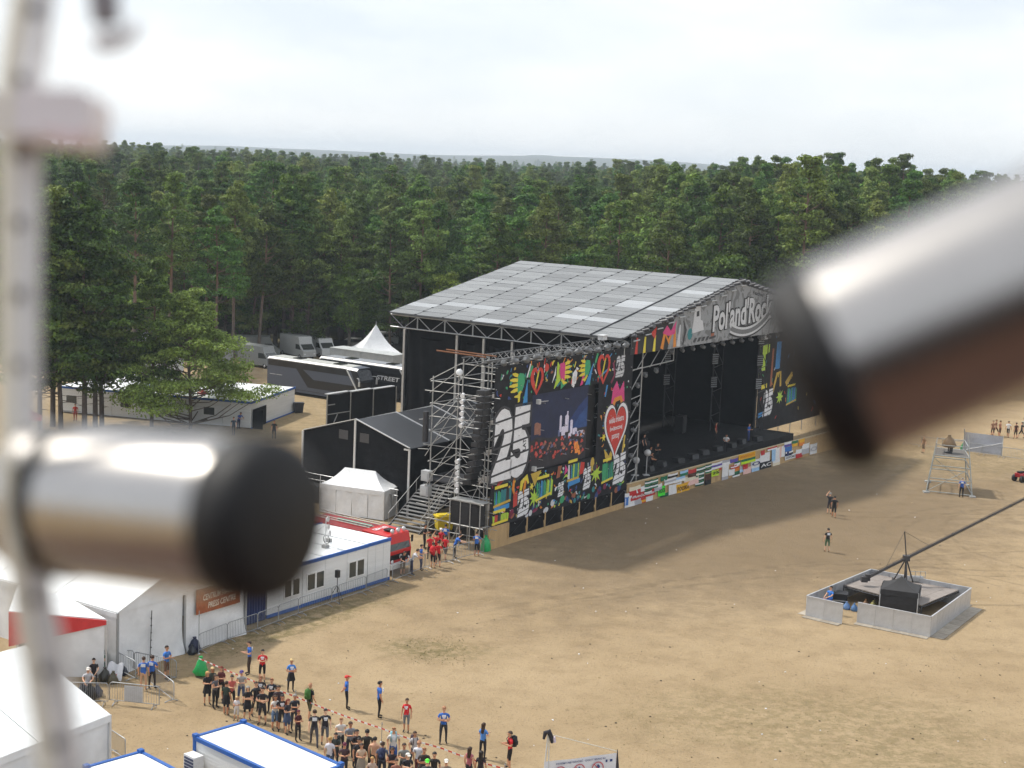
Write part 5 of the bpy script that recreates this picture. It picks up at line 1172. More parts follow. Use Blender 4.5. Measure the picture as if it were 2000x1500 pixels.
# tent at the bottom left edge
cq = pt(213, 1395, 3.0); cl = SROT; wt = thing('white_tent', 'white pitched tent at the bottom left corner', 'tent', (cq.x, cq.y, 0), SROT + R_(4))
m = MB(); m.sheet(lambda u, v: (-8 * u, .04 * math.sin(u * 30) * (1 - v), .05 + 2.75 * v), 20, 3); m.build('front_wall', white_pvc, wt)
for k in range(2): m = MB(); m.prism([(-4 * k - .02, -.08, 2.98), (-4 * k - 3.98, -.08, 2.98), (-4 * k - 3.98, 5, 5.0), (-4 * k - .02, 5, 5.0)], (0, 0, .05)); m.build('roof_panel', white_roof, wt)
m = MB(); m.b2((-8, -.12, 2.7), (.0, -.06, 3.02)); m.build('eave_band', white_pvc, wt)
m = MB(); m.prism([(0, 0, 0), (0, 10, 0), (0, 10, 2.95), (0, 5, 4.95), (0, 0, 2.95)], (-.04, 0, 0)); m.build('gable_wall', white_pvc, wt)
m = MB(); m.prism([(0, 5.05, 5.0), (-8, 5.05, 5.0), (-8, 10, 3.0), (0, 10, 3.0)], (0, 0, .05)); m.build('roof_panel', white_roof, wt)
m = MB(); m.b2((-.07, -.1, 0), (.05, -.0, 2.98)); m.build('post', alu, wt)

# ------------------------------------------------------------------ crowd barriers
galv = mat('barrier_steel', (.34, .355, .37), .45, .6, var=.2, rand=.15)
m = MB(); m.path([(0, 0, .2), (0, 0, .98), (.06, 0, 1.07), (.14, 0, 1.1), (2.16, 0, 1.1), (2.24, 0, 1.07), (2.3, 0, .98), (2.3, 0, .2)], .024, 6); m.tube((0, 0, .2), (2.3, 0, .2), .02, 5); BFR = m.mesh('frame', galv)
m = MB()
for k in range(1, 19): m.tube((2.3 * k / 19, 0, .2), (2.3 * k / 19, 0, 1.1), .009, 4, caps=False)
BBR = m.mesh('bars', galv)
m = MB(); m.path([(0, -.34, .02), (0, -.12, .09), (0, .12, .09), (0, .34, .02)], .024, 5); m.tube((0, 0, .09), (0, 0, .22), .02, 5); BFT = m.mesh('foot', galv)
def barrier(a, b, label, group):
    a, b = Vector(a), Vector(b); d = b - a
    o = thing('crowd_barrier', label, 'barrier', (a.x, a.y, 0), math.atan2(d.y, d.x), group); o.scale = (d.length / 2.33, 1, 1)
    obj('frame', BFR, o); q = obj('bars', BBR, o); q['kind'] = 'stuff'; obj('foot', BFT, o, (.25, 0, 0)); obj('foot', BFT, o, (2.05, 0, 0))
    return o
def barrier_line(pix, label, group, z=0.0):
    pts = [G(*p) for p in pix]
    for a, b in zip(pts, pts[1:]):
        n = max(1, round((b - a).length / 2.3))
        for k in range(n): barrier(a.lerp(b, k / n), a.lerp(b, (k + 1) / n), label, group)
barrier_line([(388, 1277), (444, 1254), (503, 1234), (583, 1203), (648, 1181), (715, 1158), (756, 1142)], 'galvanised barrier in the row along the white cabins', 'barriers along the cabins')
barrier_line([(766, 1139), (830, 1112), (885, 1098), (945, 1082)], 'galvanised barrier the volunteers lean on by the fire engine', 'barriers by the fire engine')
for lb, a, b in (('barrier against the marquee corner, left of the pair', (170, 1312), (262, 1310)), ('barrier behind the leaning blue shirted man', (262, 1313), (345, 1330)), ('barrier turned towards the camera with a bag hung on it', (203, 1300), (265, 1332)),
                 ('barrier at the left with dark bags behind it', (135, 1375), (212, 1377)), ('barrier carrying a grey plastic panel', (214, 1374), (312, 1384)), ('barrier closing the pen on the right', (295, 1340), (340, 1375)), ('barrier between white tent and container', (212, 1468), (245, 1490))):
    barrier(G(*a), G(*b), lb, 'barriers of the small pen')
barrier_line([(1880, 884), (1955, 894), (2010, 902)], 'far barrier beside the grey screen sheet', 'far barriers'); barrier_line([(1760, 868), (1880, 884)], 'far barrier partly behind the steel bar', 'far barriers left')
m = MB(); m.b2((0, -.04, .22), (.95, -.03, 1.02))
for k in range(9): m.b2((.05 + k * .1, -.055, .24), (.09 + k * .1, -.04, 1.0))
o = m.build('plastic_panel', mat('grey_plastic', (.50, .51, .53), .5)); a = G(243, 1377); b = G(312, 1384); o.location = a; o.rotation_euler = (0, 0, math.atan2(b.y - a.y, b.x - a.x)); tag(o, 'ribbed grey plastic panel tied to a barrier', 'panel')

# red and white tape between poles
tpts = [G(388, 1287, .95), G(577, 1362, .85), G(745, 1424, .88), G(860, 1462, .9), G(985, 1503, .9), G(1075, 1534, .95)]
line = []
for a, b in zip(tpts, tpts[1:]):
    n = int((b - a).length / .22)
    for k in range(n): q = a.lerp(b, k / n); line.append(Vector((q.x, q.y, q.z - .06 * math.sin(math.pi * k / n))))
tp = thing('barrier_tape', 'red and white tape strung between waiting crowd and stewards', 'tape', line[0])
m0, m1 = MB(), MB()
for i, (a, b) in enumerate(zip(line, line[1:])):
    (m0 if i % 2 else m1).prism([a - line[0], b - line[0], b - line[0] + Vector((0, 0, .07)), a - line[0] + Vector((0, 0, .07))], (.004, .003, 0))
m0.build('red_stripes', mat('tape_red', (.60, .07, .06), .5), tp)['kind'] = 'stuff'; m1.build('white_stripes', mat('tape_white', (.80, .80, .80), .5), tp)['kind'] = 'stuff'
def pole(px, py, h, lb, r=.025):
    p = G(px, py); m = MB(); m.tube((0, 0, 0), (0, 0, h), r, 6); m.lathe([(.1, 0), (.1, .02), (r, .05)], n=8); m.box((0, 0, h * .9), (.06, .06, .03)); o = m.build('tape_pole', galv); o.location = p; return tag(o, lb, 'pole')
pole(388, 1277, 2.4, 'thin tall pole at the end of the cabin barriers'); 
for i, (px, py) in enumerate(((577, 1385), (745, 1450), (985, 1532))): pole(px, py, 1.0, ('slim pole holding the tape near the bald man', 'slim pole holding the tape beside the red shirted girl', 'slim pole holding the tape at the lower edge')[i], .018)
def bag(px, py, s, col, label, cat='bag', seed=0, z=0.0, tall=1.0):
    rg = random.Random(seed); m = MB(); prof = [(.30, 0), (.40, .12), (.36, .35), (.24, .62), (.08, .8), (.11, .9)]; n = 12
    vs = []
    for r, h in prof:
        for k in range(n): t = 6.2832 * k / n; q = r * s * (1 + rg.uniform(-.22, .22)); vs.append((math.cos(t) * q, math.sin(t) * q, h * s * tall))
    m.add(vs, [(i * n + k, i * n + (k + 1) % n, (i + 1) * n + (k + 1) % n, (i + 1) * n + k) for i in range(len(prof) - 1) for k in range(n)], True); m.add(vs[-n:], [tuple(range(n))]); m.add(vs[:n], [tuple(range(n - 1, -1, -1))])
    o = m.build('rubbish_bag' if cat == 'rubbish bag' else 'bag', mat('bag_' + col.strip('#'), col, .35, var=.25, scale=3, bump=.5, bscale=6)); o.location = G(px, py, z); return tag(o, label, cat)
bag(392, 1318, .95, '#1f9a50', 'green rubbish bag hanging at the tape end', 'rubbish bag', 1, .1, 1.15); bag(948, 1076, 1.0, '#23a05c', 'green rubbish bag at the wing corner', 'rubbish bag', 2, 0, 1.25)
bag(380, 1272, .9, '#1c2440', 'dark blue bag at the foot of the thin pole', 'bag', 3); bag(375, 1278, .6, '#20242c', 'small dark bag beside the blue one', 'bag', 4)
for i, (px, py, s, c) in enumerate(((160, 1362, .8, '#2a2c38'), (175, 1366, .9, '#1a1a1e'), (190, 1360, .7, '#4a4c58'), (168, 1352, .6, '#b8b8c0'), (205, 1330, .8, '#3c3a34'), (221, 1334, .7, '#57513f'), (198, 1318, .8, '#22603c'), (240, 1318, .6, '#2a3040'))):
    bag(px, py, s, c, ('dark bag behind the left pen barrier', 'black rucksack in the middle of the pen bags', 'grey bag at the right of the pen bags', 'pale bag on top of the pen bags', 'olive bag on the pen grass', 'khaki bag right of the olive one', 'green jacket heap by the marquee corner', 'small dark bag at the barrier pair')[i], 'bag', 10 + i)
m = MB(); m.sheet(lambda u, v: (u * .8, -.5 * v + .1 * math.sin(u * 5), .75 - .7 * v + .08 * math.sin(u * 9 + v * 3)), 10, 8); m.cur = 1; m.poly([(.25, -.44, .16), (.55, -.44, .16), (.55, -.4, .3), (.25, -.4, .3)]); o = m.build('paper_banner', [mat('paper_white', (.72, .72, .74), .7), P_['red']]); o.location = G(212, 1322); tag(o, 'crumpled white banner with red sign over a barrier', 'banner')

# ------------------------------------------------------------------ no-entry sign banner at the bottom
sa, sb = G(1063, 1488, 1.75), G(1204, 1470, 1.75); sd = (sb - sa); sd.z = 0; sL = sd.length; sg = thing('rules_banner', 'white banner with prohibition symbols and rules text at the bottom edge', 'banner', (sa.x, sa.y, 0), math.atan2(sd.y, sd.x))
m = MB(); m.sheet(lambda u, v: (sL * u, .02 * math.sin(u * 12), .35 + 1.4 * v - .02 * math.sin(u * 3.1) * v), 14, 3); m.build('sheet', mat('banner_white', (.66, .68, .74), .6, var=.06), sg)
m = MB(); tm = mat('print_navy', (.05, .06, .12), .6); put_text(m, "PROSIMY NIE WNOSIĆ · DON'T BRING IN", (sL * .5, -.04, 1.6), sL * .68, .11, X, Z, .015); m.build('lettering', tm, sg)
for k in range(3):
    cx, cz = sL * (.22 + .26 * k), 1.18; m = MB(); arc(m, (cx, cz), .24, .29, 0, 6.2832, -.045, 28); m.poly([(cx - .2, -.046, cz + .17), (cx - .17, -.046, cz + .2), (cx + .2, -.046, cz - .17), (cx + .17, -.046, cz - .2)]); m.build('prohibition_ring', mat('ring_red', (.5, .12, .14), .6), sg)
    m = MB(); m.poly([(cx - .04, -.042, cz - .15), (cx + .04, -.042, cz - .15), (cx + .05 + .03 * k, -.042, cz + .08), (cx, -.042, cz + .18), (cx - .06, -.042, cz + .05)]); m.build('pictogram', tm, sg)
m = MB(); m.box((sL * .86, -.04, 1.45), (.09, .004, .11)); m.build('small_logo', tm, sg); m = MB(); m.box((sL * .925, -.04, 1.45), (.12, .004, .11)); m.build('small_logo', tm, sg)
pl = thing('sign_pole', 'pale forked pole with black cloth on top beside the rules banner', 'pole', (sa.x + .05, sa.y + .05, 0))
m = MB(); m.tube((-.1, 0, 0), (.06, 0, 3.05), .03, 6); m.tube((.2, .1, 0), (.1, .02, 3.0), .025, 6); m.build('shaft', mat('pale_pole', (.55, .56, .55), .5), pl)
m = MB(); m.path([(-.12, 0, 2.75), (-.06, -.03, 3.05), (.08, -.03, 3.12), (.2, -.03, 2.85), (.24, -.03, 2.6)], [.05, .1, .12, .1, .06], 8); m.build('black_cloth', hexmat('#25232a'), pl); m = MB(); m.path([(.3, 0, 2.85), (.36, 0, 2.62)], [.08, .06], 6); m.build('white_cloth', hexmat('#c8bfd2'), pl)
m = MB(); m.tube((.08, 0, 2.98), (sb.x - sa.x - .05, sb.y - sa.y - .05, 1.82), .022, 5); m.build('guy_rope', mat('pale_rope', (.68, .64, .55), .7), pl)
m = MB(); m.prism([(sL + .0, 0, .3), (sL + .32, .1, .3), (sL + .05, 0, 1.9)], (0, .05, 0)); m.build('side_flap', hexmat('#2a2730'), sg)

# ------------------------------------------------------------------ camera crane and its pen
pen = thing('crane_pen', 'aluminium sheet pen around the camera crane', 'enclosure', (0, 0, 0))
alp = mat('pen_aluminium', (.50, .51, .53), .42, .45, var=.12, scale=2.5, rand=.06)
CP = [Vector(q) for q in ((18.8, 92.95, 0), (20.75, 91.45, 0), (21.75, 91.95, 0), (25.6, 89.5, 0), (30.0, 96.5, 0), (24.4, 100.2, 0))]
for a, b in ((0, 1), (2, 3), (3, 4), (4, 5), (5, 0)):
    A_, B_ = CP[a], CP[b]; n = max(1, round((B_ - A_).length / 1.25)); d = (B_ - A_).normalized(); nr_ = Vector((d.y, -d.x, 0)); rz = math.atan2(d.y, d.x)
    for k in range(n):
        p, q = A_.lerp(B_, k / n), A_.lerp(B_, (k + 1) / n); L_ = (q - p).length
        m = MB(); m.box((0, 0, .64), (L_ - .012, .04, 1.24)); m.box((0, 0, 1.27), (L_ - .012, .09, .05)); m.tube((-L_ / 2 + .1, .1, .05), (-L_ / 2 + .1, .1, 1.2), .03, 4)
        o = m.build('wall_panel', alp, pen); o.location = (p + q) / 2; o.rotation_euler = (0, 0, rz)
        m = MB(); m.box((0, -.42 if a == 3 else -.3, .025), (L_ - .03, .8 if a == 3 else .5, .03)); o = m.build('floor_plate', mat('dusty_plate', (.34, .30, .245), .75, .1, var=.25, scale=3, rand=.15), pen); o.location = (p + q) / 2; o.rotation_euler = (0, random.uniform(-.01, .02), rz)
dkp = thing('crane_deck', 'grey boarded crane deck inside the aluminium pen', 'platform', (0, 0, 0))
bd = mat('deck_grey', (.235, .205, .185), .75, var=.2, scale=1.5, rand=.1)
c0, c1, c2, c3 = G(1648, 1142, 1.0), G(1735, 1117, 1.0), G(1878, 1150, 1.0), G(1800, 1182, 1.0)
for k in range(7):
    a, b = c0.lerp(c3, k / 7), c1.lerp(c2, k / 7); a2, b2 = c0.lerp(c3, (k + .98) / 7), c1.lerp(c2, (k + .98) / 7)
    m = MB(); m.prism([a, b, b2, a2], (0, 0, -.06)); m.build('board', bd, dkp)
m = MB()
for q in (c0, c1, c2, c3): m.tube((q.x, q.y, 0), (q.x, q.y, .95), .04, 5)
for a, b in ((c0, c3), (c1, c2), (c0, c1), (c3, c2)): m.tube((a.x, a.y, .85), (b.x, b.y, .85), .04, 5)
m.build('frame', dark_metal, dkp)
crn = thing('camera_crane', 'long dark camera crane on a tripod rising to the right', 'camera crane', (0, 0, 0))
pb_ = G(1766, 1141, 1.0); pv = Vector((pb_.x, pb_.y, 2.75)); tl = G(1688, 1131, 1.45); 
far = pv + (pv - tl) * 3.6
m = MB(); dirc = (far - tl).normalized(); sd_ = dirc.cross(Vector((0, 0, 1))).normalized(); up_ = sd_.cross(dirc)
m.path([tl, pv, far], [.09, .09, .055], 8); m.build('arm', mat('crane_black', (.05, .045, .045), .45), crn)
m = MB(); m.tube(tl + up_ * .15, far + up_ * .1, .014, 5); m.tube(tl - up_ * .12, far - up_ * .09, .014, 5)
for k in range(7): q = tl.lerp(far, k / 6.5); m.lathe([(.105, -.03), (.105, .03)], q, dirc, 10)
m.build('tension_rod', MATS['crane_black'], crn)
mt_ = pv + Vector((-.25, 0, 1.75)); m = MB(); m.tube(pv, mt_, .04, 5); m.tube(mt_, pv + (pv - tl) * .55 + Vector((0, 0, .05)), .014, 4); m.tube(mt_, pv + (tl - pv) * .5, .014, 4); m.build('top_mast', MATS['crane_black'], crn)
m = MB(); m.box(pv, (.4, .4, .35))
for k in range(3): t = k * 2.09 + .5; m.tube(pv, (pb_.x + math.cos(t) * .75, pb_.y + math.sin(t) * .75, 1.05), .05, 5)
m.tube(pv, (pb_.x, pb_.y, 1.3), .06, 6); m.lathe([(.05, -.02), (.2, -.02), (.2, .05), (.05, .05)], (pb_.x - .75, pb_.y + .1, 1.2), (1, 0, 0), 12); m.build('tripod', MATS['crane_black'], crn)
m = MB(); m.box(tl, (.4, .35, .35)); m.box(tl + (pv - tl) * .08, (.3, .3, .42)); m.build('counterweight', MATS['crane_black'], crn)
m = MB(); q = pb_ + Vector((1.0, .6, 0))
for i in range(4): m.tube((q.x - .5 + .33 * i, q.y, 1.02), (q.x - .5 + .33 * i, q.y, 1.75), .02, 4)
m.tube((q.x - .5, q.y, 1.4), (q.x + .5, q.y, 1.4), .02, 4); m.tube((q.x - .5, q.y, 1.72), (q.x + .5, q.y, 1.72), .02, 4); m.box((q.x, q.y + .2, 1.2), (.8, .4, .3)); m.build('monitor_rack', steel, crn)
gq = G(1750, 1203); blk = mat('black_tent_cloth', (.028, .027, .028), .7, var=.2, bump=.2, bscale=3)
gazebo('black_gazebo', 'small black pop-up tent inside the crane pen', (gq.x - 1.15, gq.y - .2, 0), -.32, 2.3, 2.2, 1.75, 2.45, 0, blk, True, .3, 1)
m = MB(); m.b2((-.85, -.4, 0), (.85, .4, .75)); m.b2((-.9, -.45, .75), (.9, .45, .82)); m.cur = 1; m.b2((-.9, -.46, .35), (.9, -.44, .42)); o = m.build('crane_flight_case', [gear, steel]); o.location = G(1627, 1180); o.rotation_euler = (0, 0, -.2); tag(o, 'long black flight case in the left of the crane pen', 'flight case')
for i, (px, py) in enumerate(((1653, 1190), (1668, 1193), (1690, 1185), (1705, 1188))): bag(px, py, .55, ('#6a8ab8', '#5a80b0', '#7a5a3a', '#8a8450')[i], ('pale blue bag at the pen gap', 'blue bag right of the pen gap', 'brown bag beside the black pop-up tent', 'olive bag against the black pop-up tent')[i], 'bag', 40 + i)

# ------------------------------------------------------------------ spotlight tower and screen on the right
tw = thing('scaffold_tower', 'small tube scaffold tower with covered lamp on the right field', 'scaffold tower', (0, 0, 0))
Tb = [Vector((36.6, 132.8, 0)), Vector((40.3, 131.6, 0)), Vector((41.2, 136.6, 0)), Vector((38.0, 137.6, 0))]; Tc = sum(Tb, Vector()) / 4
lv = lambda z, k: Tb[k].lerp(Tc, .38 * z / 5.4) + Vector((0, 0, z))
m = MB()
for k in range(4):
    m.tube(lv(0, k), lv(5.3 if k in (1, 2) else 4.3, k), .05, 6)
    for z in (.15, 1.3, 2.4, 3.3, 4.2): m.tube(lv(z, k), lv(z, (k + 1) % 4), .045, 5)
    m.tube(lv(.15, k), lv(2.4, (k + 1) % 4), .03, 4)
m.build('tubes', mat('pale_tube', (.36, .38, .37), .5, .4), tw)
m = MB(); m.prism([lv(3.25, k) for k in range(4)], (0, 0, .06)); m.build('platform', mat('deck_board'), tw)
for k in range(4): m = MB(); m.box(Tb[k] + Vector((0, 0, .06)), (.5, .5, .12)); m.build('base_plate', mat('concrete'), tw)
bag(1853, 905, 1.5, '#6f5a42', 'brown covered lamp on top of the scaffold tower', 'covered lamp', 61, 0, .8).location = (38.7, 134.4, 3.85)
o = bpy.data.objects[-1]
m = MB(); m.tube((0, 0, 0), (0, 0, .55), .05, 6); m.box((0, 0, .05), (.6, .5, .1)); m.box((.3, .2, .3), (.25, .25, .4)); o = m.build('lamp_stand', dark_metal); o.location = (38.7, 134.4, 3.32); tag(o, 'dark stand under the brown covered lamp', 'stand')
sc_ = thing('screen_sheet', 'grey translucent sheet panel on the right field', 'screen sheet', (0, 0, 0)); a, b = Vector((45.9, 154.3, 0)), Vector((49.2, 152.3, 0))
m = MB(); m.sheet(lambda u, v: a.lerp(b, u) + Vector((.04 * math.sin(v * 5), .05 * math.sin(u * 7 + v * 4), .15 + 1.9 * v)), 12, 6); m.build('sheet', mat('grey_sheet', (.42, .44, .50), .5, var=.1), sc_)
m = MB(); m.tube(a, a + Vector((0, 0, 2.1)), .04, 5); m.tube(b, b + Vector((0, 0, 2.1)), .05, 5); m.tube(a + Vector((0, -.1, .2)), b + Vector((0, -.1, 1.4)), .03, 4); m.build('frame', alu, sc_)
bag(1883, 880, 1.1, '#2f8a58', 'green sack at the left end of the sheet panel', 'sack', 66)
# quad bike at the right frame edge
qb = thing('quad_bike', 'red quad bike at the right edge of the field', 'quad bike', G(1996, 940), .6)
m = MB(); m.prism([(-.7, -.3, .45), (.7, -.3, .5), (.8, -.25, .75), (.2, -.2, .85), (-.2, -.2, .8), (-.8, -.25, .8)], (0, .55, 0)); m.build('body', mat('quad_red', (.42, .02, .03), .4), qb)
for x in (-.55, .6):
    for yv in (-.42, .42): m = MB(); m.lathe([(.12, -.12), (.3, -.11), (.31, .11), (.12, .12)], (x, yv, .31), (0, 1, 0), 14); m.build('wheel', rubber, qb)
m = MB(); m.tube((.3, -.35, 1.1), (.3, .35, 1.1), .025, 5); m.tube((.3, 0, .8), (.3, 0, 1.1), .03, 5); m.build('handlebar', rubber, qb); m = MB(); m.box((-.3, 0, .9), (.7, .32, .14)); m.build('seat', rubber, qb)

# ------------------------------------------------------------------ back yard: buses, site building, vans, pagoda
def bus(name, label, px, py, bodyc, roofc, text=None, dark=False):
    near_front = G(px, py, 3.9); b = thing(name, label, 'coach', (near_front.x, near_front.y, 0), SROT - math.pi / 2)   # local +x = forward
    L_, Wd, h = 13.6, 2.55, 3.95; body = mat('bus_' + bodyc.strip('#'), bodyc, .3, var=.04); blk_ = mat('bus_black', (.018, .018, .02), .15); rf_ = mat('bus_roof_' + roofc.strip('#'), roofc, .4)
    def sec(x, drop=0): return [(x, 0, .35), (x, Wd, .35), (x, Wd, h - .25), (x, Wd - .3, h), (x, .3, h), (x, 0, h - .25)]
    m = MB(); n = 6; xs = [-L_, -L_ + .25, -1.2, -.35, 0]; k_ = []
    for i, x in enumerate(xs):
        s = sec(x); t_ = (0, 0, 0, .12, .42)[i]; tb = (.15, 0, 0, 0, .05)[i]
        k_.append([(q[0] - (t_ * 1.6 if q[2] > 2 else 0) * (1 if i == 4 else 0) - (0 if i else -0), q[1], q[2] - (t_ if q[2] > 2 else 0) * .35) for q in s])
    vs = sum(k_, []); m.add(vs, [(i * n + k, i * n + (k + 1) % n, (i + 1) * n + (k + 1) % n, (i + 1) * n + k) for i in range(len(xs) - 1) for k in range(n)] + [tuple(range(n)), tuple(range(4 * n + n - 1, 4 * n - 1, -1))]); m.build('body', body, b)
    y = -.012
    m = MB(); m.prism([(-L_ + .15, y, 3.0), (-1.35, y, 3.0), (-1.9, y, 3.72), (-L_ + .15, y, 3.72)], (0, .01, 0)); m.build('upper_window_band', blk_, b)
    m = MB(); m.prism([(-9.2, y, 3.0), (-8.2, y, 3.0), (-6.6, y, 2.0), (-6.6, y, 1.05), (-7.4, y, 1.05)], (0, .01, 0)); m.prism([(-6.6, y, 2.0), (-.35, y, 2.0), (-.1, y, 1.05), (-6.6, y, 1.05)], (0, .01, 0)); m.prism([(-1.3, y, 3.72), (-.3, y, 3.6), (-.02, y, 1.6), (-.35, y, 2.0)], (0, .01, 0)); m.build('lower_window_band', blk_, b)
    m = MB(); m.prism([(-1.95, y - .012, 3.75), (-1.72, y - .012, 3.75), (-.2, y - .012, 1.6), (-.4, y - .012, 1.55)], (0, .01, 0)); m.prism([(-L_ + .2, y - .012, 3.72), (-1.72, y - .012, 3.72), (-1.72, y - .012, 3.8), (-L_ + .2, y - .012, 3.8)], (0, .01, 0)); m.build('silver_line', alu, b)
    m = MB(); m.b2((-.02, .15, 1.4), (.02, Wd - .15, 2.35)); m.prism([(-.0, .15, 2.55), (-.56, .15, 3.6), (-.5, .15, 3.66), (.05, .15, 2.6)], (0, Wd - .3, 0)); m.build('windscreen', blk_, b)
    m = MB(); m.b2((-L_ + .3, .32, h), (-1.5, Wd - .32, h + .03)); r_ = m.build('roof_panel', rf_, b)
    for x in (-L_ * .72, -L_ * .28): m = MB(); m.b2((x - .55, .7, h + .03), (x + .55, Wd - .7, h + .12)); m.build('roof_hatch', blk_, r_)
    for yv in (-.22, Wd + .22): m = MB(); m.path([(-.3, 0 if yv < 0 else Wd, 2.9), (.15, yv, 2.9), (.2, yv, 2.5)], .035, 5); m.box((.2, yv, 2.3), (.12, .2, .5)); m.build('mirror', alu, b)
    for x in (-L_ + 2.6, -L_ + 3.95, -2.5):
        for yv in (.12, Wd - .12):
            m = MB(); m.lathe([(.25, -.13), (.48, -.13), (.5, 0), (.48, .13), (.25, .13)], (x, yv, .5), (0, 1, 0), 18); w_ = m.build('wheel', rubber, b); m = MB(); m.lathe([(.02, -.15), (.25, -.14), (.25, .14), (.02, .15)], (x, yv, .5), (0, 1, 0), 12); m.build('rim', alu, w_)
    for k in range(2): m = MB(); m.b2((-L_ + .4 + k * 1.0, y - .004, 2.0), (-L_ + 1.3 + k * 1.0, y, 2.05)); m.build('flap_line', alu, b)
    m = MB(); m.b2((-L_ + .5, y - .004, .62), (-.5, y, .66)); m.build('sill_line', blk_, b)
    if text: m = MB(); put_text(m, text, (-3.4, y - .03, 2.5), 3.2, .5, X, Z, .02, .2); m.build('lettering', GREYP, b)
    return b
bus('tour_coach', 'silver and black double deck tour coach parked behind the site', 702, 722, '#4b515e', '#b4b5b0')
bus('tour_coach', 'black double deck tour coach with white lettering behind the silver one', 806, 722, '#16171b', '#8d9196', 'STREET')
# site building of joined white cabins
ha = G(490, 838); hb = G(575, 805); hd = (ha - hb).normalized(); hall = thing('site_building', 'long low white site building with blue roof edge behind the pines', 'building', (ha.x, ha.y, 0), math.atan2((hb - ha).y, (hb - ha).x))
hw = (hb - ha).length
for k in range(7):
    x = 3.0 * k
    m = MB(); m.b2((0, x + .02, .1), (hw, x + 2.98, 2.55)); m.build('cabin_wall', cabw, hall)
    m = MB(); m.b2((-.02, x + .03, 2.56), (hw + .02, x + 2.97, 2.66)); m.build('roof_sheet', white_roof, hall)
    if k in (1, 3, 4, 6): m = MB(); m.b2((-.03, x + .8, 1.0), (0, x + 2.1, 1.9)); wn = m.build('window', mat('window_frame'), hall); m = MB(); m.b2((-.045, x + .88, 1.08), (-.032, x + 2.02, 1.82)); m.build('pane', glass_dark, wn)
m = MB(); m.b2((-.06, -.06, 2.5), (hw + .06, -.0, 2.72)); m.b2((-.06, 0, 2.5), (-.025, 21, 2.72)); m.build('roof_edge', blue_trim, hall); m = MB(); m.b2((0, -.04, .02), (hw, 0, .14)); m.build('skirt', blue_trim, hall)
m = MB(); m.b2((.3, -1.1, 0), (.35, -.05, 1.9)); m.b2((.3, -.09, 0), (3.6, -.05, 1.9)); m.build('dark_screen', black_cloth, hall)
def heap(px, py, z, c, lb, s=1.0): o = bag(px, py, s, c, lb, 'tarpaulin', int(px), z, .4); return o
heap(300, 758, 2.6, '#3f78b8', 'blue tarpaulin heap on the white site building roof', 2.4); heap(395, 770, 2.6, '#c23a30', 'red cloth heap on the white site building roof', 1.2); heap(330, 770, 2.6, '#d0a040', 'yellow cloth on the white site building roof', 1.0)
m = MB(); m.prism([(-.4, -.35, .05), (.4, -.35, .05), (.5, -.35, 1.0), (-.5, -.35, 1.0)], (0, .7, 0)); m.b2((-.55, -.42, 1.0), (.55, .42, 1.08)); m.lathe([(.1, -.05), (.1, .05)], (-.35, -.4, .1), (1, 0, 0), 8); o = m.build('wheelie_bin', mat('bin_black', (.03, .03, .035), .5)); o.location = G(583, 806); o.rotation_euler = (0, 0, .3); tag(o, 'black wheelie bin at the end of the white site building', 'bin')
m = MB(); m.b2((0, 0, 0), (2.2, .05, 1.8)); 
for z in (.3, .9, 1.5): m.b2((0, -.03, z), (2.2, 0, z + .08))
o = m.build('dark_box_fence', black_cloth); o.location = G(650, 688); tag(o, 'low black fence panel behind the coaches', 'fence')
pagp = G(752, 702); pg = gazebo('pagoda_tent', 'white pagoda tent with high pointed top beside the stage', (-19.6, 192, 0), .25, 5.6, 5.6, 2.6, 5.9, 0, white_pvc, False, .35)
m = MB(); m.tube((2.8, 2.8, 5.6), (2.8, 2.8, 6.3), .05, 5, .01); m.build('finial', white_pvc, pg)
tr_ = thing('trailer_roof', 'grey panelled trailer roof right of the black coach', 'trailer', (-15.2, 184.5, 0), SROT - math.pi / 2)
for k in range(4): m = MB(); m.b2((-9 + k * 2.5, 0, .5), (-6.55 + k * 2.5, 2.5, 3.4)); m.build('box_wall', mat('trailer_grey', (.30, .32, .33), .5), tr_); m = MB(); m.b2((-9 + k * 2.5, -.03, 3.41), (-6.55 + k * 2.5, 2.53, 3.47)); m.build('roof_panel', mat('trailer_top', (.48, .50, .50), .5), tr_)
for x in (-7.5, -6.3, .0): m = MB(); m.lathe([(.2, -.12), (.46, -.12), (.46, .12), (.2, .12)], (x, .1, .46), (0, 1, 0), 14); m.build('wheel', rubber, tr_)
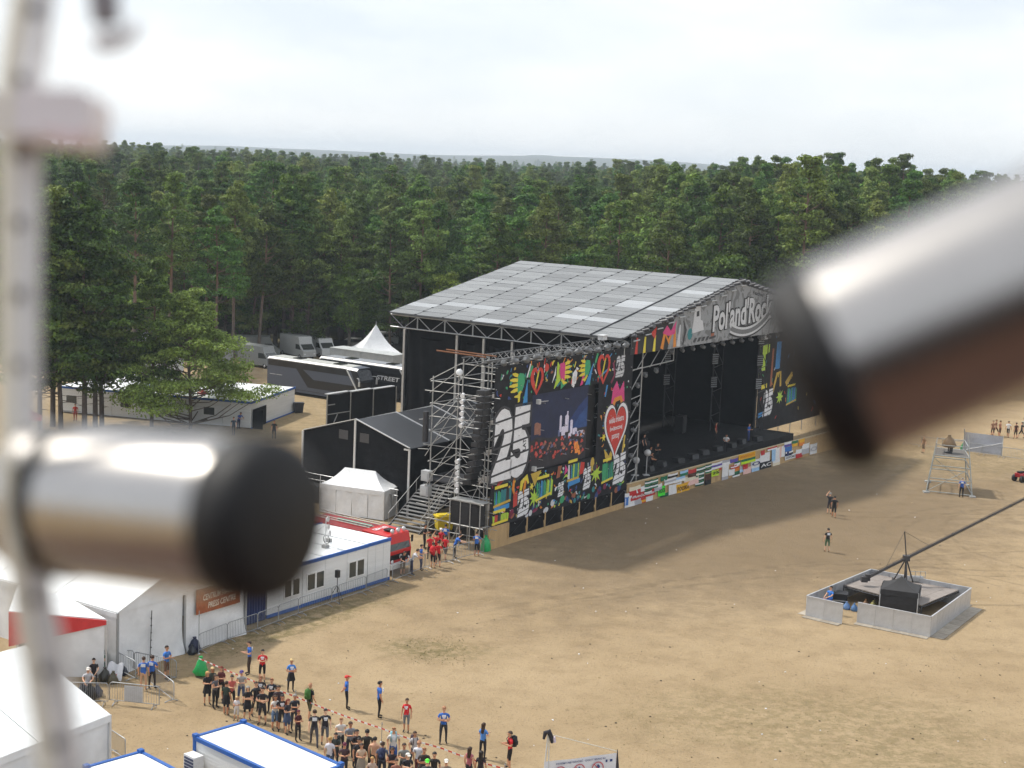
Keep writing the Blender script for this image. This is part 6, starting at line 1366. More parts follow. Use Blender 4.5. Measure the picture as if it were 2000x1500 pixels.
def van(name, label, x, y, rz, L_, h, col, kind='van', group=None):
    v = thing(name, label, kind, (x, y, terrain(x, y)), rz, group); c = mat('paint_' + col.strip('#'), col, .3, var=.04); Wd = 2.0 if h > 1.8 else 1.75
    if h > 1.8: prof = [(0, .35), (L_, .35), (L_, 1.1), (L_ - .25, 1.25), (L_ - 1.0, 1.95 if h > 2 else h), (L_ - 1.3, h), (.05, h), (0, h - .2)]
    else: prof = [(0, .3), (L_, .3), (L_, .75), (L_ - 1.1, .92), (L_ - 1.8, h), (.9, h), (.15, .95), (0, .85)]
    m = MB(); m.prism([(a, -Wd / 2, b) for a, b in prof], (0, Wd, 0)); m.build('body', c, v)
    for s in (-1, 1):
        yv = s * (Wd / 2 + .006); m = MB()
        if h > 1.8: m.prism([(L_ - 2.0, yv - .005, 1.25), (L_ - .6, yv - .005, 1.25), (L_ - 1.1, yv - .005, min(h - .2, 1.9)), (L_ - 2.0, yv - .005, min(h - .2, 1.9))], (0, .01, 0))
        else: m.prism([(.6, yv - .005, .95), (L_ - 1.35, yv - .005, .95), (L_ - 1.85, yv - .005, h - .08), (1.0, yv - .005, h - .08)], (0, .01, 0))
        m.build('side_window', glass_dark, v)
        for x_ in (.8, L_ - .9): m = MB(); m.lathe([(.15, -.1), (.31, -.1), (.31, .1), (.15, .1)], (x_, s * (Wd / 2 - .08), .31), (0, 1, 0), 14); w_ = m.build('wheel', rubber, v); m = MB(); m.lathe([(.02, -.12), (.17, -.11), (.17, .11), (.02, .12)], (x_, s * (Wd / 2 - .08), .31), (0, 1, 0), 10); m.build('rim', alu, w_)
        m = MB(); m.box((L_ - .02, s * Wd * .36, .72), (.08, .3, .16)); m.build('headlight', mat('headlight'), v)
    m = MB(); 
    if h > 1.8: m.prism([(L_ - .22, -Wd * .42, 1.3), (L_ - .98, -Wd * .42, 1.9), (L_ - .95, -Wd * .42, 1.93), (L_ - .18, -Wd * .42, 1.32)], (0, Wd * .84, 0))
    else: m.prism([(L_ - 1.12, -Wd * .42, .95), (L_ - 1.78, -Wd * .42, h - .04), (L_ - 1.74, -Wd * .42, h - .02), (L_ - 1.06, -Wd * .42, .95)], (0, Wd * .84, 0))
    m.build('windscreen', glass_dark, v)
    return v
van('parked_van', 'white box van parked left of the coaches', -34.5, 196, -.6, 5.6, 2.7, '#8e908f'); van('parked_van', 'white tall van between the pine trunks', -30.8, 208, -.9, 6.2, 2.9, '#b4b6b5'); van('parked_van', 'white van right of the tall van between pines', -27.5, 210, -1.0, 5.2, 2.5, '#d6d8d8'); van('parked_van', 'grey camper deep behind the pines', -37, 203, .2, 6, 2.8, '#6f7372')
van('parked_car', 'white estate car parked by the pagoda tent', -24.3, 217, .1, 4.5, 1.5, '#d8dad8', 'car'); van('parked_car', 'white van-like car behind the pagoda tent', -21.4, 223, .05, 4.6, 1.85, '#dde0e0', 'car')
for i, (px, py, c, lb) in enumerate(((150, 745, '#a8acb0', 'grey van left behind the yard pines'), (215, 728, '#c4c8cc', 'white van behind the yard pines'), (285, 690, '#c9ccd0', 'white van seen through the young pine top'), (440, 722, '#9a9c9c', 'grey van right of the young pine'), (350, 735, '#d4d6d4', 'white van above the site building roof'))):
    p = G(px, py); van('parked_van', lb, p.x, p.y, i * .7, 5.4, 2.5, c)
p = G(160, 748); gazebo('red_canopy', 'red canopy tent behind the dark yard pines', (p.x - 1.5, p.y, 0), .3, 3, 3, 2.1, 2.9, 0, mat('red_pvc'), False, .25); p = G(75, 852); gazebo('red_parasol_tent', 'red canopy half hidden by the pole', (p.x - 2.2, p.y, 0), .3, 2.4, 2.4, 1.6, 2.4, 0, mat('red_pvc'), False, .25)
p = G(128, 860); heap(122, 858, .3, '#d8dad8', 'white covered heap under the yard pines', 1.6)

# ------------------------------------------------------------------ people
def person_mesh(pose, fem=False, seed=0):
    rg = random.Random(seed); sw = .155 if fem else .185; hw_ = .10 if fem else .09
    V, E, Rr = [], [], []
    def v(p, r): V.append(p); Rr.append(r if isinstance(r, tuple) else (r, r)); return len(V) - 1
    lean = {'lean': .30, 'phone': .03}.get(pose, 0.0); zp = .95
    sit = pose == 'sit'
    if sit: zp = .42
    def tz(z, y=0.0):        # torso point with lean
        k = (z - .95); return (0, y - lean * max(k, 0) * 1.7, zp + k * (1 - .12 * lean * 2))
    pel = v((0, .0, zp), (.145 if fem else .135, .105)); wai = v(tz(1.10), (.105 if fem else .125, .085)); che = v(tz(1.30), (.135 if fem else .16, .10)); nb = v(tz(1.44), (.09, .075))
    nk = v(tz(1.51, -.005), .05); chin = v(tz(1.575, -.025), (.062, .07)); hd = v(tz(1.655, -.015), (.078, .096)); tp_ = v(tz(1.725, -.0), (.06, .075))
    for a, b in ((pel, wai), (wai, che), (che, nb), (nb, nk), (nk, chin), (chin, hd), (hd, tp_)): E.append((a, b))
    seg = [('shirt', pel, wai), ('shirt', wai, che), ('shirt', che, nb), ('head', nk, chin), ('head', chin, hd), ('head', hd, tp_), ('head', nb, nk)]
    tips = []
    for s in (-1, 1):
        st_ = {'walk': .22 * s, 'stride': .12 * s}.get(pose, .03 * s * (1 if rg.random() < .5 else -1)); sp = hw_ + rg.uniform(0, .035)
        hip = v((s * hw_, 0, zp - .07), (.085, .09))
        if sit: kn = v((s * .14, -.42, zp + .02), .06); an = v((s * .12, -.46, .09), .042); to = v((s * .13, -.62, .045), (.042, .032))
        else: kn = v((s * sp, -st_ * .9 - .015, .50), .058); an = v((s * sp * 1.05, -st_ * 1.4 + .02, .09), .04); to = v((s * sp * 1.25, -st_ * 1.4 - .15, .04), (.042, .03))
        E += [(pel, hip), (hip, kn), (kn, an), (an, to)]; seg += [('thigh', pel, hip), ('thigh', hip, kn), ('shin', kn, an), ('shoe', an, to)]
        c = V[che]; sh = v((s * sw, c[1] + .01, c[2] + .085), (.062, .06))
        P = {'down': ((s * .23, .03, 1.12), (s * .235, -.06, .88)), 'walk': ((s * .23, .04 + .1 * s, 1.12), (s * .23, -.04 + .2 * s, .9)), 'stride': ((s * .24, .06, 1.13), (s * .22, -.1, .92)), 'cross': ((s * .25, -.05, 1.14), (-s * .06, -.24, 1.19 + .03 * s)), 'phone': ((s * .21, -.02, 1.13), (s * .06, -.29, 1.20)), 'hips': ((s * .34, .08, 1.15), (s * .18, -.02, .98)),
             'lean': ((s * .24, -.42, 1.16), (s * .12, -.62, 1.13)), 'sit': ((s * .23, -.1, .68), (s * .1, -.36, .55)), 'up': ((s * .3, -.05, 1.25 if s < 0 else 1.5), (s * .2, -.2, 1.05 if s < 0 else 1.72)), 'behind': ((s * .25, .1, 1.13), (s * .06, .19, .98))}[pose]
        el = v(P[0], .043); wr = v(P[1], .03)
        dirh = (Vector(P[1]) - Vector(P[0])).normalized(); hn = v(tuple(Vector(P[1]) + dirh * .085), (.036, .02))
        E += [(che, sh), (sh, el), (el, wr), (wr, hn)]; seg += [('shirt', che, sh), ('sleeve', sh, el), ('fore', el, wr), ('hand', wr, hn)]
        tips.append((Vector(V[hn]), dirh, s))
    me = bpy.data.meshes.new('p'); me.from_pydata(V, E, []); o = bpy.data.objects.new('p', me); COL.objects.link(o)
    md = o.modifiers.new('s', 'SKIN'); md.use_smooth_shade = True
    for i, sv in enumerate(me.skin_vertices[0].data): sv.radius = Rr[i]; sv.use_root = (i == pel)
    o.modifiers.new('ss', 'SUBSURF').levels = 1
    dg = bpy.context.evaluated_depsgraph_get(); dg.update(); m2 = bpy.data.meshes.new_from_object(o.evaluated_get(dg)); bpy.data.objects.remove(o); bpy.data.meshes.remove(me)
    mb = MB(); mb.v = [tuple(q.co) for q in m2.vertices]
    P_a = [(nm, Vector(V[a]), Vector(V[b])) for nm, a, b in seg]
    for pl_ in m2.polygons:
        c = Vector(pl_.center); best = None
        for nm, a, b in P_a:
            d = b - a; t = max(0, min(1, (c - a).dot(d) / d.length_squared)); dist = (c - (a + d * t)).length - {'shirt': .07, 'head': .06, 'thigh': .05}.get(nm, .035)
            if best is None or dist < best[0]: best = (dist, nm, t)
        nm, t = best[1], best[2]
        k = {'shirt': 1, 'sleeve': 2 if t < .62 else 0, 'fore': 0, 'hand': 0, 'head': 0, 'thigh': 3, 'shin': 4, 'shoe': 5}[nm]
        if nm == 'shirt' and c.z < zp - .01: k = 3
        mb.f.append(list(pl_.vertices)); mb.m.append(k); mb.sm.append(True)
    bpy.data.meshes.remove(m2); mb.cur = 0
    for q, d, s in tips:          # fingers and thumb
        sd_ = d.cross(Vector((0, 1, 0))); sd_ = sd_.normalized() if sd_.length > .1 else Vector((1, 0, 0)); cl_ = sd_.cross(d)
        for k, l in enumerate((.055, .07, .075, .065)): a = q + sd_ * (.012 * (k - 1.5)) + d * .01; mb.path([a, a + d * l * .6 + cl_ * .006, a + d * l + cl_ * .02], [.008, .008, .005], 4)
        a = q - d * .05 + sd_ * .022 * s; mb.path([a, a + sd_ * .03 * s + d * .03, a + sd_ * .03 * s + d * .06], [.01, .009, .006], 4)
    h = Vector(V[hd]); mb.path([h + Vector((0, -.09, .012)), h + Vector((0, -.118, -.018))], [.012, .015], 5)   # nose
    mb.cur = 6
    for s in (-1, 1): mb.box(h + Vector((s * .032, -.093, .012)), (.022, .01, .012))
    mb.box(h + Vector((0, -.09, -.05)), (.045, .01, .01)); mb.cur = 0
    for s in (-1, 1): mb.box(h + Vector((s * .083, 0, -.005)), (.02, .035, .055))
    skinm = mat('skin', (.48, .27, .18), .55)
    dkm = mat('face_dark', (.10, .04, .03), .6)
    return mb.mesh('person', [skinm] * 6 + [dkm]), h, Vector(V[che]), zp
PROT = {}
def proto(pose, fem):
    k = (pose, fem)
    if k not in PROT: PROT[k] = person_mesh(pose, fem, len(PROT))
    return PROT[k]
_hair = {}
def hair_mesh(kind):
    if kind in _hair: return _hair[kind]
    m = MB(); n = 10
    def cap(r, z0, back):
        pts = []; rows = 5
        for i in range(rows + 1):
            a = math.pi / 2 * i / rows
            for k in range(n):
                t = 6.2832 * k / n; fy = math.sin(t)
                z = math.sin(a); rr = math.cos(a); low = (z0 + (.05 if fy < -.3 else -.04 * back)) if i == 0 else None
                pts.append((math.cos(t) * rr * r, fy * rr * r * 1.18 + .008, low if low is not None else z * .105))
        m.add(pts, [(i * n + k, i * n + (k + 1) % n, (i + 1) * n + (k + 1) % n, (i + 1) * n + k) for i in range(rows) for k in range(n)], True)
    if kind == 'short': cap(.094, .0, 1)
    elif kind == 'long':
        cap(.1, -.01, 1); m.sheet(lambda u, v: (.105 * math.sin((u - .5) * 3.6) * (1 - .25 * v), .03 + .085 * math.cos((u - .5) * 3.6) + .04 * v, .03 - .42 * v), 8, 4)
        m.sheet(lambda u, v: (.095 * math.sin((u - .5) * 3.2) * (1 - .3 * v), .015 + .07 * math.cos((u - .5) * 3.2) + .03 * v, .03 - .40 * v), 8, 4)
    elif kind == 'bun': cap(.097, -.0, 1); m.lathe([(.01, -.05), (.05, -.03), (.055, .02), (.01, .055)], (0, .09, .06), (0, .6, .8), 8)
    elif kind == 'tail': cap(.097, -.0, 1); m.path([(0, .1, .05), (0, .16, .0), (0, .15, -.2)], [.03, .035, .012], 6)
    elif kind == 'cap': cap(.104, .015, 1); m.prism([(-.075, -.1, .03), (.075, -.1, .03), (.06, -.2, .015), (-.06, -.2, .015)], (0, 0, .012))
    elif kind == 'thin': cap(.088, .045, .2)
    _hair[kind] = m.mesh('hair', mat('hair_any', (.05, .03, .02), .6)); return _hair[kind]
m = MB(); m.lathe([(.02, -.25), (.13, -.24), (.15, 0), (.13, .2), (.03, .26)], (0, .16, 0), (0, 0, 1), 8); m.lathe([(.02, -.1), (.08, -.09), (.08, .05), (.02, .08)], (0, .27, -.08), (0, 0, 1), 6)
for s in (-1, 1): m.path([(s * .09, .1, .2), (s * .1, -.02, .22), (s * .1, -.13, .08), (s * .1, -.06, -.16), (s * .09, .1, -.2)], .017, 4)
PACK = m.mesh('backpack', mat('pack_any', (.05, .05, .06), .7))
m = MB(); m.sheet(lambda u, v: ((.13 + .09 * v) * math.cos(u * 6.2832), (.10 + .085 * v) * math.sin(u * 6.2832) * (1 + .05 * math.sin(u * 31)), .12 - .44 * v), 20, 3); SKIRT = m.mesh('skirt', mat('skirt_any', (.02, .02, .02), .8))
m = MB(); m.box((0, -.155, .06), (.17, .012, .09)); m.box((0, -.15, -.03), (.12, .012, .05)); PRINT = m.mesh('shirt_print', mat('shirt_print_white', (.70, .72, .76), .7))
m = MB(); m.box((0, .135, .05), (.2, .012, .16)); BPRINT = m.mesh('back_print', mat('shirt_print_white'))
HC = dict(brown='#3a2618', dark='#1c1512', blond='#b08a52', grey='#8a8680', red='#6e2a14', bald='#a87858', redcap='#c8302c', purplecap='#4a3a78', whitecap='#d8d4cc', greencap='#58d83a', maroon='#5a1430', bluehat='#2c3a70', lightblond='#c8ac78')
def setm(o, i, m_): o.material_slots[i].link = 'OBJECT'; o.material_slots[i].material = m_
SKINS = ['#d2a182', '#c89474', '#ddb092', '#bd8565']
def person(px, py, rz, pose, top, bottom, label, hair=('short', 'brown'), fem=False, shorts=False, h=1.76, group=None, pack=None, skirt=None, prn=None, z=0.0, at=None, shoes='#1c1a1a', sleeves=True, long_sleeve=False, bare=False):
    me, hd, ch, zp = proto(pose, fem); p = Vector(at) if at is not None else G(px, py, z)
    t = thing('person', label, 'person', p, R_(rz), group); s = h / 1.75 * (1.0 if not fem else .97); t.scale = (s * (1.08 if not fem else 1.03), s * 1.08, s)
    b = obj('body', me, t); k = hash_(label) % 4; sk_ = mat('skin_%d' % k, SKINS[k], .5, var=.06); tm_ = hexmat(top) if not bare else sk_; bm_ = hexmat(bottom)
    for i, mm in enumerate((sk_, tm_, tm_ if sleeves and not bare else sk_, bm_, sk_ if shorts else bm_, hexmat(shoes))): setm(b, i, mm)
    hk, hc = hair; ho_ = obj('cap' if hk == 'cap' else 'hair', hair_mesh(hk), t, hd + Vector((0, .01, .015))); setm(ho_, 0, mat('hair_' + hc, HC[hc], .6, var=.2, scale=12))
    if pack: q = obj('backpack', PACK, t, ch); setm(q, 0, hexmat(pack))
    if skirt: q = obj('skirt', SKIRT, t, (0, 0, zp)); setm(q, 0, hexmat(skirt))
    if prn in ('f', 'fb'): obj('shirt_print', PRINT, t, ch)
    if prn in ('b', 'fb'): obj('back_print', BPRINT, t, ch)
    return t
def hash_(s): return sum(ord(c) * (i + 1) for i, c in enumerate(s))
BL, RD, BK, DT = '#2c62b4', '#c8242c', '#19181c', '#22222a'
ST = 'stewards on the field side of the tape'
person(487, 1318, -70, 'phone', BL, '#3c2e28', 'steward in blue shirt and brown trousers looking at a phone', ('short', 'brown'), h=1.82, group=ST, prn='b')
person(512, 1331, 5, 'phone', RD, BK, 'steward in red shirt and black shorts second in the line', ('short', 'dark'), shorts=True, h=1.72, group=ST, prn='f')
person(568, 1351, 20, 'cross', '#3a78c4', BK, 'blond woman steward with crossed arms and jacket round her hips', ('bun', 'lightblond'), True, h=1.76, group=ST, prn='f', skirt=BK)
person(676, 1385, 95, 'behind', BL, BK, 'steward in blue shirt wearing a red cap', ('cap', 'redcap'), h=1.72, group=ST)
person(740, 1402, 110, 'down', BL, BK, 'steward in blue shirt turned to the right, dark trousers', ('short', 'dark'), h=1.85, group=ST, prn='f')
person(793, 1430, -8, 'down', RD, '#6d7278', 'girl steward in red shirt with grey shorts and boots', ('tail', 'brown'), True, shorts=True, h=1.72, group=ST, prn='f')
person(865, 1452, 5, 'cross', BL, '#2b2c30', 'steward in blue shirt with folded arms and dark trousers', ('short', 'bald'), h=1.80, group=ST, prn='f')
person(942, 1482, 150, 'cross', '#4d84cc', '#23242a', 'long haired woman steward in blue and white shirt', ('long', 'brown'), True, h=1.76, group=ST, pack=None)
person(995, 1502, -75, 'phone', RD, BK, 'bearded steward in red shirt with small black backpack', ('short', 'brown'), shorts=True, h=1.78, group=ST, pack='#1b1b20')
CW = 'waiting crowd behind the tape'
cr_ = [
 (404, 1376, 30, 'phone', BK, BK, 'blond woman in black dress at the left end of the queue', ('long', 'blond'), True, dict(skirt=BK, shorts=True)),
 (419, 1383, 60, 'phone', '#56565c', BK, 'woman in grey top and black leggings', ('long', 'brown'), True, dict(sleeves=False)),
 (414, 1368, 10, 'down', '#3a4038', BK, 'blond woman behind the woman in grey', ('long', 'lightblond'), True, dict()),
 (441, 1397, 160, 'down', '#2d3a32', BK, 'woman in dark green shirt and black skirt seen from behind', ('tail', 'brown'), True, dict(skirt=BK, shorts=True)),
 (432, 1366, -20, 'phone', '#5c2c2a', BK, 'red haired woman at the back of the left group', ('long', 'red'), True, dict()),
 (452, 1384, 20, 'phone', '#b45a52', BK, 'dark haired woman in salmon top', ('bun', 'dark'), True, dict(shorts=True, sleeves=False)),
 (471, 1376, 0, 'phone', '#9a9a98', '#4a5878', 'man in grey vest with violet cap', ('cap', 'purplecap'), False, dict(shorts=True, sleeves=False)),
 (462, 1407, -10, 'phone', '#d4d2d6', '#c4c0c0', 'child in white top with blond hair', ('long', 'lightblond'), True, dict(h=1.25, shorts=True)),
 (483, 1407, 20, 'cross', BK, BK, 'grey haired woman in black dress', ('long', 'grey'), True, dict(skirt=BK, shorts=True)),
 (512, 1415, -10, 'cross', '#1d1c22', '#26262c', 'heavy man in black shirt with folded arms', ('short', 'dark'), False, dict(shorts=True, h=1.84)),
 (499, 1400, 40, 'stride', '#2a2a2e', '#3a3a34', 'man half hidden behind the folded arms man', ('short', 'brown'), False, dict(shorts=True)),
 (508, 1388, 5, 'cross', BK, DT, 'bald man in black printed shirt near the tape', ('thin', 'bald'), False, dict(prn='f')),
 (530, 1392, -5, 'phone', '#1e2230', DT, 'cropped man in dark blue shirt near the tape', ('thin', 'bald'), False, dict(prn='f')),
 (536, 1425, 40, 'phone', '#d2cec8', '#5c7494', 'woman in white tank top and denim shorts', ('long', 'brown'), True, dict(shorts=True, sleeves=False)),
 (543, 1408, 0, 'down', '#3c2c30', DT, 'man with sunglasses behind the tank top woman', ('short', 'brown'), False, dict()),
 (550, 1427, 10, 'cross', BK, '#2b2b30', 'bearded man in black shirt with white logo', ('short', 'dark'), False, dict(prn='f', shorts=True)),
 (560, 1433, 60, 'phone', '#2c2a32', '#3c4a66', 'red haired woman in dark top and denim skirt', ('long', 'red'), True, dict(skirt='#3c4a66', shorts=True)),
 (574, 1425, 30, 'phone', '#2e3038', '#34363c', 'grey haired man in striped dark shirt', ('short', 'grey'), False, dict()),
 (581, 1447, 45, 'phone', '#4a2028', '#202024', 'maroon haired girl in dark dungarees', ('short', 'maroon'), True, dict(h=1.55)),
 (604, 1404, 150, 'stride', BK, '#4c4c36', 'bald man in black shirt with green backpack', ('thin', 'bald'), False, dict(shorts=True, pack='#3f6a2c')),
 (613, 1458, 190, 'walk', '#24242c', '#4a4a52', 'man in dark shirt with pale back print walking', ('short', 'brown'), False, dict(prn='b')),
 (634, 1456, 15, 'stride', '#1f1a22', '#5c5e64', 'man in black shirt and grey shorts with sunglasses', ('short', 'dark'), False, dict(prn='f', shorts=True)),
 (664, 1474, 20, 'phone', '#c8c4c0', '#2c2c32', 'man in open white vest', ('thin', 'bald'), False, dict(sleeves=False)),
 (682, 1482, 30, 'phone', '#7c8088', '#2c2c32', 'man in grey camouflage shirt', ('short', 'brown'), False, dict()),
 (694, 1498, 40, 'phone', '#262024', '#2c2c32', 'dark haired man in black leaning over a phone', ('short', 'dark'), False, dict()),
 (643, 1512, 170, 'down', '#d2d0d8', '#44506a', 'blond woman in white shirt beside the container', ('bun', 'blond'), True, dict()),
 (671, 1520, 10, 'phone', '#48343a', '#2c2c32', 'person in maroon cap bending forward', ('cap', 'maroon'), False, dict(h=1.65)),
 (655, 1500, -20, 'phone', '#3c4440', '#2c2c32', 'person with dark bag beside the white shirted woman', ('short', 'dark'), False, dict(h=1.65, pack='#23272a')),
 (699, 1514, 20, 'down', '#2c2a30', '#2c2c32', 'woman in dark top beside the yellow collar man', ('tail', 'dark'), True, dict()),
 (715, 1502, 180, 'down', '#2e2a24', '#241f1c', 'man in dark shirt with yellow collar seen from behind', ('short', 'dark'), False, dict(h=1.84, pack=None)),
 (704, 1524, 15, 'phone', '#c0a890', '#8e8478', 'fair haired woman in beige strap dress', ('long', 'brown'), True, dict(skirt='#948a7c', shorts=True, sleeves=False)),
 (730, 1514, 170, 'down', '#c89474', '#1e1e24', 'bare backed man in black shorts', ('short', 'dark'), False, dict(bare=True, shorts=True)),
 (745, 1526, 175, 'down', '#5a6478', '#2a3040', 'man with large dark blue backpack', ('short', 'brown'), False, dict(pack='#28304e', h=1.8)),
 (767, 1497, 10, 'stride', '#d0ccc8', '#3c5a9c', 'bald man in white printed shirt with pale blue backpack', ('thin', 'bald'), False, dict(pack='#7fb0bc', prn='f', h=1.82)),
 (764, 1534, 10, 'cross', '#262028', '#2a2a2c', 'woman in black strap top with folded arms', ('long', 'brown'), True, dict(sleeves=False)),
 (787, 1526, 5, 'phone', '#868884', '#3c3c3c', 'man in grey shirt', ('short', 'brown'), False, dict()),
 (808, 1500, 25, 'stride', '#b8b4b4', '#3a3e4a', 'woman in pale vest with dark backpack by the tape', ('short', 'brown'), True, dict(pack='#3a2430')),
 (816, 1522, 160, 'down', '#d4d4da', '#6a3438', 'bald man in white shirt from behind', ('thin', 'bald'), False, dict()),
 (794, 1544, 20, 'phone', '#2a2830', '#2c2c2c', 'person in white hat and dark clothes', ('cap', 'whitecap'), False, dict(h=1.7)),
 (826, 1538, 10, 'cross', '#38302c', '#2c2c2c', 'bald man in dark shirt with red face', ('thin', 'bald'), False, dict(h=1.8)),
 (846, 1545, 0, 'down', '#2c2826', '#2c2c2c', 'man in dark brown shirt at the lower edge', ('short', 'dark'), False, dict()),
 (832, 1560, 0, 'down', '#3a3a3a', '#2c2c2c', 'person in bright green cap at the lower edge', ('cap', 'greencap'), False, dict()),
 (869, 1560, 0, 'down', '#7a6a5c', '#2c2c2c', 'person in white cap at the lower edge', ('cap', 'whitecap'), False, dict()),
 (915, 1532, 150, 'down', '#a86068', '#2c2c34', 'brown haired girl in pink top near the tape', ('long', 'brown'), True, dict(sleeves=False)),
 (937, 1540, 170, 'down', '#2a2228', '#2c2c34', 'dark long haired woman in black near the tape', ('long', 'dark'), True, dict()),
 (772, 1552, 0, 'down', '#8c5a4a', '#2c2c34', 'small person in brown at the lower edge', ('short', 'brown'), False, dict(h=1.6)),
 (725, 1548, 0, 'down', '#b09a8c', '#2c2c34', 'person in beige at the lower edge', ('short', 'blond'), True, dict(h=1.65)),
]
for px, py, rz, pose, a, b, lb, hr, fem, kw in cr_: person(px, py, rz, pose, a, b, lb, hr, fem, group=CW, **kw)
VG = 'volunteers at the barriers by the fire engine'
for px, py, rz, pose, a, b, lb, kw in (
 (786, 1124, 20, 'lean', BK, '#6a5a3e', 'man in black shirt and khaki shorts leaning at the engine', dict(shorts=True)), (803, 1122, 100, 'lean', '#c8c8cc', '#2c3450', 'man in white shirt leaning over the barrier', dict()),
 (821, 1114, 80, 'phone', BL, '#1f2a52', 'volunteer in blue shirt and navy trousers at the barrier', dict(prn='b')), (845, 1110, 160, 'down', RD, '#241c20', 'volunteer in red shirt and dark shorts, front left', dict(shorts=True, pack='#c8242c')),
 (855, 1107, 190, 'stride', RD, '#3c3430', 'volunteer in red shirt and brown shorts, front right', dict(shorts=True)), (839, 1093, 200, 'phone', RD, '#241c20', 'volunteer in red shirt at the back of the red group, left', dict()),
 (852, 1090, 170, 'up', RD, '#241c20', 'volunteer in red shirt raising an arm', dict()), (869, 1094, 150, 'stride', RD, '#4c443c', 'volunteer in red shirt at the right of the red group', dict(shorts=True)),
 (860, 1080, 200, 'down', RD, BK, 'volunteer in red shirt with pale cap behind the red group', dict(hair=('cap', 'whitecap'))), (828, 1072, 80, 'phone', BK, BK, 'person in black behind the red group', dict()),
 (869, 1072, 170, 'down', BL, BK, 'volunteer in blue shirt behind the red group', dict(prn='b')), (887, 1090, 100, 'lean', BL, DT, 'volunteer in blue shirt leaning towards the cases', dict()),
 (930, 1087, 175, 'phone', BL, BK, 'stout volunteer in blue shirt by the wing corner', dict(prn='b', shorts=True)), (897, 1062, 90, 'down', BK, BK, 'crew member in black among the flight cases', dict()), (939, 1072, 200, 'cross', '#2a2a30', BK, 'grey haired crew member in black at the wing corner', dict(hair=('short', 'grey')))):
    person(px, py, rz, pose, a, b, lb, kw.pop('hair', ('short', 'dark')), False, group=VG, **kw)
PG = 'people in the small barrier pen'
person(280, 1349, 185, 'down', BL, '#c8a080', 'steward in blue shirt with back print in the pen', ('short', 'brown'), shorts=True, group=PG, prn='b'); person(297, 1346, 170, 'cross', BL, '#2a2220', 'steward in blue shirt and black trousers in the pen', ('short', 'brown'), group=PG, prn='b')
person(325, 1326, 60, 'cross', '#3a74c0', '#6a5040', 'capped steward in blue leaning on the pen barrier', ('short', 'dark'), shorts=True, group=PG); person(183, 1330, 15, 'sit', '#241e22', '#2a2428', 'woman in black sitting by the pen bags', ('tail', 'dark'), True, group=PG); person(172, 1350, 10, 'sit', '#b8b8bc', '#2c2e3c', 'person in pale cap sitting among the bags', ('cap', 'whitecap'), group=PG); person(199, 1312, -20, 'sit', '#2c7048', '#2c2e3c', 'person in green sitting against the marquee', ('short', 'dark'), group=PG)
FG = 'people out on the field'
person(1619, 1004, 150, 'up', '#20222c', '#3a3436', 'man in dark blue pointing towards the stage', ('short', 'grey'), shorts=True, group=FG); person(1628, 1011, 170, 'stride', BK, BK, 'man in black shirt and shorts beside the pointing man', ('short', 'dark'), shorts=True, group=FG); person(1615, 1078, 190, 'down', BK, '#4d6a4c', 'man in black shirt and green shorts alone on the field', ('short', 'dark'), shorts=True, group=FG, prn='b')
person(1627, 1163, -60, 'sit', '#3a78c8', '#2c4a8c', 'person in blue sitting on the case in the crane pen', ('short', 'dark'), group=FG, z=.0, at=(20.4, 93.6, .55)); person(1877, 972, 170, 'down', '#2c58b0', '#1e1e24', 'steward in blue standing at the scaffold tower', ('short', 'grey'), group=FG, prn='b')
for i, (px, py, a, b, lb) in enumerate(((1938, 853, '#8a5c48', '#4a3028', 'far person in brown at the sheet panel, left'), (1944, 851, '#7a4a40', '#4a3028', 'far person in brown at the sheet panel, middle'), (1952, 853, '#946450', '#4a3028', 'far person in brown at the sheet panel, right'), (1968, 854, '#dcdcdc', '#3a3a3a', 'far person in white shirt walking'), (1983, 857, '#4a2c24', '#3a2620', 'far person in dark brown dress'), (1994, 856, '#2a2c30', '#2a2a2a', 'far person in black at the frame edge'), (1803, 885, '#8a6048', '#4a3a30', 'far person under the steel bar'), (1998, 848, '#b8b8a8', '#4a4a4a', 'far person in pale shirt at the frame edge'))):
    person(px, py, i * 50, ('down', 'walk')[i % 2], a, b, lb, ('short', 'brown'), shorts=True, group='far people by the right field edge')
person(535, 857, 0, 'down', BK, DT, 'man in black on the path beside the black marquee', ('short', 'dark'), group=FG); person(147, 823, 0, 'down', '#c23a28', '#a83a28', 'person in red among the yard pines', ('short', 'dark'), group=FG); person(466, 838, 40, 'lean', '#3c64b4', '#2c3050', 'person in blue beside the young pine', ('short', 'dark'), group=FG); person(456, 850, 0, 'stride', '#2a3a4a', DT, 'person in dark clothes under the young pine', ('short', 'dark'), group=FG)
SG = 'crew and musicians on the dark stage'
for s, d, rz, pose, a, b, lb in ((29.5, 3.0, -20, 'phone', BK, BK, 'guitarist in black at the left of the stage'), (27.6, 2.6, 10, 'stride', '#1c1c20', BK, 'musician in black beside the guitarist'), (32.5, 6.0, 0, 'down', '#2c2c30', BK, 'musician in dark clothes at the stage middle'), (45.5, 2.0, 0, 'phone', BL, '#2a3a6a', 'crew member in blue shirt at the right of the stage'), (43.6, 4.5, 20, 'down', '#8c2c24', BK, 'crew member in red shirt on the stage'), (38.9, 1.1, -60, 'lean', '#d8d8da', DT, 'crew member in white shirt bending at the stage edge'), (25.2, 1.6, 30, 'lean', '#3a3a40', BK, 'crew member in dark grey at the left stage edge')):
    p = W(s, d, 1.76); person(0, 0, rz + 56, pose, a, b, lb, ('short', 'dark'), group=SG, at=p)

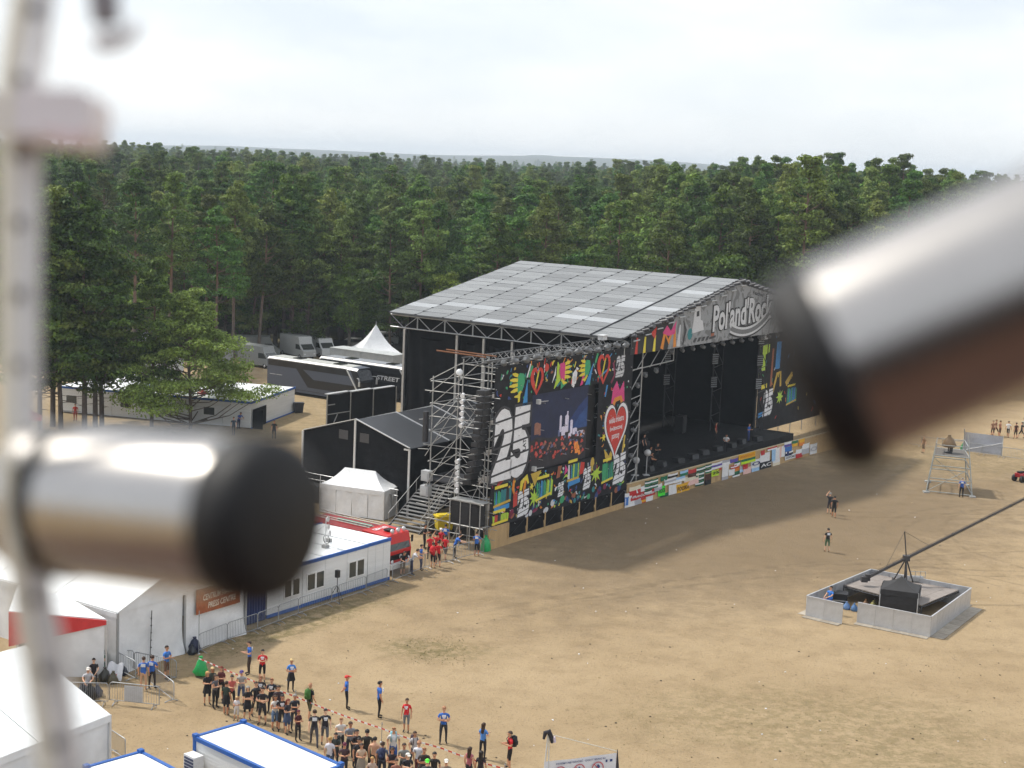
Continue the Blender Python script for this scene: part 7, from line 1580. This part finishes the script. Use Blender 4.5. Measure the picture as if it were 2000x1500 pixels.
# ------------------------------------------------------------------ litter and clods on the field
random.seed(91); m = MB()
for i in range(260):
    px, py = random.uniform(250, 2000), random.uniform(960, 1500)
    p = G(px, py)
    if p.x < -8 and p.y > 88: continue
    q = (p - SA); s_, d_ = q.x * _c + q.y * _s, -q.x * _s + q.y * _c
    if d_ > -1.5 and s_ > -36: continue
    m.cur = 0 if random.random() < .22 else (1 if random.random() < .8 else 2); a = random.random() * 6.3; s = random.uniform(.04, .11)
    m.box((p.x, p.y, .02), (s, s * random.uniform(.3, .9), .03), a)
o = m.build('litter', [mat('paper_white'), mat('dry_clod', (.07, .052, .034), .9), mat('straw', (.36, .28, .15), .9)]); tag(o, 'scraps of paper and dry clods scattered over the sand', 'litter', kind='stuff')
m = MB()
for i in range(9000):
    px = random.choice((random.uniform(380, 760), random.uniform(800, 910), random.uniform(1200, 2000), random.uniform(560, 640))); py = random.uniform(1050, 1500)
    if 560 < px < 640: py = random.uniform(770, 860)
    p = G(px, py); q = (p - SA); s_, d_ = q.x * _c + q.y * _s, -q.x * _s + q.y * _c
    if 380 < px < 760 and not (-3.6 < d_ < -.5): continue
    if px > 800 and px < 910 and not (1240 < py < 1300): continue
    if px > 1200 and (py < 1350 or random.random() < .75): continue
    hh = random.uniform(.02, .07); a = random.random() * 6.3; w_ = .03
    m.add([(p.x - math.cos(a) * w_, p.y - math.sin(a) * w_, 0), (p.x + math.cos(a) * w_, p.y + math.sin(a) * w_, 0), (p.x + random.uniform(-.04, .04), p.y + random.uniform(-.04, .04), hh)], [(0, 1, 2)])
o = m.build('dry_grass', mat('dry_grass', (.16, .14, .055), .9, var=.3)); tag(o, 'thin trampled grass tufts on the sandy field', 'grass', kind='stuff')

# ------------------------------------------------------------------ gondola bars close to the lens
def near(px, py, dep):
    return CAM + ((px - 1000) / FPX * RT - (py - 750) / FPX * UP + _fw) * dep
brush = mat('brushed_steel', (.46, .44, .42), .26, 1.0, var=.05, scale=40, stretch=(1, 1, 1))
def bar(name, label, c, ax, R0, length, ring_at=None, cl=.0175):
    b = thing(name, label, 'bar', c); ax = ax.normalized()
    m = MB(); m.lathe([(R0, cl - .003), (R0, length)], (0, 0, 0), ax, 48); m.build('tube', brush, b)
    m = MB(); m.lathe([(0.0001, -.004), (R0 * .80, -.0035), (R0 * .98, .001), (R0 * 1.03, .006), (R0 * 1.03, cl), (R0 * .99, cl + .001)], (0, 0, 0), ax, 48); m.build('end_cap', rubber, b)
    if ring_at: m = MB(); m.lathe([(R0 * 1.02, ring_at), (R0 * 1.035, ring_at + .002), (R0 * 1.035, ring_at + .007), (R0 * 1.02, ring_at + .009)], (0, 0, 0), ax, 48); m.build('joint_ring', rubber, b)
    return b
axl = (-.87 * RT + .035 * UP + .49 * _fw); bar('steel_bar', 'thick blurred steel bar with black end cap at the left', near(545, 1018, .573), axl, .0308, .125, .098)
axr = (.89 * RT + .40 * UP - .16 * _fw); bar('steel_bar', 'thick blurred steel bar slanting in from the right edge', near(1572, 742, .47), axr, .0318, .30, None, .012)
stp = thing('perforated_strap', 'blurred pale perforated steel strap hanging at the left edge', 'strap', near(60, 700, .62))
base = stp.location.copy()
sp_ = [(80, -60), (66, 60), (50, 180), (47, 300), (45, 450), (44, 600), (43, 750), (43, 900), (50, 1030), (66, 1160), (92, 1290), (108, 1400), (126, 1520), (136, 1600)]
m = MB(); hw2 = [30, 29, 28, 28, 28, 28, 28, 29, 31, 33, 35, 35, 35, 35]
for (x, yv), hwp, nx2, hn2 in zip(sp_, hw2, sp_[1:], hw2[1:]):
    a, b_ = near(x - hwp, yv, .62) - base, near(x + hwp, yv, .62) - base; c_, d_ = near(nx2[0] + hn2, nx2[1], .62) - base, near(nx2[0] - hn2, nx2[1], .62) - base
    m.prism([a, b_, c_, d_], _fw * .004)
m.build('band', mat('strap_grey', (.72, .71, .72), .45, .3, var=.12, scale=60), stp)
for (x, yv) in ((66, 20), (43, 155), (38, 300), (36, 435), (35, 575), (34, 715), (34, 860), (40, 1000), (64, 1170), (92, 1310), (112, 1450)):
    m = MB(); m.lathe([(.0001, 0), (.0024, 0), (.0028, .0008), (.0022, .0014)], near(x, yv, .6195) - base, -_fw, 16); m.build('hole_disc', mat('hole_dark', (.07, .065, .08), .5), stp)  # dark discs painted in place of the strap's open holes
m = MB(); m.path([near(x, yv, .60) - near(10, 700, .60) for x, yv in ((42, -60), (30, 40), (14, 140), (10, 320), (9, 600), (11, 860), (18, 1000), (34, 1150), (54, 1280), (74, 1400), (94, 1540))], .0031, 8); o = m.build('cord', mat('cream_cord', (.82, .76, .62), .8)); o.location = near(10, 700, .60); tag(o, 'blurred cream cord running down beside the strap', 'cord')
tpb = thing('tape_wrap', 'blurred pale pinkish tape wrapped round the strap', 'tape', near(85, 222, .60))
m = MB(); q0 = tpb.location; m.prism([near(x, yv, .598) - q0 for x, yv in ((-30, 178), (60, 172), (150, 172), (178, 185), (176, 262), (160, 280), (80, 268), (-30, 262))], _fw * .03); m.build('wrap', mat('pink_tape', (.80, .73, .73), .6, var=.1), tpb)
m = MB(); m.prism([near(x, yv, .5975) - q0 for x, yv in ((70, 250), (150, 262), (176, 250), (172, 276), (120, 282))], _fw * .001); m.build('fold', mat('pink_fold', (.80, .60, .60), .6), tpb)
hk = thing('bent_hook', 'blurred grey hook end hanging from the top edge', 'hook', near(205, -20, .6)); q0 = hk.location
m = MB(); m.path([near(x, yv, .6) - q0 for x, yv in ((196, -70), (203, 0), (208, 45))], [.0062, .0060, .0056], 10); m.build('stem', mat('hook_grey', (.24, .22, .23), .6), hk)
m = MB(); m.path([near(x, yv, .6) - q0 for x, yv in ((184, 82), (205, 80), (232, 78), (255, 66), (270, 44))], [.0035, .0042, .0038, .003, .0012], 10); m.build('claw', mat('hook_pale', (.66, .63, .63), .6), hk)

# unseen dark gondola tub added below the frame to darken the bars' reflections
gt = thing('added_tub', 'unseen dark brown tub added below the camera for the bars to reflect', 'added tub', (CAM.x, CAM.y - .15, CAM.z))
tubm = mat('added_tub_brown', (.085, .042, .028), .6); darkm = mat('added_tub_dark', (.030, .022, .020), .7)
m = MB(); m.lathe([(.80, -1.25), (.92, -1.1), (.95, -.50), (.97, -.47), (.93, -.46)], n=28); m.build('outer_shell', tubm, gt)
m = MB(); m.lathe([(.0001, -1.19), (.76, -1.19), (.88, -1.05), (.915, -.50)], n=28); m.build('inner_lining', darkm, gt)
m = MB(); m.lathe([(.55, -.80), (.86, -.80), (.86, -.74), (.55, -.74)], n=28); m.build('bench', darkm, gt)
m = MB()
for r in (.70, .74): m.sheet(lambda u, v, r=r: (r * math.cos(math.pi * (1.08 + .84 * u)), r * math.sin(math.pi * (1.08 + .84 * u)), -.74 + 1.0 * v), 20, 4)
m.build('added_back_shell', darkm, gt)  # dark shell added behind the camera, out of view, for the bars to mirror

ts = stage_thing('speaker_on_tripod', 'small black loudspeaker on a tripod before the white cabin', 'loudspeaker')
m = MB(); m.b2((-16.93, -.69, 1.55), (-16.70, -.46, 2.0)); m.build('cabinet', gear, ts)
for k in range(3): m = MB(); t = k * 2.09; m.tube((-16.82, -.58, 1.1), (-16.82 + .55 * math.cos(t), -.58 + .55 * math.sin(t), 0), .02, 5); m.build('leg', dark_metal, ts)
m = MB(); m.tube((-16.82, -.58, .6), (-16.82, -.58, 1.56), .025, 6); m.build('pole', dark_metal, ts)
# ------------------------------------------------------------------ haze
hz = MB(); hz.b2((-6700, -350, -1.2), (6700, 6750, 75))
hm = bpy.data.materials.new('haze_air'); hm.use_nodes = True; t = hm.node_tree
for n in list(t.nodes):
    if n.type == 'BSDF_PRINCIPLED': t.nodes.remove(n)
pv = N(t, 'ShaderNodeVolumePrincipled'); pv.inputs['Color'].default_value = (.80, .90, 1, 1); pv.inputs['Density'].default_value = .0002; pv.inputs['Anisotropy'].default_value = .2
t.links.new(pv.outputs['Volume'], t.nodes['Material Output'].inputs['Volume'])
ho = hz.build('haze', hm); tag(ho, 'thin pale summer haze over the field and forest', kind='stuff')
